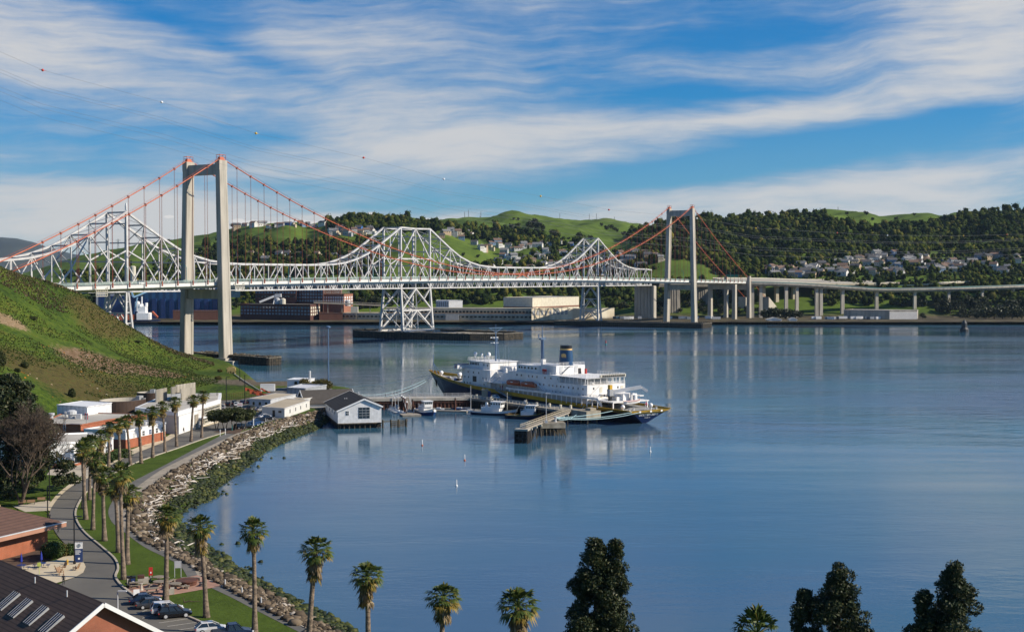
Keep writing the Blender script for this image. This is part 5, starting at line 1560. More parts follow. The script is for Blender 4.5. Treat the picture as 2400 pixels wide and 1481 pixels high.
# ================================================================== work boats
def tug(px, py, L, Bm, rz, lab, style=0, name='workboat'):
 p = G(px, py, 0)
 e = empty(name, p, rz, lab, 'workboat')
 st_ = [(-L / 2, .62, 1.5), (-L * .42, .86, 1.35), (-L * .2, 1, 1.25), (L * .1, 1, 1.4), (L * .28, .86, 1.75), (L * .40, .55, 2.15), (L * .49, .08, 2.6)]
 m = MB(); k_ = 5
 for side in (1, -1):
  vs = []
  for x, b_, z in st_:
   b_ *= Bm / 2
   w_ = b_ * (.86 if x < L * .3 else .55)
   vs += [(x, b_ * side, z), (x, b_ * .99 * side, z * .62), (x, b_ * .97 * side, z * .60), (x - max(0, x) * .06, w_ * side, 0), (x - max(0, x) * .1, w_ * .7 * side, -.7)]
  for i in range(len(st_) - 1):
   for k in range(k_ - 1):
    f = [vs[i * k_ + k], vs[(i + 1) * k_ + k], vs[(i + 1) * k_ + k + 1], vs[i * k_ + k + 1]]
    if side < 0: f.reverse()
    m.add(f, [(0, 1, 2, 3)], (1 if style < 2 else 2) if k == 0 else 0)
  tr = vs[:k_]
  m.add([(q[0], 0, q[2]) for q in tr[::-1]] + tr, [tuple(range(2 * k_))], 0)
 hull_ = m.build('hull', [M['navyb'] if style == 0 else M['navy'], M['white'], M['black']], e)
 m = MB()
 for a, b_ in zip(st_[:-1], st_[1:]):
  m.quad((a[0], -a[1] * Bm / 2 + .08, a[2] - .35), (b_[0], -b_[1] * Bm / 2 + .08, b_[2] - .35), (b_[0], b_[1] * Bm / 2 - .08, b_[2] - .35), (a[0], a[1] * Bm / 2 - .08, a[2] - .35))
 m.build('deck', M['tan'] if style else M['concdark'], e)
 m = MB()
 for s_ in (1, -1):
  for a, b_ in zip(st_[:-1], st_[1:]): m.beam((a[0], a[1] * Bm / 2 * s_, a[2] + .05), (b_[0], b_[1] * Bm / 2 * s_, b_[2] + .05), .2, .12)
 m.build('rubbing_strake', M['yellow'] if style == 2 else M['cream'], hull_)
 hx0, hx1 = (-L * .26, L * .14) if style < 2 else (-L * .10, L * .22)
 bh = Bm * .62
 m = MB(); m.box(hx0, hx1, -bh / 2, bh / 2, .9, 2.9); dh = m.build('deckhouse', M['white'], e)
 px0, px1 = (hx1 - L * .19, hx1 + .5)
 m = MB(); m.box(px0, px1, -bh / 2 + .1, bh / 2 - .1, 2.9, 5.0); m.box(px0 - .25, px1 + .4, -bh / 2 - .1, bh / 2 + .1, 5.0, 5.15); ph = m.build('pilothouse', M['white'], e)
 for s_ in (1, -1):
  for x in np.linspace(px0 + .4, px1 - .5, 4):
   m = MB(); m.box(x - .28, x + .28, (bh / 2 - .1) * s_ - .05, (bh / 2 - .1) * s_ + .05, 4.0, 4.65); m.build('window', M['glass'], ph)
 for y in np.linspace(-bh / 2 + .6, bh / 2 - .6, 4):
  m = MB(); m.box(px1 - .05, px1 + .05, y - .3, y + .3, 4.0, 4.65); m.build('window', M['glass'], ph)
 m = MB(); fx = hx0 + .9
 m.lathe([(.6, 2.9), (.55, 4.3), (.5, 4.6)], 8, (fx + .6, 0, 0)); m.build('funnel', M['white'] if style != 0 else M['grey'], e)
 m = MB(); mx_ = (px0 - .6) if style < 2 else px0 - .4
 m.tube([(mx_, 0, 2.9), (mx_, 0, 8.3 if style == 0 else 7.2)], [.13, .07], 6); m.beam((mx_, -1, 6.6), (mx_, 1, 6.6), .1); m.box(mx_ - .3, mx_ + .5, -.5, .5, 5.8, 6.0)
 if style == 1: m.tube([(L * .27, 0, 1.2), (L * .27, 0, 8.8)], [.16, .09], 6)
 if style == 2: m.tube([(-L * .30, 0, 1.2), (-L * .14, 0, 5.6)], [.1, .07], 5)
 m.build('mast', M['cream'] if style else M['grey'], e)
 m = MB()
 for k in range(12): m.beam((px0 - .9 + .38 * math.cos(k * PI / 6), bh / 2 + .1, 2.2 + .38 * math.sin(k * PI / 6)), (px0 - .9 + .38 * math.cos((k + 1) * PI / 6), bh / 2 + .1, 2.2 + .38 * math.sin((k + 1) * PI / 6)), .16)
 m.build('life_ring', M['red'], e)
 rl = MB()
 for s_ in (1, -1):
  for x in np.arange(hx0, hx1, 1.2): rl.beam((x, bh / 2 * s_, 2.9), (x, bh / 2 * s_, 3.7), .05)
  rl.beam((hx0, bh / 2 * s_, 3.7), (px0, bh / 2 * s_, 3.7), .06); rl.beam((hx0, bh / 2 * s_, 3.3), (px0, bh / 2 * s_, 3.3), .05)
 rl.build('railing', M['white'], dh)
 return e
tug(999, 970, 17, 5.6, R(-68), 'blue and white workboat moored bow-on to the camera at the floating dock', 0)
tug(1160, 972, 19.5, 5.6, R(-28), 'navy workboat with tall mast and white wheelhouse moored side-on at the wharf', 1)
tug(1233, 981, 15.5, 5.2, R(-20), 'black tug with a low deck rimmed yellow, moored behind the walkway', 2)
def sailboat(px, py, L, rz, lab, mast=0, hullm='white', grp='small craft in the basin'):
 p = G(px, py, 0)
 e = empty('sailboat', p, rz, lab, 'sailboat', grp)
 m = MB()
 sec = [(-L / 2, .30 * L * .5, .55), (-L * .2, .36 * L * .5, .55), (L * .15, .30 * L * .5, .6), (L * .38, .13 * L * .5, .7), (L / 2, .02, .75)]
 vs = []
 for x, b_, z in sec: vs += [(x, -b_, z), (x, -b_ * .7, -.1), (x, b_ * .7, -.1), (x, b_, z)]
 for i in range(4):
  for k in range(3): m.add([vs[i * 4 + k], vs[(i + 1) * 4 + k], vs[(i + 1) * 4 + k + 1], vs[i * 4 + k + 1]], [(0, 1, 2, 3)])
  m.add([vs[i * 4], vs[i * 4 + 3], vs[i * 4 + 7], vs[i * 4 + 4]], [(0, 1, 2, 3)])
 m.add(vs[:4], [(0, 1, 2, 3)])
 m.build('hull', M[hullm], e)
 m = MB(); m.box(-L * .12, L * .2, -L * .09, L * .09, .55, .95); m.build('cabin', M['white'], e)
 if mast:
  m = MB(); m.tube([(L * .08, 0, .6), (L * .08, 0, mast)], [.13, .08], 6); m.build('mast', M['lgrey'], e)
  m = MB(); m.tube([(L * .06, 0, 1.5), (-L * .40, 0, 1.4)], .10, 5); m.tube([(L * .04, 0, 1.62), (-L * .36, 0, 1.5)], [.2, .12], 6); m.build('boom', M['lgrey'], e)
 return e
sailboat(1100, 965, 7.5, R(-22), 'white sailboat with one tall mast between the floats and the navy workboat', 10.2)
for i, (x, y, a, ms, lab) in enumerate(((917, 960, -30, 7.5, 'leftmost white dinghy of the raft below the grey gangway'), (924, 963, -28, 8.0, 'second white dinghy from the left in the raft below the grey gangway'), (931, 966, -28, 7.6, 'third white dinghy from the left in the raft below the grey gangway'), (938, 969, -27, 0, 'rightmost white dinghy of the raft, mast down, beside the rusty piles'))):
 sailboat(x, y, 5.6, R(a), lab, ms, grp='white sailing dinghies rafted by the pier')
sailboat(1075, 960, 6.5, R(-15), 'small blue and white motor launch by the lone dock pile', 0, 'navyb')
sailboat(1027, 960, 5, R(-10), 'small pale rubber boat lying against the float right of the blue workboat', 0, 'lgrey')
# ================================================================== buoys, far craft
def buoy(px, py, h, lab, mats, prof=None):
 m = MB()
 pr = prof or [(.02, -.4), (.32, -.3), (.32, .25), (.14, .4), (.13, h * .9), (.02, h)]
 m.lathe(pr[:4], 8, mi=1); m.lathe(pr[3:], 8, mi=0)
 return m.build('buoy', [M[mats[0]], M[mats[1]]], loc=G(px, py, 0), label=lab, cat='buoy', group='small buoys on the water')
buoy(989.5, 1044, 1.9, 'white and orange spar buoy left of the walkway piles', ('white', 'orange'))
buoy(1089, 1079, 1.8, 'white and orange spar buoy between the other two in the open bay', ('white', 'orange'))
buoy(1070, 1139, 1.7, 'white spar buoy nearest the camera in the middle of the bay', ('white', 'white'))
buoy(1524, 1059, 1.6, 'white spar buoy below the ship stern', ('white', 'white'))
buoy(1420, 808, 3.2, 'red and green channel buoy beyond the ship funnel', ('red', 'teal'), [(.02, -.6), (.9, -.5), (.9, .8), (.45, 1.2), (.40, 2.6), (.05, 3.6)])
m = MB(); m.lathe([(4.5, -1), (4.2, 2.5), (2.8, 4.5), (2.5, 8.5), (1.6, 10), (.3, 12)], 12)
m.build('channel_marker', M['dark'], loc=G(2260, 778, 0), label='dark stubby channel marker near the far right shore', cat='channel marker')
e = empty('speedboat', G(354, 758, 0), R(175), 'tiny speedboat trailing a white wake near the far refinery quay', 'boat')
m = MB(); m.box(-3.5, 2.5, -1.2, 1.2, 0, 1.0); m.prism([(2.5, -1.2), (4.2, 0), (2.5, 1.2)], 0, 1.0); m.build('hull', M['white'], e)
m = MB(); m.box(-1, 1, -.9, .9, 1, 2.2); m.build('cabin', M['grey'], e)
# ================================================================== campus ground
def lawnmat(name, a, b_, sc):
 return grassmat(name, [(.34, a), (.50, b_), (.62, tuple(x * 1.25 for x in b_)), (.74, (b_[0] * 1.5, b_[1] * 1.15, b_[2]))], .12, fine=sc, bump=.35)
M['lawn'] = lawnmat('lawn_grass', (.036, .060, .009), (.060, .092, .013), 1.4)
M['road'] = pm('road_asphalt', (.135, .125, .105), (.100, .094, .082), .12, .9, coord='World', bump=.1, bscale=4)
M['path'] = pm('path_asphalt', (.145, .138, .122), (.105, .100, .090), .35, .9, coord='World', bump=.1, bscale=4)
M['pavement'] = pm('pale_paving', (.48, .42, .32), (.38, .33, .26), .3, .85, coord='World')
M['sand'] = pm('sand_paving', (.58, .49, .34), (.50, .42, .29), .4, .9, coord='World')
M['plaza'] = brickmat('pink_brick_paving', (.42, .24, .17), (.36, .20, .14), (.34, .22, .17), 3.0)
M['kerb'] = pm('kerb_concrete', (.46, .40, .31), (.34, .30, .24), .5, .85, coord='World')
M['soil'] = pm('bark_soil', (.11, .065, .04), (.06, .036, .024), .5, .95, coord='World', bump=.4)
M['gravel'] = pm('gravel_verge', (.36, .31, .24), (.24, .21, .16), .6, .95, coord='World', bump=.4)
M['paintw'] = pm('road_paint', (.55, .53, .48), (.40, .38, .34), 2.0, .8)
M['painty'] = pm('yellow_road_paint', (.45, .28, .05), (.35, .22, .05), 2.0, .8)
def sheet(name, px, mat, dz_, kind='structure', z=3.8):
 bm = bmesh.new()
 vs = [bm.verts.new(tuple(G(x, y, z + dz_))) for x, y in px]
 f = bm.faces.new(vs)
 if f.normal.z < 0: f.normal_flip()
 f.normal_update()
 if f.normal.z < 0: f.normal_flip()
 bmesh.ops.triangulate(bm, faces=[f])
 me = bpy.data.meshes.new(name); bm.to_mesh(me); bm.free(); me.materials.append(M[mat])
 o = bpy.data.objects.new(name, me); COL.objects.link(o)
 return tag(o, kind=kind)
def smooth_px(pl, n=5):
 out = []
 m_ = len(pl)
 for i in range(m_ - 1):
  p0, p1, p2, p3 = pl[max(i - 1, 0)], pl[i], pl[i + 1], pl[min(i + 2, m_ - 1)]
  for k in range(n):
   u = k / n
   out.append(tuple(.5 * (2 * b_ + (c - a) * u + (2 * a - 5 * b_ + 4 * c - d) * u * u + (3 * b_ - a - 3 * c + d) * u ** 3) for a, b_, c, d in zip(p0, p1, p2, p3)))
 out.append(pl[-1])
 return out
RR = smooth_px([(528, 1013), (470, 1031), (420, 1049), (360, 1069), (309, 1088), (262, 1112), (222, 1136), (198, 1158), (184, 1180), (177, 1200), (181, 1222), (200, 1249), (238, 1281), (268, 1308), (277, 1330), (271, 1351), (284, 1371), (314, 1395)])
RL = smooth_px([(515, 990), (470, 1003), (422, 1017), (387, 1034), (340, 1053), (301, 1068), (262, 1088), (228, 1110), (206, 1120), (173, 1136), (146, 1157), (127, 1179), (116, 1201), (119, 1225), (135, 1254), (154, 1275), (179, 1297), (194, 1315), (196, 1333), (180, 1349), (150, 1362)])
LAWNEDGE = smooth_px([(314, 1395), (372, 1420), (444, 1446), (515, 1479), (590, 1520)])
PL = smooth_px([(528, 1015), (478, 1041), (430, 1066), (385, 1090), (340, 1113), (300, 1135), (270, 1165), (254, 1196), (262, 1222), (287, 1243), (338, 1281), (393, 1308), (422, 1325), (439, 1351)])
PR = smooth_px([(550, 1017), (500, 1041), (455, 1062), (412, 1083), (374, 1103), (335, 1130), (298, 1160), (274, 1192), (280, 1222), (300, 1243), (325, 1259), (393, 1295), (444, 1320), (463, 1348)])
PL2 = smooth_px([(495, 1377), (540, 1398), (592, 1425), (675, 1467), (740, 1500)])
PR2 = smooth_px([(518, 1372), (560, 1392), (600, 1411), (675, 1450), (780, 1505)])
sheet('road', RL + [(100, 1390), (60, 1470), (40, 1530), (560, 1540), (520, 1490)] + LAWNEDGE[:-1][::-1][4:] + RR[::-1], 'road', .10)
sheet('car_park', [(515, 990), (528, 1013), (560, 1012), (610, 993), (690, 972), (700, 955), (690, 925), (655, 912), (612, 925), (560, 937), (518, 938), (512, 960)], 'road', .09)
sheet('quay_apron', [(632, 910), (700, 902), (760, 904), (824, 929), (792, 944), (752, 958), (700, 953), (690, 925), (655, 912)], 'path', .10)
sheet('lawn', RR + LAWNEDGE[1:] + [(760, 1540)] + PL2[::-1] + [(475, 1368)] + PL[::-1], 'lawn', .12)
sheet('lawn', [(206, 1119), (173, 1135), (146, 1156), (127, 1178), (112, 1200), (60, 1170), (-150, 1190), (-150, 1080), (90, 1085), (110, 1110)], 'lawn', .10)
sheet('lawn', [(108, 1205), (112, 1225), (129, 1256), (150, 1278), (110, 1290), (70, 1240), (40, 1190), (100, 1186)], 'lawn', .13)
sheet('path', PL + PR[::-1], 'path', .15)
sheet('path', PL2 + PR2[::-1], 'path', .15)
sheet('verge', PR + [(490, 1352), (490, 1366)] + PR2 + [(820, 1520)] + [(x + 6, y - 2) for x, y in CREST_PX[1:-3]], 'gravel', .13)
sheet('plaza', [(292, 1378), (463, 1347), (520, 1372), (495, 1377), (380, 1397), (352, 1399), (318, 1396)], 'plaza', .17)
sheet('terrace', [(48, 1327), (130, 1312), (150, 1303), (180, 1299), (195, 1314), (201, 1327), (195, 1341), (175, 1352), (130, 1366), (60, 1345)], 'sand', .18)
sheet('flower_bed', [(15, 1322), (48, 1330), (110, 1313), (150, 1301), (110, 1283), (0, 1312)], 'soil', .16)
sheet('forecourt', [(118, 1100), (182, 1088), (230, 1092), (206, 1119), (110, 1112)], 'pavement', .11)
sheet('pavement', [(392, 1033), (300, 1068), (262, 1086), (270, 1075), (300, 1056), (392, 1022), (420, 1005), (470, 990), (515, 978), (515, 990), (470, 1002), (422, 1016)], 'sand', .12)
sheet('bed', [(500, 1012), (540, 1002), (575, 1002), (562, 1014), (548, 1016)], 'soil', .14)
sheet('footpath', [(30, 1186), (112, 1172), (127, 1178), (112, 1196), (60, 1199)], 'pavement', .14)
def ribbon(name, pxs, w_, h, mat, z=3.8, dz_=.1, kind='structure'):
 m = MB()
 ps = [G(x, y, z + dz_) for x, y in pxs]
 for a, b_ in zip(ps[:-1], ps[1:]): m.beam(a, b_ + (b_ - a) * .02, w_, h)
 return m.build(name, M[mat], kind=kind)
ribbon('kerb', RR + LAWNEDGE[1:], .35, .34, 'kerb', dz_=.16)
ribbon('kerb', PR2, .2, .2, 'kerb', dz_=.12)
sheet('sidewalk', RL[12:60] + [(x - 8 + .0 * y, y - 3) for x, y in RL[12:60]][::-1], 'sand', .17)
for i, (x0, y0, x1, y1) in enumerate(((314, 1440, 345, 1428), (333, 1448, 370, 1437), (372, 1459, 440, 1449), (392, 1467, 462, 1457), (413, 1476, 488, 1465))):
 m = MB(); a, b_ = G(x0, y0, 3.93), G(x1, y1, 3.93); m.beam(a, b_, .12, .01); m.build('parking_line', M['paintw'], kind='structure')
m = MB()
for a, b_ in zip(((590, 975), (602, 972), (606, 966), (600, 961)), ((602, 972), (606, 966), (600, 961), (575, 958))): m.beam(G(*a, 3.92), G(*b_, 3.92), .2, .01)
m.build('road_line', M['painty'], kind='structure')
# ================================================================== buildings
M['brick'] = brickmat('orange_brick', (.36, .105, .045), (.29, .080, .035), (.30, .17, .11), 5.0)
M['brickred'] = brickmat('red_brick', (.33, .10, .05), (.25, .07, .035), (.28, .17, .12), 5.0)
M['shingle'] = striped('brown_shingle', (.135, .078, .052), (.080, .046, .031), (0, 0, 1), 3.2, .9, .35, .5)
M['hiproof'] = striped('red_brown_shingle', (.115, .062, .045), (.085, .045, .034), (0, 0, 1), 3.0, .9, .35, .4)
M['rooflight'] = pm('pale_flat_roof', (.46, .43, .37), (.36, .33, .28), .12, .9)
M['rooftan'] = pm('tan_flat_roof', (.44, .37, .26), (.36, .30, .21), .15, .9)
M['darkroof'] = striped('dark_shingle', (.034, .030, .026), (.020, .018, .016), (0, 0, 1), 2.5, .9, .4, .5)
M['greyroof'] = striped('grey_brown_shingle', (.075, .065, .055), (.055, .048, .042), (0, 0, 1), 2.5, .9, .4, .4)
M['corrw'] = striped('white_corrugated', (.74, .74, .75), (.60, .61, .63), (1, 1, 0), 1.4, .5, .4, .4)
M['corrg'] = striped('grey_corrugated', (.36, .38, .40), (.26, .28, .30), (1, 1, 0), 1.1, .5, .4, .4)
M['drum'] = striped('rust_brown_cladding', (.062, .034, .022), (.040, .022, .015), (1, 1, 0), 1.5, .7, .35, .3)
M['panel'] = pm('pale_panel', (.62, .60, .57), (.55, .53, .51), .3, .6)
M['siding'] = striped('white_siding', (.76, .76, .75), (.62, .62, .62), (0.7, 0.7, 0), 2.2, .6, .25, .2)
M['mossy'] = pm('lichen_roof', (.38, .29, .12), (.24, .19, .09), .35, .95)
def W2(px, py, z): p = G(px, py, z); return (p.x, p.y)
def inset(fp, d):
 cx = sum(p[0] for p in fp) / len(fp); cy = sum(p[1] for p in fp) / len(fp)
 return [(cx + (p[0] - cx) * (1 - d), cy + (p[1] - cy) * (1 - d)) for p in fp]
def wall_pt(a, b_, u, z, o=0.0):
 d = Vector((b_[0] - a[0], b_[1] - a[1], 0)); n_ = Vector((d.y, -d.x, 0)).normalized()
 return Vector((a[0], a[1], 0)) + d * u + n_ * o + Vector((0, 0, z))
def wall_panel(root, name, a, b_, u0, u1, z0, z1, mat, th=.12, out=.0, parent=None):
 m = WB(root.location)
 p, q = wall_pt(a, b_, u0, 0, out), wall_pt(a, b_, u1, 0, out)
 d = (q - p).normalized()
 m.beam(p + Vector((0, 0, (z0 + z1) / 2)), q + Vector((0, 0, (z0 + z1) / 2)), th, z1 - z0)
 return m.build(name, M[mat], parent or root)
def window(root, a, b_, u, w_, z0, z1, mat='glass', fr='white', bars=True):
 L = math.hypot(b_[0] - a[0], b_[1] - a[1])
 f = wall_panel(root, 'window', a, b_, u - (w_ / 2 + .1) / L, u + (w_ / 2 + .1) / L, z0 - .1, z1 + .1, fr, .10, .02)
 wall_panel(root, 'pane', a, b_, u - w_ / 2 / L, u + w_ / 2 / L, z0, z1, mat, .10, .05, f)
 if bars:
  m = WB(root.location)
  m.beam(wall_pt(a, b_, u, z0, .11), wall_pt(a, b_, u, z1, .11), .08)
  m.beam(wall_pt(a, b_, u - w_ / 2 / L, (z0 + z1) / 2, .11), wall_pt(a, b_, u + w_ / 2 / L, (z0 + z1) / 2, .11), .08)
  m.build('glazing_bars', M[fr], f)
 return f
def block(lab, fp, z0, z1, wall, roof, cat='building', name='building', parapet=.5, base=None, tops=None):
 """flat-roofed building on plan fp (ccw); base = (height, material) lower band"""
 c = Vector((sum(p[0] for p in fp) / len(fp), sum(p[1] for p in fp) / len(fp), z0))
 e = empty(name, c, 0, lab, cat)
 m = WB(c); m.prism(fp, z0, tops or z1); m.build('wall', M[wall], e)
 if base:
  m = WB(c); m.prism(inset(fp, -.008), z0, z0 + base[0]); m.build('base_wall', M[base[1]], e)
 m = WB(c)
 zt = tops or [z1] * len(fp)
 ins = inset(fp, .05)
 m.prism(ins, [z + .01 for z in zt], [z + .06 for z in zt]); rf = m.build('roof', M[roof], e)
 m = WB(c)
 n_ = len(fp)
 for i in range(n_):
  a, b_ = fp[i], fp[(i + 1) % n_]
  za, zb_ = zt[i], zt[(i + 1) % n_]
  m.beam((a[0], a[1], za + parapet / 2 - .1), (b_[0], b_[1], zb_ + parapet / 2 - .1), .45, parapet)
 m.build('parapet', M[wall], e)
 return e
def gable(lab, p0, ux, L, Wd, z0, ze, zr, wall, roof, over=.7, name='building', ridge=.5, zer=None, trim='white'):
 """gabled building: p0 front left plan corner, ux unit along gable front, depth goes left-normal of ux; ridge at fraction of width"""
 ux = Vector((ux[0], ux[1], 0)).normalized(); uy = Vector((-ux.y, ux.x, 0))
 P0 = Vector((p0[0], p0[1], 0))
 zer = ze if zer is None else zer
 e = empty(name, P0 + ux * Wd / 2 + uy * L / 2 + Vector((0, 0, z0)), 0, lab, 'building')
 m = WB(e.location)
 prof_ = [(0, z0), (Wd, z0), (Wd, zer), (Wd * ridge, zr), (0, ze)]
 vs = [P0 + ux * x + Vector((0, 0, z)) for x, z in prof_] + [P0 + uy * L + ux * x + Vector((0, 0, z)) for x, z in prof_]
 m.add(vs, [(0, 1, 2, 3, 4), (9, 8, 7, 6, 5), (0, 5, 6, 1), (1, 6, 7, 2), (4, 9, 5, 0)])
 m.build('wall', M[wall], e)
 rfo = None
 m = WB(e.location)
 for xa, za, xb, zb_ in ((Wd * ridge, zr, 0, ze), (Wd * ridge, zr, Wd, zer)):
  dx = (xb - xa); k = over / abs(dx)
  xe, zz = xb + dx * k, zb_ + (zb_ - za) * k
  A = [P0 - uy * over + ux * xa + Vector((0, 0, za + .30)), P0 + uy * (L + over) + ux * xa + Vector((0, 0, za + .30)), P0 + uy * (L + over) + ux * xe + Vector((0, 0, zz + .30)), P0 - uy * over + ux * xe + Vector((0, 0, zz + .30))]
  Bq = [q - Vector((0, 0, .25)) for q in A]
  m.add(A + Bq, [(0, 1, 2, 3), (7, 6, 5, 4), (0, 3, 7, 4), (1, 5, 6, 2), (2, 6, 7, 3)])
 rfo = m.build('roof', M[roof], e)
 for y in (-over - .06, L + over + .06):
  m = WB(e.location)
  for xa, za, xb, zb_ in ((Wd * ridge, zr, 0, ze), (Wd * ridge, zr, Wd, zer)):
   dx = (xb - xa); k = over / abs(dx)
   m.beam(P0 + uy * y + ux * xa + Vector((0, 0, za + .1)), P0 + uy * y + ux * (xb + dx * k) + Vector((0, 0, zb_ + (zb_ - za) * k + .1)), .14, .5)
  m.build('bargeboard', M[trim], e)
 e['ux'] = (ux.x, ux.y)
 return e, P0, ux, uy
ap = G(235, 1414, 13.0)
rd = Vector((-.67, .742, 0)).normalized()
ux = Vector((rd.y, -rd.x, 0))
half = 9.0
e, P0, ux, uy = gable('brick house with brown shingle roof and slanted skylights in the near corner', ap - ux * half + Vector((0, 0, 0)), ux, 42, half * 2, 3.8, 7.2, 13.0, 'brickred', 'shingle', 1.0)
slope = (13.0 - 7.2) / half
M['skyglass'] = striped('skylight_glass', (.035, .055, .11), (.012, .018, .035), (1, 1, 0), 1.1, .6, .2, .0)
M['skyglass'].node_tree.nodes['Principled BSDF'].inputs['Specular IOR Level'].default_value = .08
for i, (x, y) in enumerate(((20, 1409), (49, 1426), (86, 1443), (122, 1462), (-30, 1385))):
 d = ray(x, y); n_ = (Vector((-ux.x * slope, -ux.y * slope, 1))).normalized()
 p_on = P0 + ux * half + Vector((0, 0, 13.3))
 t_ = ((p_on - Vector((0, 0, HCAM))).dot(n_)) / Vector(d).dot(n_)
 c = Vector((0, 0, HCAM)) + Vector(d) * t_
 dn_ = (-ux - Vector((0, 0, slope))).normalized()
 mt = Matrix((dn_, uy, dn_.cross(uy))).transposed()
 m = WB(e.location)
 a = [c + uy * (sy * .85) + dn_ * sx * 1.5 + n_ * (.13 + (.14 if sx < 0 else 0)) for sx, sy in ((-1, -1), (1, -1), (1, 1), (-1, 1))]
 b_ = [c + uy * (sy * .85) + dn_ * sx * 1.5 - n_ * .1 for sx, sy in ((-1, -1), (1, -1), (1, 1), (-1, 1))]
 m.add(a + b_, [(0, 1, 5, 4), (1, 2, 6, 5), (2, 3, 7, 6), (3, 0, 4, 7)])
 s_ = m.build('skylight', M['grey'], e)
 m = WB(e.location)
 a2 = [q + n_ * .03 for q in a]; m.add(a2, [(0, 1, 2, 3)]); m.build('pane', M['skyglass'], s_)
 m = WB(e.location)
 for u in (-.85, -.28, .28, .85): m.beam(c + uy * u - dn_ * 1.5 + n_ * .32, c + uy * u + dn_ * 1.5 + n_ * .18, .05)
 m.build('glazing_bars', M['grey'], s_)
for x, y in ((82, 1366), (157, 1398)):
 d = ray(x, y); n_ = (Vector((-ux.x * slope, -ux.y * slope, 1))).normalized(); p_on = P0 + ux * half + Vector((0, 0, 13.3))
 t_ = ((p_on - Vector((0, 0, HCAM))).dot(n_)) / Vector(d).dot(n_); c = Vector((0, 0, HCAM)) + Vector(d) * t_
 m = WB(e.location); m.tube([c, c + Vector((0, 0, .8))], .09, 6); m.build('vent_pipe', M['lgrey'], e)
A = Vector((*W2(112, 1284, 3.8), 0)); Bq = Vector((*W2(0, 1312, 3.8), 0))
d1 = (Bq - A).normalized(); d2 = Vector((d1.y, -d1.x, 0))
if d2.x > 0: d2 = -d2
fp = [A, A + d2 * 26, A + d2 * 26 + d1 * 34, A + d1 * 34]
e = empty('brick_hall', fp[0] + (fp[2] - fp[0]) / 2 + Vector((0, 0, 3.8)), 0, 'orange brick hall with low brown hipped roof beside the curving road', 'building')
m = WB(e.location); m.prism([(p.x, p.y) for p in fp], 3.8, 8.0); m.build('wall', M['brick'], e)
ov = [A - d1 * 2.2 - d2 * 2.2, A + d2 * 28 - d1 * 2.2, A + d2 * 28 + d1 * 36, A - d2 * 2.2 + d1 * 36]
tp = [A + d1 * 5.0 + d2 * 6.0, A + d2 * 20 + d1 * 5.0, A + d2 * 20 + d1 * 29, A + d2 * 6.0 + d1 * 29]
m = WB(e.location)
vs = [p + Vector((0, 0, 8.2)) for p in ov] + [p + Vector((0, 0, 11.6)) for p in tp]
m.add(vs, [(0, 1, 5, 4), (1, 2, 6, 5), (2, 3, 7, 6), (3, 0, 4, 7), (3, 2, 1, 0)]); rf = m.build('roof', M['hiproof'], e)
m = WB(e.location); m.prism([(p.x, p.y) for p in tp], 11.62, 11.9); m.build('flat_top', M['mossy'], rf)
m = WB(e.location)
for a, b_ in zip(ov, ov[1:] + ov[:1]): m.beam(a + Vector((0, 0, 7.85)), b_ + Vector((0, 0, 7.85)), .2, .7)
m.build('fascia', pm('terracotta_fascia', (.40, .20, .13), (.34, .17, .11), .5, .7), e)
m = WB(e.location)
for a, b_ in zip(ov, ov[1:] + ov[:1]): m.beam(a + Vector((0, 0, 8.28)), b_ + Vector((0, 0, 8.28)), .3, .16)
m.build('gutter', M['lgrey'], e)
fp = [W2(113, 1098, 3.8), W2(164, 1095, 3.8), W2(200, 1087, 3.8), W2(232, 1078, 3.8), W2(256, 1071, 3.8), W2(266, 1064, 3.8), W2(262, 1058, 3.8), (-118, 366), (-137, 352), (-131, 338)]
e = block('white building with brick base and rounded end behind the cluster of palms', fp, 3.8, 9.6, 'white', 'rooflight', base=(1.35, 'brick'), tops=[9.9, 9.9, 9.2, 8.8, 8.5, 8.3, 8.3, 8.6, 9.4, 9.6])
for i, us in ((2, (.35, .8)), (3, (.25, .75)), (4, (.5,))):
 for u in us: window(e, fp[i], fp[i + 1], u, 1.5, 5.3, 6.9)
window(e, fp[1], fp[2], .45, 2.0, 4.6, 6.2, bars=False)
m = WB(e.location)
for x, y, s_ in ((-120, 345, 1.3), (-124, 350, .8)): m.lathe([(s_ * .7, 9.2), (s_ * .7, 10.6), (s_, 10.7), (s_, 11.4)], 10, (x, y, 0))
m.build('roof_vent', M['lgrey'], e)
fp = [(-135.5, 378), W2(188, 1021.5, 5.8), (-119, 388), (-112, 404), (-139, 409)]
fp[1] = (-122.6, 374.5)
e = block('brick building with pale flat roof and roof vents below the headland', fp, 3.8, 10.0, 'brick', 'rooflight', parapet=.35)
m = WB(e.location)
for x, y in ((-131, 392),): m.lathe([(1.0, 10), (1.0, 11.2), (1.5, 11.3), (1.5, 12.2), (.8, 12.6)], 12, (x, y, 0))
m.bbox((-128.5, 391, 10), 1.4, 1.4, 1.5)
m.build('roof_fan', M['lgrey'], e)
for x, y, s_ in ((-137, 392, .9), (-134, 396, .7)):
 m = WB(e.location); m.lathe([(s_ * .6, 10), (s_ * .6, 11), (s_, 11.1), (s_, 11.7)], 10, (x, y, 0)); m.build('roof_vent', M['lgrey'], e)
m = WB(e.location)
p = wall_pt(fp[0], fp[1], .62, 0, .3)
dd_ = Vector((fp[1][0] - fp[0][0], fp[1][1] - fp[0][1], 0)).normalized() * .35
for s_ in (-1, 1): m.beam(p + dd_ * s_ + Vector((0, 0, 4)), p + dd_ * s_ + Vector((0, 0, 11)), .10)
for z in np.arange(4.5, 11, .6): m.beam(p - dd_ + Vector((0, 0, z)), p + dd_ + Vector((0, 0, z)), .08)
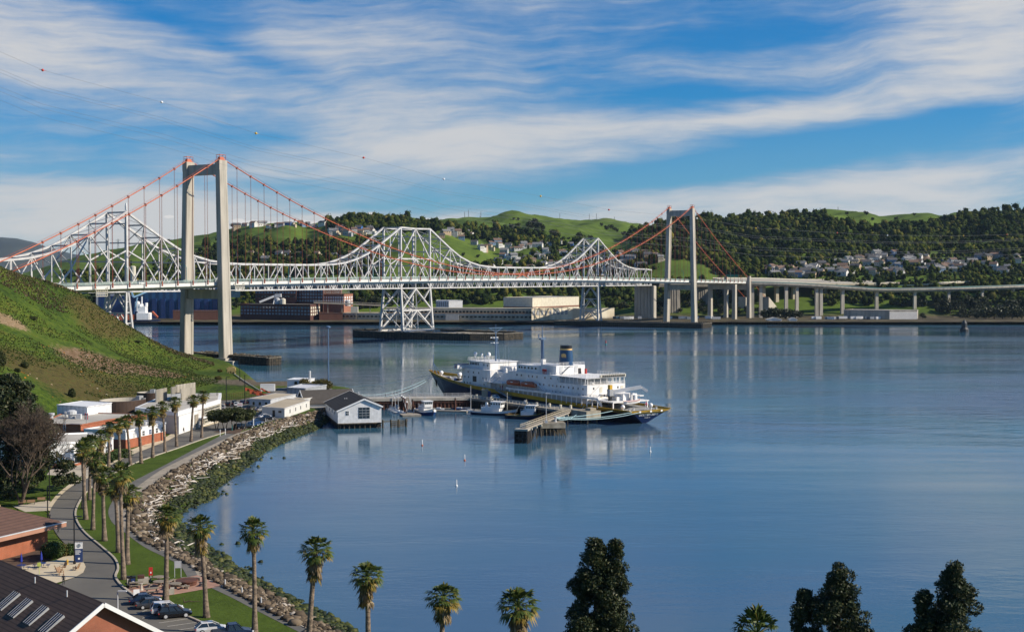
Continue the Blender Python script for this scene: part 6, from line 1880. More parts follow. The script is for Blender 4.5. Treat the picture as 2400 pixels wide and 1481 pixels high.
m.build('ladder', M['lgrey'], e)
m = WB(e.location); p = Vector((-121.8, 377, 10))
m.tube([p, p + Vector((0, 0, 3.0))], .1, 6); m.ball(p + Vector((0, 0, 3.0)), .35, 8, 6); m.build('weather_mast', M['grey'], e)
m = WB(e.location)
for k in range(8): m.beam(p + Vector((.45 * math.cos(k * .8), .45 * math.sin(k * .8), 1.4)), p + Vector((.45 * math.cos(k * .8 + .5), .45 * math.sin(k * .8 + .5), 3.2)), .22, .04, k % 2)
m.build('wind_turbine', [M['navyb'], M['red']], e)
fp = [(-140.5, 407), (-129.3, 401), (-125.8, 414), (-137, 420)]
e = block('white metal-clad box building directly under the headland slope', fp, 3.8, 12.6, 'corrw', 'white', parapet=.25)
def drum(lab, c, rx, ry, z1, rz):
 e = empty('drum_building', (c[0], c[1], 3.8), rz, lab, 'building')
 m = MB(); n_ = 40
 vs = []
 for k in range(n_):
  t = 2 * PI * k / n_; ct, st2 = math.cos(t), math.sin(t)
  vs += [(rx * ct, ry * st2, 0), (rx * ct, ry * st2, z1 - 3.8)]
 for k in range(n_):
  k2 = (k + 1) % n_
  m.add([vs[2 * k], vs[2 * k2], vs[2 * k2 + 1], vs[2 * k + 1]], [(0, 1, 2, 3)])
 m.build('wall', M['drum'], e)
 m = MB(); vs = []
 for k in range(n_):
  t = 2 * PI * k / n_; ct, st2 = math.cos(t), math.sin(t)
  vs += [(rx * ct, ry * st2, z1 - 3.78), ((rx - .35) * ct, (ry - .35) * st2, z1 - 3.78), ((rx - .35) * ct, (ry - .35) * st2, z1 - 5.4)]
 for k in range(n_):
  k2 = (k + 1) % n_
  m.add([vs[3 * k], vs[3 * k2], vs[3 * k2 + 1], vs[3 * k + 1]], [(0, 1, 2, 3)]); m.add([vs[3 * k + 1], vs[3 * k2 + 1], vs[3 * k2 + 2], vs[3 * k + 2]], [(0, 1, 2, 3)])
 m.add([vs[3 * k + 2] for k in range(n_)], [tuple(range(n_))])
 m.build('roof', M['rooflight'], e)
 m = MB(); m.box(-.8, .8, ry - 1.6, ry + .3, z1 - 5, z1 - 3.1); m.build('roof_unit', M['grey'], e)
 return e
drum('large dark brown oval drum building with a sunken pale roof', W2(288, 972, 5.5), 6.6, 8.5, 10.7, -.5)
drum('smaller brown drum building behind the ribbed roof screens', W2(352, 952, 5.5), 4.6, 4.2, 10.6, 0)
fp = [(-118.5, 417), (-102.3, 404), (-98.6, 443), (-103.5, 467), (-121, 462)]
e = block('long white building with glazed end and broad white roof slab behind the row of palms', fp, 3.8, 9.6, 'panel', 'rooflight', parapet=.2)
m = WB(e.location); big = inset(fp, -.05); m.prism(big, 9.65, 11.0); m.build('roof_slab', M['white'], e)
m = WB(e.location); m.prism(inset(fp, .03), 11.02, 11.08); m.build('roof_deck', M['rooflight'], e)
gl = wall_panel(e, 'glazing', fp[1], fp[2], .60, .99, 4.6, 9.5, 'glass', .3, .1)
m = WB(e.location)
for z in np.arange(4.6, 9.6, .95): m.beam(wall_pt(fp[1], fp[2], .60, z, .35), wall_pt(fp[1], fp[2], 1.0, z, .35), .3, .16)
for u in np.linspace(.60, 1.0, 12): m.beam(wall_pt(fp[1], fp[2], u, 4.4, .3), wall_pt(fp[1], fp[2], u, 9.5, .3), .16, .2)
m.build('sunshade', M['cream'], gl)
gl2 = wall_panel(e, 'glazing', fp[2], fp[3], .02, .98, 4.6, 9.5, 'glass', .3, .1)
m = WB(e.location)
for z in np.arange(4.6, 9.6, .95): m.beam(wall_pt(fp[2], fp[3], 0, z, .35), wall_pt(fp[2], fp[3], 1.0, z, .35), .3, .16)
for u in np.linspace(.02, 1.0, 9): m.beam(wall_pt(fp[2], fp[3], u, 4.4, .3), wall_pt(fp[2], fp[3], u, 9.5, .3), .16, .2)
m.build('sunshade', M['cream'], gl2)
wall_panel(e, 'facade', fp[1], fp[2], .0, .44, 3.9, 9.6, 'white', .2, .06)
wall_panel(e, 'stair_wall', fp[1], fp[2], .36, .44, 3.9, 8.4, 'plank', .4, .25)
wall_panel(e, 'door', fp[1], fp[2], .52, .55, 3.9, 6.2, 'glass', .2, .1)
wall_panel(e, 'balcony', fp[1], fp[2], .45, .60, 6.6, 7.0, 'white', 1.2, .6)
for i, (x0, y0, x1, y1, zt, lab) in enumerate(((366, 943, 390, 938, 15.2, 0), (402, 940, 413, 937, 15.6, 0), (413, 937, 457, 930, 16.0, 0), (402, 941, 424, 938, 13.4, 1), (424, 938, 457, 933, 14.8, 1))):
 m = WB(e.location); a, b_ = G(x0, y0, 11.0), G(x1, y1, 11.0)
 for u in np.linspace(0, 1, 14): m.beam(a + (b_ - a) * u, a + (b_ - a) * u + Vector((0, 0, zt - 11)), .2, .4)
 m.beam(a + Vector((0, 0, (zt - 11) / 2)), b_ + Vector((0, 0, (zt - 11) / 2)), .1, zt - 11)
 m.build('roof_screen', M['lgrey'] if i == 3 else M['concrete'], e)
fp = [W2(295, 1052, 3.8), W2(388, 1031, 3.8), (-112, 398), (-121.5, 374)]
e = block('white flat-roofed block with four windows over a brick base beside the road', fp, 3.8, 8.7, 'white', 'rooflight', base=(2.6, 'brick'))
for u, mt in ((.20, 'lgrey'), (.43, 'glass'), (.60, 'navyb'), (.77, 'glass'), (.92, 'glass')): window(e, fp[0], fp[1], u, 1.15, 6.6, 7.9, mt)
for x, y in ((-112, 383), (-116, 380)):
 m = WB(e.location); m.lathe([(1.2, 8.7), (1.1, 9.4), (.7, 10), (.05, 10.2)], 12, (x, y, 0)); m.build('roof_dome', M['glassblue'], e)
m = WB(e.location); m.bbox((-108, 386, 8.7), 1.6, 1.2, 1.0); m.build('roof_unit', M['lgrey'], e)
A = W2(792, 993.5, 1.75); Bq = W2(894, 990.5, 1.75)
dv = Vector((Bq[0] - A[0], Bq[1] - A[1], 0))
e, P0, ux, uy = gable('white boathouse on dark piles with a dark shingle roof and one large gable window', A, dv, 33, dv.length, 1.7, 6.2, 10.0, 'siding', 'darkroof', .5, 'boathouse', .60, 7.4)
Wd = dv.length
F0, F1 = (P0.x, P0.y), (P0.x + ux.x * Wd, P0.y + ux.y * Wd)
f = window(e, F0, F1, .60, 3.8, 3.5, 7.2, 'glass', 'grey', False)
m = WB(e.location)
for k in (1, 2): m.beam(wall_pt(F0, F1, .60 + (k / 3 - .5) * 3.8 / Wd, 3.5, .13), wall_pt(F0, F1, .60 + (k / 3 - .5) * 3.8 / Wd, 7.2, .13), .14)
for k in (1, 2, 3): m.beam(wall_pt(F0, F1, .60 - 1.9 / Wd, 3.5 + k * .925, .13), wall_pt(F0, F1, .60 + 1.9 / Wd, 3.5 + k * .925, .13), .14)
m.build('glazing_bars', M['grey'], f)
window(e, F0, F1, .215, 1.0, 4.7, 6.1)
S0, S1 = (P0.x + uy.x * 33, P0.y + uy.y * 33), (P0.x, P0.y)
for u in (.12, .35, .57, .78): window(e, S0, S1, u, .9, 4.4, 5.4, bars=False)
m = WB(e.location); m.beam(wall_pt(F0, F1, 0, 1.75, .1), wall_pt(F0, F1, 1, 1.75, .1), .3, .35); m.beam(wall_pt(S0, S1, 0, 1.75, .1), wall_pt(S0, S1, 1, 1.75, .1), .3, .35); m.build('sill_beam', M['pile'], e)
m = WB(e.location)
for u in np.linspace(.02, .98, 9):
 for k in range(8):
  q = wall_pt(F0, F1, u, 0, -.4) + uy * k * 4.4; m.tube([q + Vector((0, 0, -2)), q + Vector((0, 0, 1.7))], .22, 6)
m.build('piles', M['pile'], e, kind='stuff')
m = WB(e.location)
q0, q1 = wall_pt(F0, F1, .0, .3, -1.2), wall_pt(F0, F1, 1, .3, -1.2)
m.beam(q0 + Vector((0, 0, .6)), q1 + Vector((0, 0, .6)), .2, 1.6); m.beam(wall_pt(S0, S1, 0, .9, -.8), wall_pt(S0, S1, 1, .9, -.8), .2, 1.6)
m.build('bracing', M['timber'], e)
for u, v in ((.33, .55), (.36, .50)):
 q = P0 + ux * Wd * u + uy * 33 * v + Vector((0, 0, 6.2 + 3.8 * u / .6 + .3)); m = WB(e.location); m.tube([q, q + Vector((0, 0, .4))], .15, 6); m.build('vent_pipe', M['lgrey'], e)
q = P0 + ux * Wd * .72 + uy * 24 + Vector((0, 0, 9.2)); m = WB(e.location); m.tube([q, q + Vector((0, 0, 1.4))], .2, 6); m.build('flue', M['lgrey'], e)
m = MB(); a, b_ = G(896, 1003, 0), G(952, 1000, 0)
for u in (0.02, .36, .68, 1.0):
 q = a + (b_ - a) * u; m.tube([q + Vector((0, 0, -2)), q + Vector((0, 0, 2.8))], .34, 7)
for z in (.8, 1.5, 2.2): m.beam(a + (b_ - a) * (.36 if z < 2 else 0) + Vector((0, 0, z)), b_ + Vector((0, 0, z)), .2, .3)
for u in np.arange(.40, 1, .055): q = a + (b_ - a) * u; m.beam(q + Vector((0, 0, -1)), q + Vector((0, 0, 2.2)), .25)
m.build('pile_fence', M['pile'], label='dark timber pile screen standing in the water right of the boathouse', cat='pile fence')
A = W2(700, 951, 3.8)
rl, rr = G(708, 916, 9.4), G(820, 912.5, 9.4)
ud = (rr - rl).normalized(); un = Vector((-ud.y, ud.x, 0))
e, P0, ux2, uy2 = gable('long white hall with grey-brown roof behind the boathouse', rl - un * 7.5 + ud * 0 + un * 15, Vector((-un.x, -un.y)), (rr - rl).length, 15, 3.8, 5.4, 9.4, 'white', 'greyroof', .8)
S0 = tuple((rl - un * 7.5)[:2]); S1 = tuple((rl - un * 7.5 + ud * 14)[:2])
window(e, S0, S1, .78, 1.6, 4.2, 5.3)
def cabin(lab, pts, h, wall, wall2, roof, wins=()):
 e = block(lab, pts, 3.8, 3.8 + h, wall, roof, parapet=.18)
 for i, us, w_, z0, z1 in wins:
  for u in us: window(e, pts[i], pts[(i + 1) % len(pts)], u, w_, z0, z1, bars=False)
 return e
M['cab'] = pm('cabin_siding', (.66, .65, .62), (.58, .57, .54), .4, .6)
c1 = [W2(614, 976, 3.8), W2(667, 980, 3.8), (-74.0, 482), (-83.5, 488)]
e = cabin('nearest cream site cabin by the rock bank with a tan roof', c1, 3.4, 'cab', None, 'rooftan', [(1, (.2, .42, .62, .85), .8, 5.0, 6.3)])
wall_panel(e, 'door', c1[0], c1[1], .48, .58, 3.9, 6.3, 'dark', .15, .08); wall_panel(e, 'unit', c1[0], c1[1], .75, .86, 5.6, 6.3, 'dark', .3, .1)
c2 = [W2(619, 957, 3.8), W2(664, 965, 3.8), (-88.5, 512), (-97.5, 508)]
cabin('middle site cabin with blue shaded wall and tan roof behind the nearest cabin', [(-97, 487), (-88.6, 483.5), (-83, 506), (-91.5, 511)], 3.4, 'lgrey', None, 'rooftan', [(0, (.2, .5, .8), 1.0, 5, 6.2)])
cabin('site cabin with a wooden porch next to the long hall', [(-81.5, 486), (-76.5, 484), (-73.5, 497), (-79.5, 500)], 3.4, 'cab', None, 'rooftan', [(0, (.4,), .9, 4.2, 6.2)])
cabin('white upper cabin with small blue window and pole behind the corrugated shed', [(-95.5, 560), (-87, 558), (-85, 568), (-94, 571)], 4.8, 'white', None, 'white', [(0, (.45,), 1.3, 6.6, 7.9)])
e = block('grey corrugated shed with sawtooth white roof trim behind the cabins', [(-91, 533), (-83, 529), (-77, 547), (-88, 552)], 3.8, 7.2, 'corrg', 'corrw', parapet=.5)
m = MB(); p = Vector((-86.2, 562, 3.8)); m.tube([p, p + Vector((0, 0, 8.4))], .5, 8); m.build('flue_pipe', M['lgrey'], label='pale vertical flue pipe beside the white upper cabin', cat='pipe')
m = MB(); p = G(1010, 300, 60); q = P(770, 912, 575); q.z = 2
m.tube([q, (q.x, q.y, 30.5)], [.36, .2], 8); m.lathe([(.4, 29.9), (1.0, 30.1), (1.0, 30.6), (.3, 30.9)], 10, (q.x, q.y, 0))
m.build('lamp_mast', M['mastblue'], label='very tall thin pale blue light mast behind the long hall', cat='light mast')
# ================================================================== vehicles
def car(px, py, rz, lab, paint, kind='sedan', z=3.9, grp=None, pos=None):
 p = Vector(pos) if pos else G(px, py, z)
 e = empty({'pickup': 'pickup_truck', 'bus': 'bus', 'van': 'van'}.get(kind, 'parked_car'), p, rz, lab, {'pickup': 'pickup', 'bus': 'bus', 'van': 'van'}.get(kind, 'car'), grp)
 L, Wd, H = {'sedan': (4.7, 1.82, 1.45), 'suv': (4.7, 1.88, 1.70), 'hatch': (4.3, 1.76, 1.50), 'pickup': (5.6, 1.95, 1.85), 'bus': (8.5, 2.5, 3.0), 'van': (5.4, 2.0, 2.3)}[kind]
 hl = L / 2
 zb = {'sedan': .90, 'suv': 1.05, 'hatch': .95, 'pickup': 1.10, 'bus': 1.3, 'van': 1.2}[kind]
 mat_ = paint if not isinstance(paint, str) else M[paint]
 if kind == 'bus': rg = [(-hl, .95, .5, zb), (-hl + .2, 1, .4, zb), (hl - .2, 1, .4, zb), (hl, .95, .5, zb)]
 else: rg = [(-hl, .78, .42, zb * .80), (-hl + .12, .93, .30, zb * .97), (-hl + .9, 1, .24, zb), (0, 1, .22, zb), (hl - 1.35, 1, .24, zb * .98), (hl - .45, .95, .28, zb * .82), (hl - .06, .82, .36, zb * .66), (hl, .70, .42, zb * .55)]
 m = MB(); vs = []
 for x, w_, z0, z1 in rg:
  w_ *= Wd / 2
  vs += [(x, -w_ * .94, z0), (x, -w_, (z0 + z1) * .52), (x, -w_ * .93, z1), (x, w_ * .93, z1), (x, w_, (z0 + z1) * .52), (x, w_ * .94, z0)]
 for i in range(len(rg) - 1):
  for k in range(6): m.add([vs[i * 6 + k], vs[(i + 1) * 6 + k], vs[(i + 1) * 6 + (k + 1) % 6], vs[i * 6 + (k + 1) % 6]], [(3, 2, 1, 0)])
 m.add(vs[:6], [(0, 1, 2, 3, 4, 5)]); m.add(vs[-6:], [(5, 4, 3, 2, 1, 0)])
 m.build('body', mat_, e)
 cb_ = {'sedan': (-1.75, 1.15, -1.0, .35), 'suv': (-2.25, 1.1, -1.9, .35), 'hatch': (-2.0, 1.25, -1.35, .25), 'pickup': (-.75, 1.35, -.6, .6), 'bus': (-4.2, 4.2, -4.1, 3.9), 'van': (-2.6, 1.8, -2.5, 1.0)}[kind]
 wb_, wt_ = Wd * .455, Wd * (.37 if kind != 'bus' else .45)
 lo = [(cb_[0], -wb_, zb - .02), (cb_[1], -wb_, zb - .02), (cb_[1], wb_, zb - .02), (cb_[0], wb_, zb - .02)]
 hi = [(cb_[2], -wt_, H - .05), (cb_[3], -wt_, H - .05), (cb_[3], wt_, H - .05), (cb_[2], wt_, H - .05)]
 m = MB(); m.add(lo + hi, [(0, 1, 5, 4), (1, 2, 6, 5), (2, 3, 7, 6), (3, 0, 4, 7)])
 m.build('windows', M['glass'], e)
 m = MB()
 m.add([(x * 1.0, y * 1.03, z) for x, y, z in hi] + [(x * .94 + (cb_[2] + cb_[3]) * .03, y * .90, z + .07) for x, y, z in hi], [(0, 1, 5, 4), (1, 2, 6, 5), (2, 3, 7, 6), (3, 0, 4, 7), (4, 5, 6, 7), (3, 2, 1, 0)])
 for i in range(4): m.beam(lo[i], hi[i], .09)
 for s_ in (-1, 1):
  for f_ in (.42, .74) if kind in ('suv', 'bus', 'van', 'sedan') else (.5,):
   m.beam((cb_[0] + (cb_[1] - cb_[0]) * f_, s_ * (wb_ + .005), zb), (cb_[2] + (cb_[3] - cb_[2]) * f_, s_ * (wt_ + .012), H - .05), .08)
 m.build('roof', mat_ if kind != 'bus' else M['yellow'], e)
 if kind == 'pickup':
  m = MB(); m.box(-hl + .15, -.85, -Wd * .42, Wd * .42, zb - .25, zb + .01); m.build('bed', M['dark'], e)
 wr = .33 if kind in ('sedan', 'hatch') else (.38 if kind != 'bus' else .48)
 for x in (-hl * .58, hl * .60):
  for s_ in (-1, 1):
   m = MB(); y = s_ * (Wd / 2 - .10)
   m.tube([(x, y - .12, wr), (x, y + .12, wr)], wr, 14); wl_ = m.build('wheel', M['black'], e)
   m = MB(); m.tube([(x, y - .13 + s_ * .012, wr), (x, y + .13 + s_ * .012, wr)], wr * .62, 10); m.build('rim', M['lgrey'], wl_)
 for s_ in (-1, 1):
  m = MB(); m.box(hl - .30, hl - .08, s_ * Wd * .36 - .16, s_ * Wd * .36 + .16, zb * .62, zb * .74); m.build('headlight', M['white'], e)
  m = MB(); m.box(-hl - .01, -hl + .16, s_ * Wd * .38 - .14, s_ * Wd * .38 + .14, zb * .70, zb * .84); m.build('tail_light', M['red'], e)
 return e
def paint(name, c): return pm(name, c, tuple(x * .92 for x in c), .8, .18, .25, spec=.6)
PT = {'black': paint('black_car_paint', (.012, .012, .014)), 'char': paint('charcoal_car_paint', (.055, .056, .06)), 'white': paint('white_car_paint', (.75, .75, .74)), 'blue': paint('dark_blue_car_paint', (.012, .022, .06)),
  'silver': paint('silver_car_paint', (.36, .37, .38)), 'bblue': paint('blue_car_paint', (.02, .06, .16)), 'sage': paint('olive_car_paint', (.07, .07, .05)), 'red': paint('red_car_paint', (.18, .02, .02))}
g1 = 'cars parked at the edge of the near lawn'
cr_ = R(21)
car(340, 1413, cr_, 'dark blue saloon parked nearest the picnic plaza', PT['blue'], 'sedan', grp=g1)
car(356, 1423, cr_, 'charcoal grey saloon second from the picnic plaza', PT['char'], 'sedan', grp=g1)
car(392, 1436, cr_, 'silver white crossover half hidden behind the black one', PT['white'], 'suv', grp=g1)
car(410, 1445, cr_, 'black crossover with bright wheels parked by the lawn kerb', PT['black'], 'suv', grp=g1)
car(494, 1481, cr_, 'white hatchback cut by the bottom edge of the view', PT['white'], 'hatch', grp=g1)
car(545, 1492, cr_, 'dark blue pickup cut by the bottom edge beside the white hatchback', PT['blue'], 'pickup', grp=g1)
g2 = 'cars in the waterfront car park'
for x, y, a, lab, c, k in ((534, 951, 100, 'black saloon leftmost in the row under the brown fence', 'black', 'suv'), (549, 948, 100, 'black estate car second in the row under the brown fence', 'black', 'suv'), (568, 946, 105, 'dark teal car third in the row under the brown fence', 'blue', 'sedan'), (583, 945, 105, 'dark blue car rightmost in the row under the brown fence', 'black', 'sedan'),
       (554, 951, 100, 'white saloon tucked between the black cars under the fence', 'white', 'sedan'), (589, 960, 75, 'olive off-roader with a spare wheel in the middle of the car park', 'sage', 'suv'), (610, 962, 60, 'silver saloon below the blue and yellow bus', 'silver', 'sedan'), (628, 983, 35, 'black saloon in front of the cream cabin', 'black', 'sedan'), (622, 979, 35, 'white saloon right behind the black one by the cream cabin', 'white', 'sedan'),
       (611, 988, 35, 'dark green saloon below the black one on the rock bank', 'black', 'sedan'), (602, 993, 38, 'mid blue saloon on top of the rock bank', 'bblue', 'sedan'), (592, 998, 40, 'bright blue saloon behind the white post on the rock bank', 'bblue', 'sedan'), (579, 1003, 40, 'dark saloon half under the round trees', 'black', 'sedan'), (565, 1004, 40, 'black car in the shade of the round trees', 'black', 'suv'), (522, 958, 95, 'pale van by the yellow posts at the glazed building end', 'silver', 'suv')):
 car(x, y, R(a), lab, PT[c], k, grp=g2)
car(617, 938, R(178), 'white pickup facing left above the cabins', PT['white'], 'pickup', grp=g2)
car(608, 953, R(75), 'dark blue minibus with a yellow roof beside the cabins', PT['blue'], 'bus', grp=g2)
car(1137, 939, R(124.7 + 180), 'white hatchback parked on the wharf by the ship', PT['white'], 'hatch', pos=wm @ Vector((20.5, -.5, 4.42)))
m = MB(); m.box(-1.3, 1.3, -1.3, 1.3, 0, 2.6); m.box(-1.4, 1.4, -1.4, 1.4, 2.6, 2.75)
m.build('site_toilet', M['tan'], loc=wm @ Vector((31, -2.5, 4.4)), label='tan portable cabin on the wharf under the ship bow', cat='portable toilet')
m = MB(); m.box(-.6, .6, -.6, .6, 0, 2.2); m.box(-.65, .65, -.65, .65, 2.2, 2.35)
m.build('site_toilet', M['navyb'], loc=wm @ Vector((28.6, -2.9, 4.4)), label='blue portable toilet beside the tan cabin on the wharf', cat='portable toilet')
m = MB(); p = G(622, 921, 3.9); m.box(-3, 3, -1.3, 1.3, .3, 3.0); m.box(-3.05, 3.05, -1.35, 1.35, 3.0, 3.1)
m.build('box_trailer', M['white'], loc=(p.x - .5, p.y + 8, 3.8), rz=.1, label='white box trailer behind the white pickup', cat='trailer')
# ================================================================== lamps, signs, furniture
def lamp(px, py, h, lab, arm=1, mat='black', z=3.9, r_=.10, grp='lamp posts along the campus road'):
 p = G(px, py, z)
 m = MB(); m.tube([(0, 0, 0), (0, 0, h)], [r_ * 1.2, r_], 8); m.lathe([(.25, 0), (.25, .5), (.12, .6)], 8)
 e = empty('lamp_post', p, 0, lab, 'lamp post', grp)
 m.build('post', M[mat], e)
 m = MB(); m.beam((0, 0, h), (arm * 1.1, 0, h + .05), .09); m.box(arm * .5 - .45 if arm > 0 else arm * 1.3, arm * 1.3 if arm > 0 else arm * .5 + .45, -.2, .2, h, h + .14)
 m.build('lamp_head', M[mat], e)
 return e
lamp(174.5, 1322, 8.0, 'black lamp post by the sand terrace and blue sign')
lamp(112, 1234, 7.8, 'black lamp post at the corner of the orange brick hall')
lamp(116, 1172, 7.6, 'black lamp post by the benches under the bare tree')
lamp(411, 1020, 8.5, 'dark lamp post at the corner of the long white building', r_=.12)
lamp(281, 1066, 9, 'dark lamp post between the two palm groups by the road', r_=.1)
lamp(509, 975, 9.0, 'slim dark lamp post before the glazed building end')
lamp(276, 1452, 4.0, 'pale hooked lamp post beside the roof of the near brick house', 1, 'lgrey', grp='lamp posts')
lamp(530.5, 949, 10.5, 'dark utility pole at the left end of the fenced car row', r_=.14, grp='poles at the car park')
lamp(574, 942, 10.5, 'dark utility pole with blue sign behind the row of parked cars', r_=.14, grp='poles at the car park')
lamp(562, 893, 10, 'black pole on the tip of the headland', r_=.13, z=6, grp='poles at the car park')
p = G(184.5, 1317, 3.98)
e = empty('campus_sign', p, .25, 'tall blue campus sign with a white top panel beside the road', 'sign')
m = MB(); m.box(-.65, .65, -.14, .14, 0, 2.3); m.build('panel', M['navyb'], e)
m = MB(); m.box(-.65, .65, -.14, .14, 2.31, 3.35); m.build('top_panel', M['white'], e)
m = MB()
for k in range(14): t0, t1 = k * 2 * PI / 14, (k + 1) * 2 * PI / 14; m.beam((.05 + .25 * math.cos(t0), -.16, 2.85 + .25 * math.sin(t0)), (.05 + .25 * math.cos(t1), -.16, 2.85 + .25 * math.sin(t1)), .07)
m.beam((.05, -.16, 2.6), (.05, -.16, 3.05), .06); m.build('emblem', M['glassblue'], e)
m = MB()
for k, w_ in enumerate((.8, .95, .9, .6, .75)): m.box(-.52, -.52 + w_, -.16, -.13, 2.0 - k * .16, 2.07 - k * .16)
m.box(-.1, .2, -.16, -.13, .5, .8); m.build('lettering', M['white'], e)
p = G(353.5, 1361, 3.95); m = MB(); m.tube([(0, 0, 0), (0, 0, 2.1)], .05, 6, 1); m.box(-.3, .3, -.05, .05, .9, 2.2, 0); m.box(-.1, .1, -.08, -.04, 1.25, 1.5, 2)
m.build('sign', [M['red'], M['lgrey'], M['white']], loc=p, rz=.3, label='red panel sign on the lawn behind the barbecues', cat='sign')
p = G(417, 1352, 3.95); m = MB()
for x in (-.5, .5): m.beam((x, 0, 0), (x, 0, 2.6), .1)
m.box(-.5, .5, -.05, .05, 1.5, 2.6); m.build('notice_board', M['lgrey'], loc=p, rz=.2, label='pale framed notice board on two posts at the lawn edge', cat='notice board')
p = G(320, 1399, 3.95); m = MB(); m.add([(-.45, -.35, 0), (.45, -.35, 0), (.45, 0, 1.2), (-.45, 0, 1.2), (-.45, .35, 0), (.45, .35, 0)], [(0, 1, 2, 3), (3, 2, 5, 4), (0, 3, 4), (1, 5, 2)])
m.build('a_board', M['white'], loc=p, rz=.3, label='white folding A-board at the kerb by the picnic plaza', cat='sign')
for x, c, lab in ((303, 'cream', 'dark bin with cream pictogram panel at the plaza corner'), (312, 'bblue', 'dark bin with blue pictogram panel at the plaza corner')):
 p = G(x, 1373, 3.98); e = empty('litter_bin', p, .25, lab, 'bin', 'bins on the picnic plaza')
 m = MB(); m.box(-.4, .4, -.4, .4, 0, 1.45); m.box(-.42, .42, -.42, .42, 1.45, 1.55); m.build('body', M['black'], e)
 m = MB(); m.box(-.3, .3, -.43, -.39, .25, 1.3); m.build('panel', M['cream'] if c == 'cream' else M['navyb'], e)
 m = MB()
 if c == 'cream': m.ball((0, -.44, 1.08), .09, 6, 4); m.box(-.12, .12, -.47, -.42, .5, .95)
 else:
  for k in range(3): a0, a1 = k * 2.09 + .4, k * 2.09 + 1.9; m.beam((.17 * math.cos(a0), -.45, .75 + .17 * math.sin(a0)), (.17 * math.cos(a1), -.45, .75 + .17 * math.sin(a1)), .07)
 m.build('pictogram', M['black'] if c == 'cream' else M['white'], e)
for x, y, lab in ((335.5, 1366, 'block barbecue grill at the back of the picnic plaza'), (396, 1391, 'block barbecue grill at the front of the picnic plaza behind the palm trunk')):
 p = G(x, y, 3.98); e = empty('barbecue', p, .25, lab, 'barbecue', 'barbecues on the picnic plaza')
 m = MB(); m.box(-.8, .8, -.5, .5, 0, .9); m.build('block_base', M['concrete'], e)
 m = MB(); m.box(-.85, .2, -.55, .55, .9, 1.3); m.build('grill', M['rust'], e)
M['bench'] = pm('grey_bench', (.26, .22, .17), (.19, .16, .12), 1, .85)
def picnic(px, py, rz, lab, rnd_=False):
 p = G(px, py, 3.98); e = empty('picnic_table', p, rz, lab, 'picnic table', 'tables on the picnic plaza')
 if rnd_:
  m = MB(); m.lathe([(.95, .70), (.95, .80)], 16); m.build('table_top', M['bench'], e)
  m = MB(); m.lathe([(.25, 0), (.18, .7)], 8); m.build('pedestal', M['bench'], e)
  for k in range(3):
   a = k * 2.1 + .4; m = MB()
   for j in range(4): m.beam((1.55 * math.cos(a + j * .25), 1.55 * math.sin(a + j * .25), .45), (1.55 * math.cos(a + j * .25 + .27), 1.55 * math.sin(a + j * .25 + .27), .45), .35, .09)
   m.beam((1.5 * math.cos(a + .5), 1.5 * math.sin(a + .5), 0), (1.5 * math.cos(a + .5), 1.5 * math.sin(a + .5), .42), .2)
   m.build('bench', M['bench'], e)
 else:
  m = MB(); m.box(-1.0, 1.0, -.42, .42, .70, .79); m.build('table_top', M['bench'], e)
  for s_ in (-1, 1):
   m = MB(); m.box(-1.0, 1.0, s_ * .85 - .16, s_ * .85 + .16, .40, .48); m.build('bench', M['bench'], e)
   m = MB(); m.beam((s_ * .7, -.8, 0), (s_ * .7, .3, .72), .12); m.beam((s_ * .7, .8, 0), (s_ * .7, -.3, .72), .12); m.beam((s_ * .7, -.9, .38), (s_ * .7, .9, .38), .10); m.build('leg', M['bench'], e)
picnic(319, 1375, .3, 'rectangular picnic table next to the bins'); picnic(356, 1389, .4, 'rectangular picnic table nearest the parked cars')
picnic(372, 1362, 0, 'round picnic table farthest back on the plaza', True); picnic(373, 1373, .6, 'round picnic table in the middle of the plaza', True); picnic(411, 1378, 1.0, 'round picnic table right of the palm trunk on the plaza', True)
p = G(438, 1369, 3.98); e = empty('fire_pit', p, 0, 'round rusty fire pit at the right of the picnic plaza', 'fire pit')
m = MB(); m.lathe([(1.5, 0), (1.6, .55), (1.75, .6), (1.75, .75), (1.3, .75)], 18); m.build('bowl', M['rust'], e)
for k, lab in enumerate(('curved bench at the back of the fire pit', 'curved bench at the right of the fire pit', 'curved bench in front of the fire pit', 'curved bench at the left of the fire pit')):
 a0 = (1.0, -.5, -2.3, 2.5)[k]; m = MB()
 for j in range(5): m.beam((2.9 * math.cos(a0 + j * .22), 2.9 * math.sin(a0 + j * .22), .45), (2.9 * math.cos(a0 + j * .22 + .24), 2.9 * math.sin(a0 + j * .22 + .24), .45), .45, .12)
 for j in (0, 4): m.beam((2.9 * math.cos(a0 + .1 + j * .22), 2.9 * math.sin(a0 + .1 + j * .22), 0), (2.9 * math.cos(a0 + .1 + j * .22), 2.9 * math.sin(a0 + .1 + j * .22), .4), .4)
 m.build('curved_bench', M['bench'], loc=p, label=lab, cat='bench', group='curved benches round the fire pit')
p = G(331, 1382, 3.98); m = MB(); m.lathe([(.35, 0), (.22, .2), (.16, .8), (.3, .95), (.3, 1.05)], 10); m.build('drinking_fountain', M['concrete'], loc=p, label='concrete drinking fountain between the rectangular picnic tables', cat='fountain')
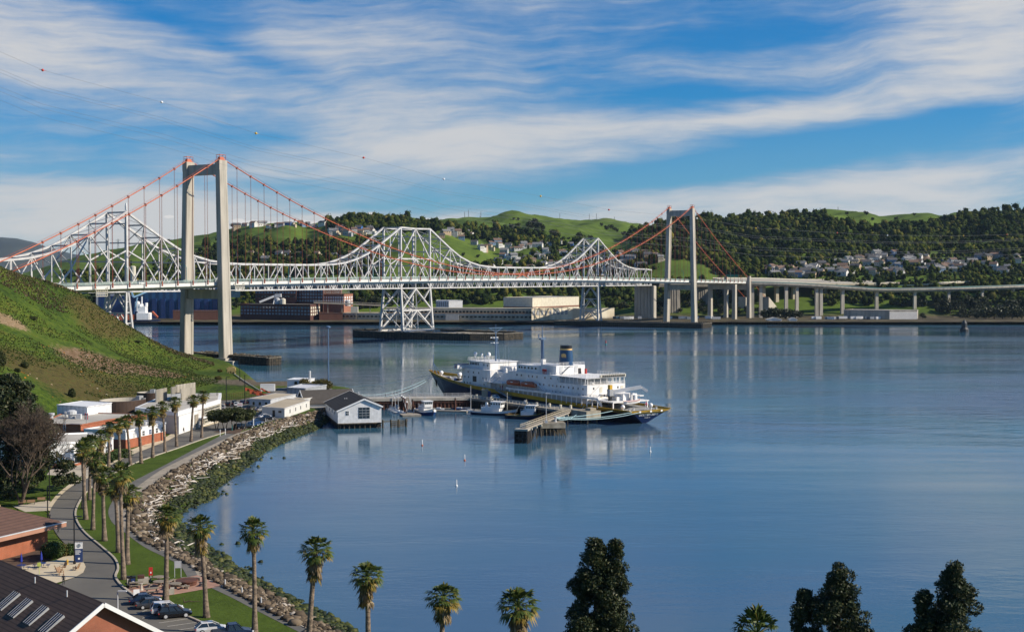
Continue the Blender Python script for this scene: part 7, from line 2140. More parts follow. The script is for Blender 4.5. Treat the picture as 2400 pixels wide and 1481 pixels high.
def adirondack(px, py, rz, lab):
 p = G(px, py, 4.0); e = empty('garden_chair', p, rz, lab, 'chair', 'wooden chairs on the sand terrace')
 m = MB(); m.add([(-.3, -.28, .42), (.3, -.28, .42), (.3, .4, .28), (-.3, .4, .28), (-.3, -.28, .36), (.3, -.28, .36), (.3, .4, .22), (-.3, .4, .22)], [(0, 1, 2, 3), (7, 6, 5, 4), (0, 4, 5, 1), (1, 5, 6, 2), (2, 6, 7, 3), (3, 7, 4, 0)]); m.build('seat', M['wood'], e)
 m = MB()
 for k in range(5): x = -.26 + k * .13; m.beam((x, .34, .3), (x * 1.25, .72, 1.22 - abs(k - 2) * .05), .11, .03)
 m.build('backrest', M['wood'], e)
 for s_ in (-1, 1):
  m = MB(); m.beam((s_ * .38, -.32, .60), (s_ * .38, .5, .56), .14, .04); m.beam((s_ * .36, -.3, 0), (s_ * .36, -.3, .58), .09); m.build('armrest', M['wood'], e)
M['wood'] = pm('worn_wood', (.34, .21, .12), (.26, .16, .09), 2, .8)
adirondack(147, 1334, -.6, 'wooden garden chair at the back of the pair on the terrace'); adirondack(142, 1346, .9, 'wooden garden chair nearest the walking person on the terrace')
adirondack(138, 1340, 2.2, 'wooden garden chair on the left of the pair on the terrace'); adirondack(178, 1335, -1.8, 'wooden garden chair alone at the terrace edge by the lamp post')
for x, y, lab in ((97, 1329, 'blue round table with a closed blue parasol on the terrace'), (50, 1334, 'blue round table with a closed blue parasol half hidden by the near roof')):
 p = G(x, y, 4.0); e = empty('parasol_table', p, 0, lab, 'table', 'blue parasol tables on the terrace')
 m = MB(); m.lathe([(.75, .70), (.75, .76)], 14); m.build('table_top', M['navyb'], e)
 m = MB()
 for k in range(4): a = k * PI / 2; m.box(1.1 * math.cos(a) - .3, 1.1 * math.cos(a) + .3, 1.1 * math.sin(a) - .3, 1.1 * math.sin(a) + .3, .42, .48); m.beam((1.1 * math.cos(a), 1.1 * math.sin(a), 0), (1.1 * math.cos(a), 1.1 * math.sin(a), .42), .08)
 m.build('seats', M['navyb'], e)
 m = MB(); m.tube([(0, 0, 0), (0, 0, 1.4)], .04, 6); m.lathe([(.06, 1.2), (.22, 1.3), (.16, 2.1), (.05, 2.6), (.02, 2.7)], 8); m.build('parasol', M['parasol'] if 'parasol' in M else pm('parasol_blue', (.012, .03, .30), (.01, .025, .25), 2, .7), e)
p = G(158, 1322, 4.0); m = MB(); m.lathe([(.18, 0), (.14, .1), (.14, .6), (.2, .62), (.1, .82), (.02, .86)], 10); m.tube([(-.25, 0, .48), (.25, 0, .48)], .07, 6); m.build('hydrant', M['yellow'], loc=p, label='yellow fire hydrant on the sand terrace', cat='hydrant')
p = G(92, 1345, 4.0); m = MB(); m.tube([(0, 0, 0), (0, 0, 2.0)], .04, 6); m.box(-.3, .3, -.03, .03, 1.3, 1.9); m.build('small_sign', pm('lime_sign', (.5, .55, .12), (.45, .5, .1), 1, .6), loc=p, rz=.3, label='small lime sign on a post beside the near roof', cat='sign')
for x, y, a, lab in ((52, 1182, .3, 'wooden park bench left of the other two under the bare tree'), (73, 1181, .3, 'middle wooden park bench under the bare tree'), (97, 1175, .3, 'wooden park bench nearest the road under the bare tree')):
 p = G(x, y, 3.95); e = empty('park_bench', p, a, lab, 'bench', 'park benches under the bare tree')
 m = MB(); m.box(-.8, .8, -.2, .25, .42, .48); m.build('seat', M['wood'], e)
 m = MB(); m.beam((-.8, .28, .7), (.8, .28, .7), .05, .42); m.build('backrest', M['wood'], e)
 for s_ in (-.7, .7): m = MB(); m.box(s_ - .05, s_ + .05, -.2, .3, 0, .46); m.build('leg', M['dark'], e)
p = G(160, 1129, 3.95); m = MB(); m.lathe([(.16, 0), (.1, .2), (.1, 2.0), (.02, 2.1)], 8); m.build('marker_post', M['orange'], loc=p, label='slim orange post on the lawn left of the walking person', cat='post')
for x, y, lab in ((516, 1022, 'thin white marker post at the end of the shore path'), (594, 999, 'tall white marker post on the rock bank by the blue cars'), (544, 1009, 'small teal post at the soil bed'), (528, 1019, 'second thin white marker post by the shore path')):
 p = G(x, y, 3.9); m = MB(); m.tube([(0, 0, 0), (0, 0, 2.0 if 'tall' not in lab else 3.6)], .10 if 'tall' not in lab else .16, 6); m.box(-.16, .16, -.05, .05, 1.4, 2.0); m.build('marker_post', M['teal'] if 'teal' in lab else M['white'], loc=p, label=lab, cat='post')
for x, y, lab in ((525.5, 954, 'left yellow bollard by the glazed building end'), (520, 956, 'right-hand twin yellow bollard by the glazed building end')):
 p = G(x, y, 3.9); m = MB(); m.lathe([(.15, 0), (.15, 1.3), (.02, 1.4)], 8); m.build('bollard', M['yellow'], loc=p, label=lab.replace('right-hand twin', 'second'), cat='bollard')
p = G(562, 957, 3.9); m = MB(); m.beam((-.7, 0, 0), (-.7, 0, 1.9), .1); m.beam((.7, 0, 0), (.7, 0, 1.9), .1); m.box(-1, 1, -.06, .06, .8, 2.0, 0); m.box(-.85, .85, -.09, -.05, 1.3, 1.55, 1)
m.build('car_park_sign', [M['white'], M['red']], loc=p, rz=.1, label='white and red notice board in front of the parked row', cat='sign')
for x, y, lab in ((527, 1423, 'grey post at the shore path nearest the plaza'), (567, 1443, 'grey post farther along the shore path')):
 pass
for (x, y), lab in zip(((527.5, 1375), (567, 1394), (612, 1418)), ('grey path post just right of the plaza', 'middle grey path post along the shore path', 'grey path post farthest from the plaza')):
 p = G(x, y, 3.9); m = MB(); m.tube([(0, 0, 0), (0, 0, 1.1)], .12, 6); m.ball((0, 0, 1.1), .13, 6, 4); m.build('path_post', M['lgrey'], loc=p, label=lab, cat='post')
m = MB(); a, b_ = on_near(500, 942), on_near(612, 925)
fl = [on_near(x, y) for x, y in ((503, 941), (530, 939), (560, 937), (590, 933), (618, 924))]
for a, b_ in zip(fl[:-1], fl[1:]):
 k = 7
 for i in range(k): q = a + (b_ - a) * i / k; m.beam(q, q + Vector((0, 0, 2.6)), .10)
 for z in (.3, 1.4, 2.6): m.beam(a + Vector((0, 0, z)), b_ + Vector((0, 0, z)), .07)
fe = m.build('wire_fence', M['rust'], label='brown wire fence along the foot of the headland behind the cars', cat='fence')
M['net'] = pm('orange_netting', (.55, .10, .03), (.40, .07, .03), 1.5, .8)
for (x, y), (w_, h, lab) in zip(((594, 922), (608, 929), (622, 920)), ((7, 2.2, 'orange safety netting, upper strip at the foot of the slope'), (8, 2.2, 'orange safety netting, lower strip behind the white pickup'), (4, 1.4, 'small orange netting strip at the tip of the slope'))):
 p = on_near(x, y); m = MB()
 for k in range(6):
  u0, u1 = k / 6 - .5, (k + 1) / 6 - .5
  m.add([(u0 * w_, .5 * math.sin(k * 2), .1 - u0 * 1.6), (u1 * w_, .5 * math.sin(k * 2 + 2), .1 - u1 * 1.6), (u1 * w_, .3 * math.cos(k), h * .6 - u1 * 1.8), (u0 * w_, .3 * math.cos(k - 1), h * .6 - u0 * 1.8), (u0 * w_, .5 * math.sin(k * 2) + .1, .1 - u0 * 1.6), (u1 * w_, .5 * math.sin(k * 2 + 2) + .1, .1 - u1 * 1.6)], [(0, 1, 2, 3), (3, 2, 5, 4)])
 m.build('safety_netting', M['net'], loc=p + Vector((0, 0, .3)), label=lab, cat='netting')
p = on_near(542, 876)
m = MB(); s_ = 2.6
bm = bmesh.new(); fv = [bm.verts.new((x * s_ * .95, -.35, (z + .75) * s_ * .9)) for x, z in bear]; ff = bm.faces.new(fv)
bmesh.ops.triangulate(bm, faces=[ff]); r_ = bmesh.ops.extrude_face_region(bm, geom=bm.faces[:])
for v in r_['geom']:
 if isinstance(v, bmesh.types.BMVert): v.co.y += .7
bmesh.ops.recalc_face_normals(bm, faces=bm.faces[:])
me = bpy.data.meshes.new('bear_sculpture'); bm.to_mesh(me); bm.free(); me.materials.append(pm('straw_bear', (.62, .44, .18), (.48, .33, .12), .8, .9))
o = bpy.data.objects.new('bear_sculpture', me); COL.objects.link(o); o.location = p; tag(o, 'straw coloured walking bear cut-out on the tip of the headland', 'sculpture')
m = MB(); q = [on_near(x, y) + Vector((0, 0, .35)) for x, y in ((549, 878), (562, 887), (575, 896), (588, 904), (600, 912), (613, 919))]; m.tube(q, .22, 6); m.build('slope_pipe', M['cream'], label='pale pipe running straight down the tip of the headland', cat='pipe')
# ================================================================== people
def person_mesh(ph=0.0, arm=0.0):
 """walking adult, 1.75 m: one skinned surface with separate fingers"""
 J = []; E = []; Rr = []
 def j(p, r_, par=None):
  J.append(Vector(p)); Rr.append(r_)
  if par is not None: E.append((par, len(J) - 1))
  return len(J) - 1
 pel = j((0, 0, .95), .135); wa = j((0, .01, 1.10), .125, pel); ch = j((0, .0, 1.30), .15, wa); nk = j((0, -.01, 1.47), .062, ch); hb = j((0, -.02, 1.56), .085, nk); ht = j((0, -.015, 1.66), .09, hb); j((0, -.01, 1.735), .05, ht); j((0, -.115, 1.595), .022, hb)
 for s_ in (-1, 1):
  sw = ph * s_
  hp = j((.10 * s_, 0, .90), .095, pel); kn = j((.10 * s_, -.16 * sw - .05, .49), .062, hp); an = j((.10 * s_, -.26 * sw + .08 * (sw < 0), .09 + .04 * (sw < 0)), .042, kn); j((.115 * s_, -.26 * sw - .14, .045 + .02 * (sw < 0)), .038, an)
  sh = j((.185 * s_, 0, 1.41), .068, ch); el_ = j((.235 * s_, .10 * sw + .04, 1.13), .045, sh); wr = j((.245 * s_, .16 * sw - .10 - arm * .1, .90 + arm * .12), .028, el_); pm_ = j((.245 * s_, .17 * sw - .13 - arm * .12, .82 + arm * .12), .030, wr)
  for k in range(4): f0 = j((.235 * s_ + .004 * s_, .17 * sw - .115 - .018 * k - arm * .12, .765 + .004 * abs(k - 1) + arm * .12), .009, pm_); j((.225 * s_, .17 * sw - .125 - .018 * k - arm * .12, .725 + .006 * abs(k - 1) + arm * .12), .0075, f0)
  t0 = j((.232 * s_, .17 * sw - .165 - arm * .12, .835 + arm * .12), .010, pm_); j((.225 * s_, .17 * sw - .185 - arm * .12, .80 + arm * .12), .008, t0)
 me = bpy.data.meshes.new('person'); me.from_pydata([tuple(v) for v in J], E, []); o = bpy.data.objects.new('person_tmp', me); COL.objects.link(o)
 sk = o.modifiers.new('skin', 'SKIN'); sk.use_smooth_shade = True
 for i, v in enumerate(me.skin_vertices[0].data): v.radius = (Rr[i], Rr[i]); v.use_root = (i == 0)
 o.modifiers.new('sub', 'SUBSURF').levels = 1
 bpy.context.view_layer.update()
 m2 = bpy.data.meshes.new_from_object(o.evaluated_get(bpy.context.evaluated_depsgraph_get()))
 bpy.data.objects.remove(o)
 m2.materials.clear(); m2.materials.append(M['skin']); m2.materials.append(M['cloth']); m2.materials.append(M['trouser']); m2.materials.append(M['black'])
 for p_ in m2.polygons:
  z = p_.center.z
  p_.material_index = 3 if z < .10 else 2 if z < .98 and abs(p_.center.x) < .20 else 1 if z < 1.47 and not (z < .89 + arm * .12 and abs(p_.center.x) > .205) else 0
 return m2
M['skin'] = pm('skin', (.42, .25, .17), (.36, .21, .14), 3, .6); M['cloth'] = pm('dark_uniform', (.02, .022, .03), (.014, .015, .02), 3, .8); M['trouser'] = pm('dark_trousers', (.016, .016, .02), (.012, .012, .015), 3, .8); M['hair'] = pm('dark_hair', (.02, .014, .01), (.012, .01, .008), 5, .7)
PM = [person_mesh(1.0, 0), person_mesh(-.8, .9)]
hm = MB(); hm.lathe([(.02, -.02), (.098, .0), (.104, .05), (.085, .10), (.03, .135)], 10, (0, .005, 1.635))
HAIR = None
for i, (x, y, z, rz, k, lab, q) in enumerate(((136, 1249, 3.95, 2.6, 0, 'person in dark uniform walking down the curving road past the brick hall', None), (149, 1370, 3.95, .3, 1, 'person in dark clothes walking beside the sand terrace', None), (174, 1134, 3.95, 2.8, 0, 'person in dark clothes walking on the pale strip beside the lawn', None), (431, 1014, 3.95, 1.2, 0, 'person in dark clothes walking in front of the long white building', None), (116, 1222, 3.95, .5, 1, 'person by the black lamp post at the hall corner', None), (903, 929, 0, 1.4, 0, 'person in dark clothes walking along the straight pier', tk.matrix_basis @ Vector((12.6, 3.5, 4.3))))):
 o = bpy.data.objects.new('person', PM[k]); COL.objects.link(o)
 o.location = q if q is not None else G(x, y, z); o.rotation_euler = (0, 0, rz)
 tag(o, lab, 'person', 'people walking on the campus')
 if HAIR is None: HAIR = hm.build('hair', M['hair'], o, smooth=True)
 else:
  h = HAIR.copy(); COL.objects.link(h); h.parent = o
# ================================================================== plants
def leafmat(name, stops, sc=.5, trans=.0):
 m, nt, b = newmat(name)
 g = nd(nt, 'ShaderNodeNewGeometry')
 rp = ramp(nt, stops); nt.links.new(g.outputs['Random Per Island'], rp.inputs['Fac'])
 nt.links.new(rp.outputs['Color'], b.inputs['Base Color'])
 b.inputs['Roughness'].default_value = .55; b.inputs['Specular IOR Level'].default_value = .25
 return m
M['palmgreen'] = leafmat('palm_frond', [(0, (.028, .048, .010)), (.5, (.055, .085, .015)), (.85, (.10, .115, .022)), (1, (.19, .14, .03))])
M['palmdry'] = leafmat('dry_palm_frond', [(0, (.10, .07, .035)), (.6, (.20, .14, .07)), (1, (.30, .24, .15))])
M['palmgold'] = leafmat('yellow_palm_frond', [(0, (.14, .11, .02)), (.6, (.24, .16, .03)), (1, (.12, .11, .02))])
M['trunk'] = pm('palm_trunk', (.27, .20, .14), (.10, .075, .055), 1.2, .9, bump=.6, bscale=5, stretch=(1, 1, 1.6))
M['bark'] = pm('bark', (.12, .085, .055), (.05, .036, .026), 1.5, .9, bump=.4)
M['conifer'] = leafmat('conifer_needles', [(0, (.010, .020, .008)), (.5, (.024, .038, .012)), (.8, (.048, .058, .018)), (1, (.085, .075, .026))])
M['oak'] = leafmat('broadleaf', [(0, (.018, .028, .007)), (.6, (.040, .055, .011)), (1, (.075, .075, .018))])
M['olive'] = leafmat('olive_leaf', [(0, (.05, .050, .010)), (.6, (.085, .075, .016)), (1, (.14, .10, .025))])
M['shrub'] = leafmat('shrub_leaf', [(0, (.020, .045, .010)), (.6, (.040, .075, .014)), (1, (.07, .09, .02))])
M['twig'] = pm('bare_twig', (.105, .074, .050), (.060, .043, .031), 1, .9)
R_ = np.random.default_rng(5)
def frond(m, o, az, el_, L, fan, mi, droop=.5):
 d = Vector((math.cos(az) * math.cos(el_), math.sin(az) * math.cos(el_), math.sin(el_)))
 s = Vector((-math.sin(az), math.cos(az), 0))
 u = s.cross(d)
 tip = o + d * L
 m.beam(o, tip, .05, .03, mi)
 for k in range(9):
  a = (k - 4) / 4 * 1.25 + rnd.uniform(-.1, .1)
  r = fan * (1 - .25 * abs(a) / 1.25) * rnd.uniform(.85, 1.1)
  dd = (d * math.cos(a) + s * math.sin(a)).normalized()
  p1 = tip + dd * r * .6
  p2 = tip + dd * r + Vector((0, 0, -droop * r * rnd.uniform(.4, 1.0)))
  w_ = dd.cross(u).normalized() * .085
  m.add([tip, p1 + w_, p2, p1 - w_ + u * .04], [(0, 1, 2, 3)], mi)
def make_palm(name, H, skirt, seed, lab):
 rnd.seed(seed)
 e = empty(name, (0, 0, -500), 0, lab, 'palm tree', 'tall fan palms along the shore')
 lean = rnd.uniform(-.3, .3)
 tp = Vector((lean, rnd.uniform(-.3, .3), H - 2.0))
 m = MB()
 pts = [Vector((0, 0, -.3)), Vector((0, 0, .5)), Vector((tp.x * .08, tp.y * .1, 2.5))] + [Vector((tp.x * u * u, tp.y * u * u, H * u - 2.0 * u)) for u in np.linspace(.25, 1, 9)]
 rr = [.46, .36, .27] + [.25 - .07 * u + .012 * (k % 2) for k, u in enumerate(np.linspace(0, 1, 9))]
 m.tube(pts, rr, 9); m.build('trunk', M['trunk'], e, smooth=True)
 m = MB()
 for k in range(48):
  el_ = R(88 - 138 * (k / 47) ** .9 + rnd.uniform(-8, 8)); az_ = k * 2.399 + rnd.uniform(-.2, .2)
  frond(m, tp + Vector((0, 0, .2)), az_, el_, rnd.uniform(.8, 1.15), rnd.uniform(.75, 1.0), 0 if k < 36 or rnd.random() < .5 else 1, .25 + .5 * k / 47)
 m.build('crown', [M['palmgreen'], M['palmgold']], e)
 m = MB()
 for k in range(int(16 + skirt * 14)):
  q = tp + Vector((0, 0, -rnd.uniform(0, skirt)))
  frond(m, q, rnd.uniform(0, 6.28), R(rnd.uniform(-82, -48)), rnd.uniform(.45, .85), rnd.uniform(.6, .9), 0 if k % 3 else 1, .8)
 m.build('dead_fronds', [M['palmdry'], M['palmgold']], e)
 return e
PALMS = [(472.6, 1025, 907, 'rightmost palm of the road row, before the glazed wall'), (448, 1034, 918, 'second palm from the right in the road row'), (414, 1046, 921, 'palm at the corner of the long white building'), (387, 1060, 932, 'palm before the grey panelled wall of the long white building'),
   (357.5, 1072, 944, 'palm just left of the grey panelled wall'), (331, 1086, 953, 'palm before the right half of the white block with brick base'), (306, 1090, 964, 'palm before the left half of the white block with brick base'), (281, 1098, 972, 'palm right of the rounded white building end'),
   (255, 1101, 980, 'palm before the rounded white building end'), (227, 1152, 998, 'back palm of the dense clump hiding the white building'), (210, 1171, 1008, 'middle palm of the dense clump hiding the white building'), (201, 1217, 1022, 'tall thick palm at the left front of the dense clump'),
   (195.5, 1192, 1014, 'leftmost palm of the dense clump at the road edge'), (217.5, 1241, 1045, 'front right palm of the dense clump on the lawn'), (245, 1267, 1082, 'short palm alone on the lawn right of the dense clump'), (278, 1294, 1112, 'left palm of the leafy trio beside the shore path'), (290, 1357, 1068, 'tallest palm of the trio, with a bare reddish upper trunk'), (298, 1322, 1124, 'right palm of the leafy trio beside the shore path'),
   (388, 1408, 1168, 'palm rising from the picnic plaza edge'), (484, 1446, 1190, 'palm on the near lawn right of the plaza'), (597, 1487, 1198, 'palm against the bay, first right of the lawn palms, white lower skirt'), (722, 1536, 1242, 'palm against the bay with a long brown skirt'), (862, 1592, 1302, 'palm against the bay with a shaggy yellow skirt'), (1032, 1650, 1347, 'bushy palm crown low at the bottom edge, left of centre'), (1212, 1740, 1352, 'dark palm crown at the bottom edge right of centre'), (1418, 1800, 1452, 'palm crown poking up before the left dark conifer'), (1755, 1980, 1394, 'palm crown between the dark conifers at the bottom right')]
protos = {}
for i, (x, y, yt, lab) in enumerate(PALMS):
 b_ = G(x, y, 3.9)
 H = P(x, yt, b_.y).z - 3.9 - .6
 k = (i * 7 % 5)
 sk = (.9, 1.6, .7, 2.4, 1.3)[k]
 if i in (21, 22): k, sk = 3, 2.6
 if k not in protos:
  protos[k] = make_palm('palm_tree', 14.0, sk, 40 + k, lab); o = protos[k]
 else: o = copy_tree(protos[k])
 o['label'] = 'tall fan ' + lab if not lab.startswith(('tall', 'short', 'bushy', 'dark')) else lab.replace('palm', 'fan palm', 1)
 o.location = b_; o.rotation_euler = (.045 * math.sin(i * 2.3), .045 * math.cos(i * 3.1), i * 1.7)
 sxy = 1.4
 o.scale = (sxy * (.92 + .16 * ((i * 37) % 10) / 10), sxy * (.92 + .16 * ((i * 37) % 10) / 10), H / 14.0)
 if i in (16,): o.scale = (1.3, 1.3, H / 14.0)
def leaf_cloud(name, lumps, n, size, mat, parent, flat=.6, seed=1):
 if mat.name.startswith('conifer'): flat = .42
 """n small leaf quads spread through lumps [(x,y,z,rx,ry,rz)], denser at their skins"""
 r = np.random.default_rng(seed)
 L = np.array(lumps, float)
 vol = (L[:, 3] * L[:, 4] * L[:, 5]) ** (2 / 3)
 pk = r.choice(len(L), n, p=vol / vol.sum())
 d = r.normal(size=(n, 3)); d /= np.linalg.norm(d, axis=1)[:, None]
 rad = r.uniform(.25, 1, n) ** .35 * r.uniform(.86, 1.12, n)
 c = L[pk, :3] + d * rad[:, None] * L[pk, 3:]
 a = r.normal(size=(n, 3)) + d * .6; a /= np.linalg.norm(a, axis=1)[:, None]
 t = np.cross(a, r.normal(size=(n, 3))); t /= np.linalg.norm(t, axis=1)[:, None]
 b_ = np.cross(a, t)
 s = size * r.uniform(.6, 1.4, n)[:, None]
 V = np.stack([c - t * s, c - b_ * s * flat, c + t * s, c + b_ * s * flat], 1).reshape(-1, 3)
 return np_mesh(name, V, np.arange(4 * n).reshape(n, 4), mat, parent=parent)
def limbs(parent, pts, mat='bark'):
 m = MB()
 for p, r_ in pts: m.tube(p, r_, 6)
 return m.build('trunk', M[mat], parent)
def tree(name, loc, lumps, n, size, mat, lab, trunk=None, cat='tree', group=None, seed=1, rz=0):
 e = empty(name, loc, rz, lab, cat, group)
 leaf_cloud('crown', lumps, n, size, M[mat], e, seed=seed)
 m = MB()
 if trunk is None:
  top = max(l[2] for l in lumps); trunk = [((0, 0, -.5), (0, 0, top * .8), .3)]
 for a, b_, r_ in trunk: m.tube([a, [(q + w_) / 2 for q, w_ in zip(a, b_)], b_], [r_, r_ * .75, r_ * .4], 6)
 m.build('trunk', M['bark'], e)
 return e
def conifer(px, D, top, W_, lab, seed, group=None, z0=4.0, twin=0.0):
 W_ *= 1.75
 t = P(px, top, D); H = t.z - z0
 rnd.seed(seed)
 lumps = []
 for sx, hh in ((0, H),) + (((twin, H * (.985 if twin > 0 else .90)),)):
  for k in range(230 if sx == 0 else 130):
   u = rnd.uniform(.03, 1) ** .9
   rr = W_ / 2 * (1 - u) ** .85 * (.95 if sx == 0 else .6) + .1
   a = rnd.uniform(0, 6.28); q = rnd.uniform(.2, .98)
   s = rnd.uniform(.6, 1.15) * (.62 + .75 * (1 - u))
   lumps.append((sx + rr * q * math.cos(a), rr * q * math.sin(a), hh * u - .3, s * 1.15, s * 1.15, s * .85))
 e = tree('conifer', (t.x, D, z0), lumps, 170000, .135, 'conifer', lab, [((0, 0, -.5), (0, 0, H * .95), .45)], group=group, seed=seed)
 return e
conifer(1398, 126, 1252, 9.2, 'large dark conifer with a double top at the bottom centre right', 3, 'dark conifers at the bottom right', twin=1.7)
conifer(1966, 116, 1318, 13.0, 'dark conifer second from the right at the bottom edge', 8, 'dark conifers at the bottom right', twin=-3.1)
conifer(2238, 112, 1318, 13.0, 'rightmost dark conifer at the bottom edge', 12, 'dark conifers at the bottom right', twin=-2.6)
lum = []
rnd.seed(21)
for k in range(230):
 u = rnd.uniform(0.02, 1); a = rnd.uniform(0, 6.28); rr = 15.0 * (1 - u) ** .55 * rnd.uniform(.3, 1) + .6
 lum.append((rr * math.cos(a) - .5, rr * math.sin(a), 1.5 + 24.5 * u, rnd.uniform(1.3, 2.3), rnd.uniform(1.3, 2.3), rnd.uniform(.8, 1.5)))
tree('cypress_tree', G(22, 1163, 3.8), lum, 60000, .34, 'conifer', 'huge dark cypress filling the left edge behind the bare tree', [((0, 0, -.5), (0, 0, 24), .9)], seed=22)
e = empty('bare_tree', G(50, 1183, 3.8), 0, 'leafless brown tree spreading in front of the dark cypress', 'tree')
rnd.seed(33)
m = MB(); tw = MB()
def grow(p, d, L, r_, lvl):
 q = p + d * L
 mid = p + d * L * .5 + Vector((rnd.uniform(-.1, .1), rnd.uniform(-.1, .1), rnd.uniform(0, .12))) * L
 (m if lvl < 3 else tw).tube([p, mid, q], [r_, r_ * .85, r_ * .65], 5 if lvl < 3 else 3, cap=False)
 if lvl >= 6: return
 for k in range(3 if lvl < 4 else 5):
  nd_ = (d + Vector((rnd.uniform(-1, 1), rnd.uniform(-1, 1), rnd.uniform(-.30, .65))) * (.75 + .08 * lvl)).normalized()
  grow(q if k else mid, nd_, L * rnd.uniform(.64, .84), max(r_ * .6, .035), lvl + 1)
for k in range(4):
 a = k * 1.6 + .4
 grow(Vector((0, 0, -.3)), Vector((.42 * math.cos(a), .42 * math.sin(a), 1)).normalized(), 6.6, .38, 0)
e.scale = (.72, .8, 1); m.build('trunk', M['twig'], e); tw.build('twigs', M['twig'], e, kind='stuff')
g = 'round trees by the car park'
for x, y, s, lab, sd in ((508, 1004, .95, 'leftmost round dark green tree by the car park', 1), (527, 1008, 1.05, 'second round tree from the left by the car park', 2), (549, 1009, 1.15, 'biggest round tree, third from the left, by the car park', 3), (571, 1007, 1.0, 'rightmost round tree, over the parked blue cars', 4)):
 rnd.seed(sd)
 lum = [(rnd.uniform(-2.6, 2.6) * s, rnd.uniform(-2.4, 2.4) * s, (4.2 + rnd.uniform(-.8, 1.4)) * s, 1.5 * s, 1.5 * s, 1.1 * s) for k in range(13)]
 tree('round_tree', G(x, y, 3.85), lum, 5000, .22, 'oak', lab, [((-.2, 0, -.3), (-1.2, .4, 3.8), .16), ((.2, 0, -.3), (1.2, -.4, 3.9), .16)], group=g, seed=sd)
rnd.seed(9)
lum = [(rnd.uniform(-6, 6), rnd.uniform(-2.5, 2.5), 2.2 + rnd.uniform(-.6, 2.0), 2.3, 2.0, 1.8) for k in range(22)]
tree('evergreen_tree', (-83, 556, 3.8), lum, 11000, .28, 'olive', 'golden green bushy tree behind the long hall roof', seed=77)
g = 'clipped shrubs beside the brick hall'
for x, y, r_, mt, lab in ((124, 1306, 2.0, 'shrub', 'large clipped dark shrub at the corner of the brick hall'), (146, 1302, 1.4, 'olive', 'yellow green clipped shrub between the two dark ones'), (165, 1300, 1.4, 'shrub', 'small dark clipped shrub nearest the lamp post')):
 tree('shrub', G(x, y, 3.9), [(0, 0, r_ * .62, r_, r_, r_ * .8)], int(2200 * r_), .13, mt, lab, [((0, 0, -.2), (0, 0, r_ * .5), .12)], 'shrub', g, int(x))
for x, y, r_, lab in ((243, 1084, 1.9, 'left grey green hedge shrub below the rounded building end'), (262, 1077, 2.0, 'middle grey green hedge shrub below the rounded building end'), (283, 1072, 2.3, 'right grey green hedge shrub below the rounded building end')):
 tree('shrub', G(x, y, 3.9), [(-.8, 0, r_ * .4, r_ * 1.1, r_ * .8, r_ * .55), (.9, .2, r_ * .4, r_, r_ * .8, r_ * .6)], 2600, .17, 'shrub', lab, [((0, 0, -.2), (0, 0, r_ * .4), .1)], 'shrub', 'hedge shrubs by the road', int(x))
g = 'dark bushes on the headland'
for x, y, r_, h, lab in ((168, 930, 1.3, 3.4, 'upright dark bush in the middle of the headland slope above the box building'), (40, 872, 1.0, 1.6, 'lower small dark bush at the left of the headland'), (57, 862, 1.4, 2.6, 'larger dark bush at the left of the headland'), (2, 858, 1.8, 6.0, 'tall dark bush cut by the left edge on the headland'), (242, 866, 1.0, 1.2, 'grey rounded bush on the bare earth of the headland'), (78, 750, 1.6, 1.6, 'dark bush high on the headland near the sandy patch'), (515, 872, 1.2, 1.6, 'tawny bush near the bear cut-out'), (511, 890, 1.5, 1.8, 'dark bush below the tawny one on the headland tip'), (322, 803, 1.6, 1.3, 'dark bush on the skyline at the foot of the truss tower')):
 p = on_near(x, y)
 tree('bush', p, [(0, 0, h * .45, r_, r_, h * .5), (r_ * .4, 0, h * .3, r_ * .8, r_ * .8, h * .35)], 1500, .22, 'olive' if 'tawny' in lab else 'oak', lab, [((0, 0, -.3), (0, 0, h * .5), .1)], 'bush', g, int(x) + 5)
phi = (1 + 5 ** .5) / 2
ICO = np.array([(-1, phi, 0), (1, phi, 0), (-1, -phi, 0), (1, -phi, 0), (0, -1, phi), (0, 1, phi), (0, -1, -phi), (0, 1, -phi), (phi, 0, -1), (phi, 0, 1), (-phi, 0, -1), (-phi, 0, 1)]) / math.hypot(1, phi)
ICF = np.array([(0, 11, 5), (0, 5, 1), (0, 1, 7), (0, 7, 10), (0, 10, 11), (1, 5, 9), (5, 11, 4), (11, 10, 2), (10, 7, 6), (7, 1, 8), (3, 9, 4), (3, 4, 2), (3, 2, 6), (3, 6, 8), (3, 8, 9), (4, 9, 5), (2, 4, 11), (6, 2, 10), (8, 6, 7), (9, 8, 1)])
def blobs(name, C_, S_, mat, jit=.28, kind='stuff', smooth=False, seed=3):
 r = np.random.default_rng(seed); n = len(C_)
 V = ICO[None] * (1 + r.uniform(-jit, jit, (n, 12, 1)))
 a = r.uniform(0, 6.28, n); ca, sa = np.cos(a), np.sin(a)
 X_ = V[:, :, 0] * ca[:, None] - V[:, :, 1] * sa[:, None]; Y_ = V[:, :, 0] * sa[:, None] + V[:, :, 1] * ca[:, None]
 V = np.stack([X_, Y_, V[:, :, 2]], 2) * S_[:, None, :] + C_[:, None, :]
 Fc = (ICF[None] + 12 * np.arange(n)[:, None, None]).reshape(-1, 3)
 o = np_mesh(name, V.reshape(-1, 3), Fc, mat, smooth=smooth)
 return tag(o, kind=kind) if kind else o
def resamp(pl, n):
 pl = np.array(pl); s = np.concatenate([[0], np.cumsum(np.hypot(*(pl[1:] - pl[:-1]).T))]); t = np.linspace(0, s[-1], n)
 return np.stack([np.interp(t, s, pl[:, 0]), np.interp(t, s, pl[:, 1])], 1)
cA = resamp(cr_w[1:], 400); wA = resamp(wl_w[1:], 400)
near = np.array([np.argmin(np.hypot(*(cA - w_).T)) for w_ in wA])
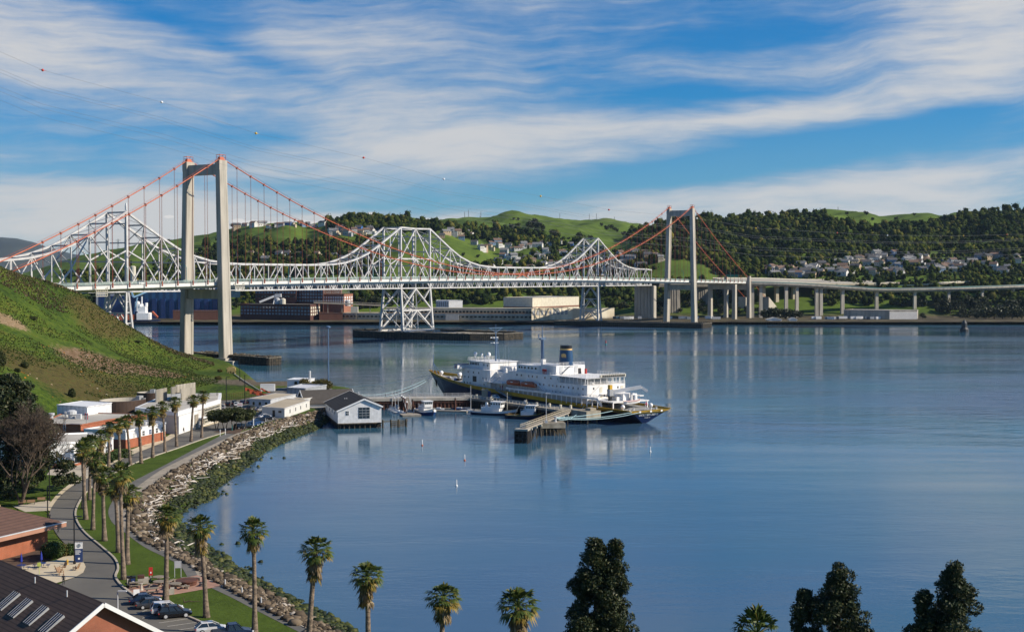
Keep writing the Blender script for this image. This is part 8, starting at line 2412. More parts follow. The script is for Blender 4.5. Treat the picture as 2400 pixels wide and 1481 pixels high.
cB = cA[np.maximum.accumulate(near)]
n = 36000
k = R_.uniform(0, 399, n); ki = k.astype(int); fr = (k - ki)[:, None]
kj = np.minimum(ki + 1, 399)
wp = wA[ki] * (1 - fr) + wA[kj] * fr; cp = cB[ki] * (1 - fr) + cB[kj] * fr
u = R_.uniform(-.02, 1.05, n)
wid = np.hypot(*(wp - cp).T)
pick = R_.uniform(0, 1, n) < np.clip(wid / 22, .25, 1)
u, wp, cp, ki = u[pick], wp[pick], cp[pick], ki[pick]
xy = cp + (wp - cp) * u[:, None]
z = 3.9 * (1 - np.clip(u, 0, 1.1)) + R_.uniform(-.2, .35, len(u))
sz = R_.lognormal(-1.2, .45, len(u)).clip(.16, 1.0)
S_ = np.stack([sz * R_.uniform(.8, 1.4, len(u)), sz * R_.uniform(.8, 1.3, len(u)), sz * R_.uniform(.55, .95, len(u))], 1)
C_ = np.concatenate([xy, z[:, None]], 1)
edge = .55 + .10 * np.sin(ki / 17.0) + .06 * np.sin(ki / 5.0) + R_.uniform(-.06, .06, len(u))
M['riprap'] = leafmat('riprap_stone', [(0, (.03, .024, .018)), (.35, (.080, .060, .040)), (.75, (.160, .120, .080)), (.95, (.25, .205, .15)), (1, (.42, .38, .33))])
M['weedrock'] = leafmat('weed_covered_rock', [(0, (.010, .014, .005)), (.5, (.024, .036, .008)), (.85, (.050, .060, .012)), (1, (.09, .09, .02))])
M['weedrock'].node_tree.nodes['Principled BSDF'].inputs['Roughness'].default_value = .6
M['riprap'].node_tree.nodes['Principled BSDF'].inputs['Roughness'].default_value = .9
up_ = u < edge
blobs('riprap_rocks', C_[up_], S_[up_], M['riprap'])
lo_ = ~up_
blobs('weed_rocks', C_[lo_], S_[lo_] * 1.05, M['weedrock'], seed=4)
n = 60
ki = R_.integers(60, 260, n); q = wA[ki] + (wA[ki] - cB[ki]) / np.maximum(1, np.hypot(*(wA[ki] - cB[ki]).T))[:, None] * R_.exponential(1.8, n)[:, None]
blobs('shore_stones', np.concatenate([q, R_.uniform(-.2, .05, n)[:, None]], 1), np.full((n, 3), .5) * R_.uniform(.5, 1.4, (n, 1)), M['weedrock'], seed=6)
M['drift'] = pm('bleached_driftwood', (.60, .55, .49), (.40, .35, .30), .8, .9)
rnd.seed(4)
m = MB()
for i in range(330):
 ki = int(rnd.choice([rnd.uniform(80, 150), rnd.uniform(150, 235), rnd.uniform(170, 230), rnd.uniform(235, 345), rnd.uniform(250, 330)]))
 t = min(max(rnd.gauss(.40, .10), .1), .62)
 p = cB[ki] + (wA[ki] - cB[ki]) * t
 d = wA[min(ki + 3, 399)] - wA[max(ki - 3, 0)]; a = math.atan2(d[1], d[0]) + rnd.gauss(0, .6); L = rnd.uniform(.8, 3.6)
 zz = 3.9 * (1 - t) + .55
 m.tube([(p[0], p[1], zz), (p[0] + L * .5 * math.cos(a) , p[1] + L * .5 * math.sin(a), zz + rnd.uniform(0, .2)), (p[0] + L * math.cos(a + .1), p[1] + L * math.sin(a + .1), zz + rnd.uniform(-.2, .3))], [rnd.uniform(.07, .2), rnd.uniform(.07, .16), .05], 5)
tag(m.build('driftwood', M['drift']), kind='stuff')
m = MB(); q = [G(x, y, z_) for x, y, z_ in ((413, 1134, 2.2), (425, 1133, 2.4), (440, 1130, 2.3), (455, 1128, 2.2), (466, 1133, 1.4), (478, 1139, .8))]
m.tube(q, [.42, .4, .36, .34, .26, .16], 8); m.tube([q[1], q[1] + Vector((-1.2, -.6, 1.2))], [.25, .08], 6); m.tube([q[0], q[0] + Vector((-.5, .6, .9))], [.3, .1], 6)
m.build('driftwood_log', M['drift'], label='long crooked driftwood log lying across the green weed rocks', cat='driftwood log')
p = G(432, 1411, 4.0); m = MB(); m.tube([p, p + Vector((.6, .1, .2)), p + Vector((1.6, 0, .1))], [.1, .09, .05], 5); m.tube([p, p + Vector((-.2, .1, .7))], [.09, .04], 5); m.tube([p + Vector((1, 0, .1)), p + Vector((2.3, .2, .15))], [.06, .03], 5)
m.build('fallen_branch', M['bark'], label='fallen brown branch on the lawn above the parked cars', cat='branch')
def tufts(name, n, xr, yr, hs, mat, seed, cond=None, wscale=.5):
 r = np.random.default_rng(seed)
 x = r.uniform(*xr, n); y = r.uniform(*yr, n)
 h = hnear(x, y)
 ok = (h > 4.6) & inside(x, y, LAND)
 if cond is not None: ok &= cond(x, y, h)
 x, y, h = x[ok], y[ok], h[ok]; n = len(x)
 a = r.uniform(0, PI, n); s = r.uniform(*hs, n)
 V = []
 for da in (0, 1.05, 2.1):
  dx, dy = np.cos(a + da) * s * wscale, np.sin(a + da) * s * wscale
  lx, ly = r.normal(0, .3, n) * s, r.normal(0, .3, n) * s
  V.append(np.stack([np.stack([x - dx, y - dy, h - .05], 1), np.stack([x + dx, y + dy, h - .05], 1), np.stack([x + lx + dx * .5, y + ly + dy * .5, h + s], 1), np.stack([x + lx - dx * .5, y + ly - dy * .5, h + s * .8], 1)], 1))
 V = np.concatenate(V, 0)
 return tag(np_mesh(name, V.reshape(-1, 3), np.arange(len(V) * 4).reshape(-1, 4), mat), kind='stuff')
M['tuft'] = leafmat('weed_tufts', [(0, (.020, .034, .008)), (.4, (.040, .066, .010)), (.75, (.075, .098, .014)), (1, (.125, .115, .03))])
M['brush'] = leafmat('dry_brush', [(0, (.055, .050, .020)), (.5, (.090, .072, .030)), (1, (.16, .12, .055))])
tufts('weeds', 90000, (-330, -60), (380, 800), (.2, .6), M['tuft'], 3, lambda x, y, h: fbm(x, y, 25, 3, 8) > -.12)
tufts('dry_brush', 22000, (-290, -120), (560, 800), (.3, 1.0), M['brush'], 4, lambda x, y, h: fbm(x, y, 40, 3, 9) + (y - 690) / 500 > .02)
M['bloom'] = leafmat('hillside_flowers', [(0, (.45, .11, .02)), (.4, (.5, .28, .04)), (1, (.55, .5, .4))])
tufts('wild_flowers', 420, (-200, -100), (400, 620), (.25, .5), M['bloom'], 5, lambda x, y, h: fbm(x, y, 18, 3, 19) > .02, 1.0)
# ================================================================== far shore
rnd.seed(71)
TAN = lambda x: np.asarray(x)
M['forest'] = leafmat('far_woodland', [(0, (.012, .022, .006)), (.45, (.026, .042, .009)), (.8, (.052, .066, .014)), (1, (.095, .090, .024))])
nt = M['forest'].node_tree
g_ = nd(nt, 'ShaderNodeNewGeometry'); n_ = nd(nt, 'ShaderNodeTexNoise'); n_.inputs['Scale'].default_value = .012; n_.inputs['Detail'].default_value = 5; nt.links.new(g_.outputs['Position'], n_.inputs['Vector'])
r_ = ramp(nt, [(.35, (.55, .60, .6)), (.5, (1, 1, 1)), (.65, (1.7, 1.45, 1.1))]); nt.links.new(n_.outputs['Fac'], r_.inputs['Fac'])
x_ = nd(nt, 'ShaderNodeMix', data_type='RGBA', blend_type='MULTIPLY'); x_.inputs['Factor'].default_value = 1; b_ = nt.nodes['Principled BSDF']
nt.links.new(b_.inputs['Base Color'].links[0].from_socket, x_.inputs['A']); nt.links.new(r_.outputs['Color'], x_.inputs['B']); nt.links.new(x_.outputs['Result'], b_.inputs['Base Color'])
for _k in ('forest',):
 _b = M[_k].node_tree.nodes['Principled BSDF']; _b.inputs['Roughness'].default_value = .95; _b.inputs['Specular IOR Level'].default_value = .03
M['farleaf'] = leafmat('far_tree', [(0, (.012, .020, .006)), (.6, (.026, .036, .010)), (1, (.055, .058, .016))])
CLEAR = [[(1925, 514), (1940, 496), (2010, 497), (2060, 504), (2130, 500), (2190, 502), (2205, 513), (2120, 521), (2050, 530), (1960, 524)], [(2170, 596), (2225, 586), (2235, 594), (2185, 602)], [(2290, 575), (2345, 560), (2350, 566), (2300, 584)], [(1530, 655), (1545, 608), (1640, 612), (1690, 655)]]
def in_any(ps, x, y): return any(poly_has(p, x, y) for p in ps)
def fill(poly, n, size, out, dens=1.0):
 xs = [p[0] for p in poly]; ys = [p[1] for p in poly]; k = 0; t = 0
 while k < n and t < n * 6:
  t += 1
  x, y = rnd.uniform(min(xs), max(xs)), rnd.uniform(min(ys), max(ys))
  if not poly_has(poly, x, y) or in_any(CLEAR, x, y): continue
  p = far_ray(x, y, 1560)
  k += 1
  if p is None: continue
  s = rnd.uniform(*size) * rnd.choice((.6, .8, 1, 1, 1.25))
  out.append((p, s))
FT = []
fill([(1475, 548), (1520, 530), (1560, 515), (1610, 506), (1700, 512), (1760, 506), (1850, 500), (1930, 494), (1930, 520), (2050, 534), (2210, 518), (2300, 496), (2400, 492), (2470, 492), (2470, 600), (2250, 600), (1980, 605), (1790, 640), (1700, 650), (1560, 600), (1475, 575)], 3000, (4.2, 8.5), FT)
fill([(1740, 650), (1990, 606), (2470, 596), (2470, 650)], 420, (3, 6), FT)
fill([(1900, 672), (2470, 668), (2470, 745), (2250, 748), (2160, 722), (1990, 715), (1900, 720)], 420, (4, 8), FT)
fill([(760, 525), (800, 516), (870, 513), (920, 513), (1000, 520), (1040, 532), (1030, 548), (880, 545), (770, 540)], 420, (4.5, 8), FT)
fill([(470, 575), (560, 560), (640, 565), (700, 570), (860, 560), (900, 575), (900, 648), (470, 648)], 720, (4, 7.5), FT, .7)
fill([(820, 662), (1560, 662), (1560, 742), (1440, 724), (1180, 716), (1000, 714), (830, 728)], 560, (4.5, 8), FT)
fill([(1080, 560), (1210, 540), (1330, 560), (1420, 590), (1560, 600), (1540, 648), (1010, 648), (1150, 610), (1300, 600)], 520, (3.5, 7), FT)
fill([(1040, 530), (1160, 536), (1230, 548), (1280, 560), (1240, 574), (1090, 560)], 150, (5, 8), FT)
fill([(150, 640), (430, 610), (520, 600), (520, 660), (150, 660)], 200, (3, 6), FT)
fill([(1560, 655), (1770, 655), (1770, 738), (1690, 740), (1560, 736)], 150, (3, 7), FT)
fill([(1740, 640), (2470, 630), (2470, 672), (1900, 672), (1740, 660)], 420, (2.5, 5.5), FT)
fill([(180, 655), (700, 655), (700, 735), (180, 735)], 320, (4, 8), FT)
sel = []
SPOT = [(1250, 528, 11), (1262, 533, 10), (1240, 534, 9), (1270, 540, 9), (1296, 550, 9), (1302, 556, 8), (1358, 553, 8), (1200, 535, 8), (1213, 531, 7), (1186, 538, 7), (1160, 543, 7), (1410, 526, 5), (1432, 532, 7), (1422, 536, 6), (1440, 536, 5), (1445, 540, 5), (1385, 560, 7), (1462, 548, 6), (2030, 500, 6), (1985, 499, 4), (2100, 512, 5), (2144, 501, 4), (1960, 513, 4), (2045, 513, 4),
  (1205, 511, 4), (1215, 513, 4), (1155, 516, 3), (395, 566, 5), (560, 541, 5), (545, 530, 6), (643, 530, 5), (720, 528, 5), (625, 542, 6), (480, 590, 8), (470, 600, 9), (455, 603, 8), (492, 606, 9), (505, 598, 9), (600, 565, 7), (612, 572, 7), (580, 560, 6), (660, 575, 6), (1100, 620, 5), (1120, 600, 4), (1085, 598, 4), (1290, 606, 6), (1265, 626, 6), (1300, 628, 7), (2080, 566, 8), (2200, 560, 8), (2300, 548, 8), (2380, 530, 8), (1780, 545, 8), (1850, 540, 8), (1920, 560, 8)]
FT.sort(key=lambda q: q[0].y)
seen = FT[:190]; wood = FT[190:]
C_ = []; S_ = []
for p, s in wood:
 h = s * rnd.uniform(.8, 1.6)
 for k in range(3):
  C_.append((p.x + rnd.uniform(-.5, .5) * s, p.y + rnd.uniform(-.5, .5) * s, p.z + h * rnd.uniform(.35, .8))); q = rnd.uniform(.45, .75); S_.append((s * q, s * q, h * q * .9))
o = leaf_cloud('woodland_leaves', np.concatenate([np.array(C_), np.array(S_) * 1.12], 1), 260000, .95, M['forest'], None, seed=31)
wb_ = blobs('woodland', np.array(C_), np.array(S_) * .86, M['forest'], .32, seed=31)
tag(o, kind='stuff')
FM = []
for v in range(5):
 rnd.seed(100 + v)
 lum = [(rnd.uniform(-.5, .5), rnd.uniform(-.5, .5), rnd.uniform(.45, 1.15), .42, .42, .34) for k in range(9)]
 o = leaf_cloud('crown', lum, 420, .13, M['farleaf'], None, seed=v); me = o.data; bpy.data.objects.remove(o); FM.append(me)
tm = MB(); tm.tube([(0, 0, -.3), (0, 0, .8)], [.07, .04], 5); to = tm.build('trunk', M['bark']); TM = to.data; bpy.data.objects.remove(to)
GR = {}
def fartree(p, s, lab, grp):
 o = bpy.data.objects.new('hillside_tree', FM[rnd.randrange(5)]); COL.objects.link(o); o.location = p; o.scale = (s, s, s * rnd.uniform(.9, 1.2)); o.rotation_euler = (0, 0, rnd.uniform(0, 6)); tag(o, lab, 'tree', grp)
 t = bpy.data.objects.new('trunk', TM); COL.objects.link(t); t.parent = o
for p, s in seen:
 px = 1200 + FPX * p.x / p.y
 w_ = 'behind the bridge piers left of the big cream warehouse' if px < 1180 else 'in the belt behind the big cream warehouse' if px < 1570 else 'on the bank below the right-hand viaducts'
 fartree(p, s, 'dark evergreen tree ' + w_, 'trees ' + w_)
for x, y, s in SPOT:
 p = far_ray(x, y + 5, 1560)
 if p is None: continue
 w_ = 'standing out on the green hilltop between the bridge towers' if 1030 < x < 1500 else 'standing out on the wooded hill right of the far tower' if x > 1500 else 'standing out on the green hills left of the cantilever middle peak'
 fartree(p, s, 'single dark tree ' + w_, 'trees ' + w_)
for i, (x, y, s) in enumerate(((1790, 742, 7), (1802, 741, 8), (1815, 741, 8.5), (1828, 741, 8), (1842, 741, 8.5), (1856, 741, 8), (1870, 742, 7), (2310, 752, 9), (2330, 753, 11), (2350, 753, 12), (2372, 752, 11), (2395, 752, 10), (2162, 750, 5), (2290, 750, 7))):
 p = P(x, 742, 1540); p.z = float(hfar(p.x, p.y))
 w_ = 'in the dark clump behind the white boathouses' if x < 2000 else 'on the low shore at the right edge'
 fartree(p, s, 'dark bushy tree ' + w_, 'trees ' + w_)
WC = {'white': (.66, .64, .60), 'cream': (.52, .44, .32), 'pale blue': (.20, .30, .44), 'tan': (.42, .31, .20), 'grey': (.38, .39, .40), 'blue': (.05, .16, .42)}
RC = {'grey': (.20, .20, .20), 'brown': (.17, .11, .08), 'dark': (.07, .07, .075)}
WM = {k: pm('house_' + k.replace(' ', '_'), v, None, .2, .8) for k, v in WC.items()}
RM = {k: pm('house_roof_' + k, v, None, .3, .9) for k, v in RC.items()}
HM = {}
def house_mesh(wc, rc, v):
 if (wc, rc, v) in HM: return HM[(wc, rc, v)]
 m = MB()
 L, Wd, h, r_ = ((13, 9, 5.5, 3.2), (10, 9, 6.5, 3.0), (16, 10, 4.2, 2.6))[v]
 m.mi = 0; m.box(-L / 2, L / 2, -Wd / 2, Wd / 2, -6, h)
 m.add([(-L / 2, -Wd / 2, h), (-L / 2, Wd / 2, h), (-L / 2, 0, h + r_)], [(0, 1, 2)], 0); m.add([(L / 2, -Wd / 2, h), (L / 2, Wd / 2, h), (L / 2, 0, h + r_)], [(0, 1, 2)], 0)
 for s in (-1, 1):
  y0 = s * (Wd / 2 + .7); z0 = h - .35
  m.add([(-L / 2 - .6, 0, h + r_ + .2), (L / 2 + .6, 0, h + r_ + .2), (L / 2 + .6, y0, z0), (-L / 2 - .6, y0, z0)], [(0, 1, 2, 3)], 1)
  for q in range(3): m.box(-L / 2 + L * (q + .6) / 3.4 - .8, -L / 2 + L * (q + .6) / 3.4 + .8, s * Wd / 2 - .05, s * Wd / 2 + .05, 1.4, 2.9, 2)
 m.box(-L / 2 - .05, -L / 2 + .05, -1.2, 1.2, 1.3, 3, 2)
 if v == 1: m.box(L / 2, L / 2 + 5, -3.5, 3.5, -6, 3.4, 0); m.box(L / 2, L / 2 + 5.3, -3.8, 3.8, 3.4, 3.7, 1)
 m.box(L * .2, L * .2 + .9, .5, 1.4, h, h + r_ + 1.1, 0)
 o = m.build('house', [WM[wc], RM[rc], M['glass']]); me = o.data; bpy.data.objects.remove(o); HM[(wc, rc, v)] = me
 return me
rnd.seed(5)
CL = [((533, 760), (527, 536), 17, 'on the ridge left of the wooded hilltop'), ((770, 885), (541, 553), 14, 'on the slope behind the red cables'), ((1030, 1105), (546, 562), 8, 'right of the cantilever middle peak'), ((1110, 1340), (572, 600), 24, 'lining the green hill between the towers'),
  ((560, 760), (598, 614), 10, 'above the flat truss left of centre'), ((780, 900), (600, 640), 8, 'seen through the middle truss peak'), ((1140, 1335), (606, 640), 22, 'in the cluster just above the truss'), ((1440, 1550), (594, 628), 15, 'behind the right truss peak'),
  ((1795, 1960), (626, 650), 30, 'low on the left of the hillside town'), ((1960, 2110), (598, 646), 40, 'in the upper middle of the hillside town'), ((2110, 2260), (604, 646), 30, 'in the right middle of the hillside town'), ((2260, 2400), (592, 640), 16, 'at the right edge of the hillside town')]
for (xa, xb), (ya, yb), n, w_ in CL:
 for i in range(n):
  x = xa + (xb - xa) * (i + rnd.uniform(.1, .9)) / n; y = rnd.uniform(ya, yb)
  p = far_ray(x, y, 1560)
  if p is None: continue
  wc = rnd.choices(list(WC), (7, 4, 2, 3, 4, .7))[0]; rc = rnd.choice(list(RC))
  o = bpy.data.objects.new('house', house_mesh(wc, rc, rnd.randrange(3))); COL.objects.link(o)
  s = rnd.uniform(.65, 1.05); o.location = p + Vector((0, -4, .5)); o.scale = (s, s, s); o.rotation_euler = (0, 0, rnd.uniform(-.7, .7))
  tag(o, f'{wc} house with {rc} roof {w_}', 'house', f'{wc} houses with {rc} roofs {w_}')
def fb(lab, pts, z0, z1, wall, roof='rooflight', parent=None, name='factory', par=.6):
 """pts: plan corners as (px, D)"""
 fp = [((x - 1200) / FPX * D, D) for x, D in pts]
 return block(lab, fp, z0, z1, wall, roof, name=name, parapet=par), fp
def zy(y, D): return HCAM - (y - 650) / FPX * D
M['winpale'] = pm('pale_window', (.20, .29, .36), (.10, .15, .19), .15, .4)  # pane colour lightened so the small windows show on the shaded brick
def wins(e, a, b_, n, z0, z1, mat='winpale', w_=.6):
 for i in range(n):
  u = (i + .5) / n
  wall_panel(e, 'window', a, b_, u - w_ / 2 / n, u + w_ / 2 / n, z0, z1, mat, .3, .05)
M['dbrick'] = brickmat('dark_brick', (.11, .042, .028), (.08, .03, .022), (.08, .05, .04), .6)
M['lbrick'] = brickmat('plant_brick', (.32, .13, .075), (.26, .10, .06), (.28, .18, .13), .6)
M['bluew'] = striped('blue_cladding', (.020, .09, .20), (.010, .05, .12), (1, 0, 0), .12, .6, .5, .1)
M['creamw'] = pm('stained_cream_wall', (.52, .47, .36), (.36, .31, .23), .12, .8, stretch=(1, 1, .3))
M['ruinw'] = pm('weathered_white_wall', (.76, .69, .54), (.50, .41, .28), .10, .9, stretch=(1, 1, .35))
M['brownband'] = pm('brown_band', (.20, .085, .05), (.17, .07, .045), .2, .8)
e, fp = fb('long dark brick refinery block with rows of windows along the far quay', [(563, 1535), (727, 1490), (750, 1525), (590, 1575)], 1.5, zy(714, 1500), 'dbrick', 'concdark')
for r_ in range(3):
 wins(e, fp[0], fp[1], 22, zy(721 + r_ * 7.5, 1500) - 1.0, zy(721 + r_ * 7.5, 1500) + 1.0, 'winpale' if r_ else 'glassblue'); wins(e, fp[1], fp[2], 5, zy(721 + r_ * 7.5, 1510) - 1.2, zy(721 + r_ * 7.5, 1510) + 1.2, 'cream', .6)
e, fp = fb('tall dark brick refinery wing behind the quay block, left part', [(598, 1570), (694, 1545), (700, 1575), (605, 1600)], 2, zy(674, 1545), 'dbrick', 'concdark'); wins(e, fp[0], fp[1], 14, zy(688, 1545), zy(684, 1545)); wins(e, fp[0], fp[1], 14, zy(697, 1545), zy(693, 1545), 'glass')
e, fp = fb('tall refinery wing with a grid of blue windows above the quay block', [(694, 1555), (757, 1538), (762, 1580), (698, 1595)], 2, zy(672, 1540), 'dbrick', 'concdark')
for y in (682, 689.5, 697, 705): wins(e, fp[0], fp[1], 10, zy(y, 1540) - 1.2, zy(y, 1540) + 1.2, 'winpale', .65)
e, fp = fb('sunlit red brick refinery block with white windows and roof lettering', [(757, 1550), (806, 1545), (827, 1590), (765, 1600)], 2, zy(690, 1550), 'lbrick', 'concdark')
for y in (697, 703.5, 710): wins(e, fp[0], fp[1], 9, zy(y, 1548) - 1.1, zy(y, 1548) + 1.1, 'white', .55); wins(e, fp[1], fp[2], 4, zy(y, 1560) - 1.1, zy(y, 1560) + 1.1, 'white', .5)
a = P(790, 685, 1546)
text_mesh('roof_lettering', 'PURE CANE SUGAR', 3.4, M['cream'], e, frame(a - e.location, (1, -.05, 0), (0, 0, 1)), .25, bold=.05)
e2, fp = fb('upper red brick tower block of the refinery behind the lettering', [(728, 1590), (800, 1590), (802, 1610), (730, 1610)], 2, zy(670, 1590), 'lbrick', 'concdark'); wins(e2, fp[0], fp[1], 12, zy(680, 1590), zy(675, 1590), 'white')
e, fp = fb('blue clad silo warehouse between the legs of the near tower', [(335, 1560), (512, 1560), (520, 1610), (340, 1610)], 2, zy(676, 1560), 'bluew', 'lgrey')
for u in np.linspace(.04, .96, 9): wall_panel(e, 'silo_rib', fp[0], fp[1], u - .03, u + .03, 3, zy(700, 1560), 'navyb', 2.5, 1.0)
fb('dark blue warehouse seen through the left support tower', [(230, 1570), (330, 1570), (335, 1620), (230, 1620)], 2, zy(694, 1570), 'navyb', 'lgrey')
fb('pale grey silo block high behind the left support tower', [(225, 1640), (275, 1640), (275, 1670), (225, 1670)], 2, zy(682, 1640), 'lgrey', 'lgrey')
fb('long low red shed with white roof on the quay behind the near tower', [(405, 1510), (516, 1510), (518, 1530), (405, 1530)], 1.5, zy(729, 1510), 'brownband', 'white')
fb('pale blue office block on posts right of the near tower', [(536, 1550), (563, 1550), (563, 1570), (536, 1570)], zy(697, 1550), zy(676, 1550), 'glassblue', 'lgrey')
e, fp = fb('dark red brick shed on the quay left of the cream warehouse', [(748, 1500), (803, 1500), (803, 1530), (750, 1530)], 1.5, zy(734, 1500), 'brownband', 'greyroof')
m = MB(); a, b_ = P(608, 708, 1530), P(645, 693, 1535); m.beam(a, b_, 4, 2.2); m.beam(b_, b_ + Vector((7, 0, .3)), 5, 4); m.beam(P(640, 714, 1533), b_, 1); m.build('conveyor', M['lgrey'], label='grey inclined conveyor gallery above the refinery quay block', cat='conveyor')
m = MB(); a, b_ = P(735, 709, 1512), P(900, 716, 1525); m.beam(a, b_, 5, 1.6); m.beam(a + Vector((0, 0, 2.2)), b_ + Vector((0, 0, 2.2)), 5.6, .4)
for u in (.2, .4, .6, .8): q = a + (b_ - a) * u; m.beam(q, Vector((q.x, q.y, 2)), .8)
m.build('conveyor', M['plank'], label='long level conveyor gallery from the brick block to the cream warehouse', cat='conveyor')
for x, y0, y1, r_, D, c, lab in ((815, 705, 717, 3.2, 1530, 'lgrey', 'steel storage tank right of the brick refinery block'), (650, 700, 713, 3, 1515, 'lgrey', 'pale tank on the refinery quay block roof'), (663, 701, 713, 3.2, 1512, 'cream', 'cream tank house on the refinery quay block roof'), (322, 708, 730, 3, 1520, 'white', 'white silo left of the cargo ship bridge'), (312, 625, 660, 3.5, 1700, 'cream', 'slim cream chimney behind the left truss peak')):
 m = MB(); z0 = zy(y1, D); m.lathe([(r_, z0), (r_, zy(y0, D)), (r_ * .4, zy(y0, D) + 1)], 12); p = P(x, y0, D); m.build('storage_tank', M[c], loc=(p.x, D, 0), label=lab, cat='tank')
e, fp = fb('long cream waterfront warehouse with a sawtooth clerestory roof', [(800, 1525), (1248, 1490), (1262, 1540), (800, 1565)], 1.5, zy(735, 1502), 'creamw', 'rooftan', par=.3)
wins(e, fp[0], fp[1], 46, zy(742.5, 1502) - .9, zy(742.5, 1502) + .9, 'glass', .62)
m = WB(e.location); m.prism([((x - 1200) / FPX * D, D) for x, D in ((905, 1530), (1248, 1500), (1257, 1532), (905, 1556))], zy(735, 1502) + .1, zy(722, 1512)); cl2 = m.build('clerestory', M['creamw'], e)
wins(e, ((905 - 1200) / FPX * 1530, 1530), ((1248 - 1200) / FPX * 1500, 1500), 42, zy(731, 1512) - 1.2, zy(731, 1512) + 1.2, 'glass', .7)
wall_panel(e, 'rust_gutter', ((905 - 1200) / FPX * 1530, 1530), ((1248 - 1200) / FPX * 1500, 1500), 0, 1, zy(734.5, 1511), zy(733, 1511), 'brownband', .3, .1)
wall_panel(e, 'blue_band', fp[0], fp[1], 0, 1, zy(738.5, 1502), zy(737, 1502), 'lgrey', .3, .1)
m = WB(e.location); m.bbox(P(831, 727, 1506) - Vector((0, 0, 3)), 8, 5, 7); m.build('roof_house', M['cream'], e)
m = WB(e.location); m.bbox(P(1060, 752, 1499), 15, 5, 7.5); m.build('porch', M['grey'], e)
e, fp = fb('big cream box warehouse with a brown band behind the waterfront', [(1180, 1572), (1248, 1530), (1357, 1640), (1292, 1690)], 3, zy(698, 1545), 'cream', 'concdark', par=.4)
for i, j in ((0, 1), (1, 2)): wall_panel(e, 'band', fp[i], fp[j], 0, 1, zy(722, 1550), zy(718.5, 1550), 'brownband', .4, .08)
m = WB(e.location)
for u in (0, 1, 2): m.bbox(P(1240 + u * 26, 697, 1600) - Vector((0, 0, 2.0)), 13, 3, 3.2)
m.build('roof_ridge', M['white'], e)
e, fp = fb('weathered white factory wall with tall windows at the waterfront', [(1246, 1484), (1332, 1525), (1332, 1550), (1262, 1545)], 1.5, zy(724, 1500), 'ruinw', 'rooftan', par=.8); wins(e, fp[0], fp[1], 9, zy(738, 1505), zy(727, 1505), 'grey', .55)
e, fp = fb('low weathered white wall behind the right truss tower', [(1330, 1530), (1440, 1560), (1440, 1580), (1335, 1560)], 2, zy(724, 1545), 'ruinw', 'rooftan', par=.8)
e, fp = fb('white office block with dark glazing behind the clerestory', [(1022, 1575), (1052, 1570), (1084, 1575), (1075, 1600), (1025, 1600)], 2, zy(705, 1575), 'white', 'white'); wins(e, fp[0], fp[1], 6, zy(718, 1575), zy(707, 1575), 'grey', .7)
m = MB(); q = [P(200, 755, 1488), P(562, 755, 1488), P(800, 755, 1492), P(1245, 755, 1492), P(1330, 755, 1480)]
for a, b_ in zip(q[:-1], q[1:]):
 a.z = b_.z = .6; m.beam(a, b_, 18, 2.6)
 for u in np.linspace(0, 1, int((b_ - a).length / 5)): c = a + (b_ - a) * u; m.beam((c.x, c.y - 9.3, -1), (c.x, c.y - 9.3, 2.0), .7)
m.build('quay_wall', M['timber'], label='dark timber quay running along the far industrial waterfront', cat='quay')
e, fp = fb('long grey shed on the low shore at the right', [(1978, 1560), (2085, 1530), (2150, 1535), (2152, 1560), (2000, 1590)], 2.5, zy(727, 1545), 'concrete', 'concrete', par=.5); wall_panel(e, 'pale_wall', fp[1], fp[2], .0, 1, 3, zy(731, 1532), 'panel', .4, .1)
for i, (x0, x1, lab) in enumerate(((1798, 1832, 'white gabled boathouse on piles, left of the pair on the far shore'), (1850, 1868, 'white gabled boathouse on piles, right of the pair on the far shore'))):
 a = P(x0, 757, 1478); b_ = P(x1, 757, 1478)
 e_, P0, ux_, uy_ = gable(lab, (a.x, 1478), (1, 0, 0), 9, b_.x - a.x, 2.2, 4.8, 7.0, 'white', 'rooflight', .6, 'boathouse')
 m = WB(e_.location)
 for x in np.linspace(a.x, b_.x, 7): m.beam((x, 1478, -1), (x, 1478, 2.2), .5)
 m.build('piles', M['pile'], e_, kind='stuff')
m = MB()
for u in np.linspace(0, 1, 40): p = P(1690 + 110 * u, 762, 1470); m.beam((p.x, 1470 + 4 * (int(u * 39) % 2), -1), (p.x, 1470, 3.5), .6)
a, b_ = P(1688, 762, 1472), P(1800, 762, 1472); m.beam((a.x, a.y, 3.6), (b_.x, b_.y, 3.6), 6, .5)
m.build('old_jetty', M['pile'], label='old pile jetty at the water under the anchor pier', cat='jetty')
m = MB(); a, b_ = P(1800, 769, 1380), P(1925, 769, 1385); a.z = b_.z = .4; m.beam(a, b_, 3, .9)
for u in np.linspace(0, 1, 12): c = a + (b_ - a) * u; m.beam((c.x, c.y, -1), (c.x, c.y, 1.6), .6)
m.build('boom_jetty', M['timber'], label='long low dark boom floating off the far boathouses', cat='jetty')
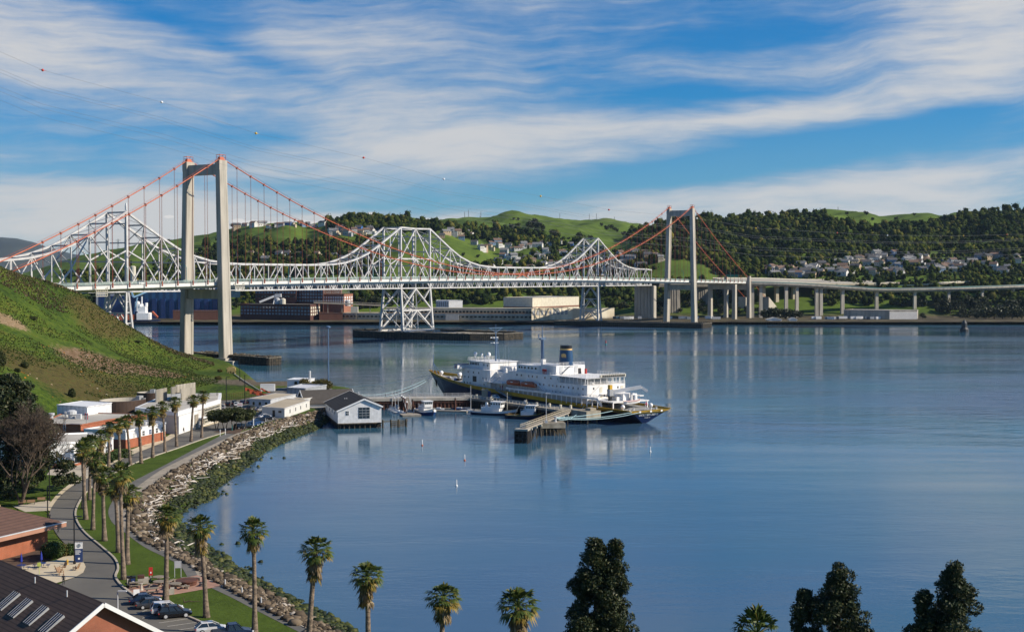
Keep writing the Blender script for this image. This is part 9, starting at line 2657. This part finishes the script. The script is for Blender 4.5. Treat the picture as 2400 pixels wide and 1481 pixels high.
for i in range(34):
 x = rnd.choice([rnd.uniform(1440, 1500), rnd.uniform(1550, 1680), rnd.uniform(1890, 2000), rnd.uniform(2000, 2060)]); D = rnd.uniform(1525, 1550)
 p = P(x, 745, D); p.z = float(hfar(p.x, p.y)); m = MB(); L = rnd.uniform(4, 11)
 m.box(-L / 2, L / 2, -1.4, 1.4, .4, 2.9); m.box(-L / 2 - .05, L / 2 + .05, -1.45, 1.45, 2.9, 3.1)
 for q in (-.3, .3): m.box(L * q - .4, L * q + .4, -1.3, 1.3, 0, .4)
 w_ = 'on the far yard left of the far tower' if x < 1510 else 'on the far yard among the far tower piers' if x < 1700 else 'on the shore yard before the long grey shed'
 c = rnd.choice(['white', 'white', 'white', 'lgrey', 'glassblue'])
 m.build('trailer', M[c], loc=p, rz=rnd.uniform(-.3, .3), label=f"small {'white' if c == 'white' else 'grey' if c == 'lgrey' else 'blue'} trailer parked {w_}", cat='trailer', group=f"{'white' if c == 'white' else 'grey' if c == 'lgrey' else 'blue'} trailers {w_}")
p = P(300, 752, 1455); cs = empty('cargo_ship', (p.x, 1455, 0), .10, 'black-hulled cargo ship with red deck and white bridge at the refinery quay', 'ship')
m = MB(); m.prism([(-75, -11), (26, -11), (34, -7), (34, 7), (26, 11), (-75, 11)], -1, 5.5, 0); m.build('hull', M['navy'], cs)
m = MB(); m.prism([(-75, -10), (8, -10), (8, 10), (-75, 10)], 5.5, 11, 0); m.build('hatches', M['orange'], cs)
m = MB(); m.box(11, 24, -10, 10, 5.5, 13); m.box(12, 20, -8, 8, 13, 20); m.box(12, 15, -10.5, 10.5, 20, 22.5); m.tube([(15, 0, 22), (15, 0, 31)], .8, 6); m.tube([(20, 0, 20), (20, 0, 24)], 1.6, 8); m.build('bridge', M['white'], cs)
m = MB(); m.beam((27, -4, 14), (33, -7, 8), 2, 2); m.build('lifeboat', M['orange'], cs)
m = MB(); m.beam((5, 8, 12), (9, 8, 30), 1.2); m.beam((5, 6, 30), (42, 14, 46), 1.8, 1.6); m.beam((5, 6, 30), (3, 6, 36), 1.6); m.build('crane', M['bluel'] if 'bluel' in M else pm('pale_blue_steel', (.30, .50, .66), (.24, .42, .56), .4, .5), cs)
rnd.seed(8)
for i, (x, u, c, lab) in enumerate(((1850, .3, 'white', 'white car leftmost on the wide freeway viaduct'), (1946, .5, 'navyb', 'dark blue car on the wide freeway viaduct'), (1983, .4, 'white', 'white car behind the red one on the freeway viaduct'), (1995, .62, 'navyb', 'blue car beside the white one on the freeway viaduct'), (2020, .5, 'red', 'red car on the wide freeway viaduct'), (2060, .8, 'navy', 'dark car at the far edge of the freeway viaduct'), (2268, .4, 'white', 'white car on the rising end of the freeway viaduct'))):
 D = 1655 + (x - 1850) * .42 + u * 55; p = P(x, 663, D); p.z = float(np.interp(x, [1740, 2050, 2260, 2370], [zy(662, 1625), zy(664, 1720), zy(658, 1810), zy(653, 1870)])) + .05
 car(0, 0, .2, lab, M[c], 'suv', pos=p, grp='traffic on the freeway viaduct')
for x, y0, y1, D, k, lab in ((1089, 527, 497, 3000, 0, 'left radio mast of the pair on the green hilltop'), (1098, 525, 492, 3000, 0, 'taller right radio mast of the pair on the green hilltop'), (1127, 522, 496, 3000, 0, 'radio mast with dishes right of the pair'), (914, 520, 496, 2450, 1, 'thin pole on the wooded hilltop left of the middle peak'), (1312, 520, 500, 3050, 1, 'first thin pylon right of the green summit'), (1381, 520, 501, 3050, 1, 'second thin pylon right of the green summit'), (1398, 521, 501, 3050, 1, 'third thin pylon right of the green summit'), (1440, 526, 508, 3050, 1, 'last thin pylon on the falling green ridge'), (210, 600, 515, 2500, 2, 'lattice pylon behind the left truss peak'), (277, 590, 560, 2600, 2, 'broad lattice pylon just right of the left truss peak'), (1964, 498, 485, 2600, 1, 'thin pole on the green clearing of the right hill'), (770, 530, 500, 2450, 1, 'thin pole left of the wooded hilltop')):
 a = P(x, y0, D); b_ = P(x, y1, D); h = b_.z - a.z; m = MB(); w_ = (2.2, .8, 5)[k]
 for sx, sy in ((-1, -1), (1, -1), (1, 1), (-1, 1)): m.beam((sx * w_ / 2, sy * w_ / 2, -8), (sx * .3, sy * .3, h), .35)
 for j in range(6): z = h * j / 6; q = w_ / 2 * (1 - j / 6); q2 = w_ / 2 * (1 - (j + 1) / 6); m.beam((-q, -q, z), (q2, -q2, z + h / 6), .25); m.beam((q, q, z), (-q2, q2, z + h / 6), .25)
 if k == 2:
  for z in (.7, .82, .94): m.beam((-5, 0, h * z), (5, 0, h * z), .4)
 if 'dishes' in lab: m.ball((1.5, -1, h * .35), 2.2, 8, 6); m.ball((-1.2, -1, h * .55), 1.6, 8, 6)
 m.build('lattice_mast', M['grey'], loc=a, label=lab, cat='mast', group='masts on the far hills')
for i, (t, k, c, lab) in enumerate(((-60, 'van', 'white', 'white van on the bridge deck left of the near tower'), (70, 'van', 'teal', 'teal van on the bridge deck just right of the near tower'), (190, 'suv', 'white', 'white car on the bridge deck before the flat truss'), (330, 'van', 'lgrey', 'grey van at the middle of the bridge deck'), (520, 'bus', 'white', 'white coach on the bridge deck near the right truss peak'), (640, 'suv', 'navyb', 'blue car on the bridge deck left of the far tower'))):
 car(0, 0, math.atan2(DY, DX), lab, M[c], k, pos=B(t, -5.5, dz(t) + .05), grp='traffic on the suspension bridge')
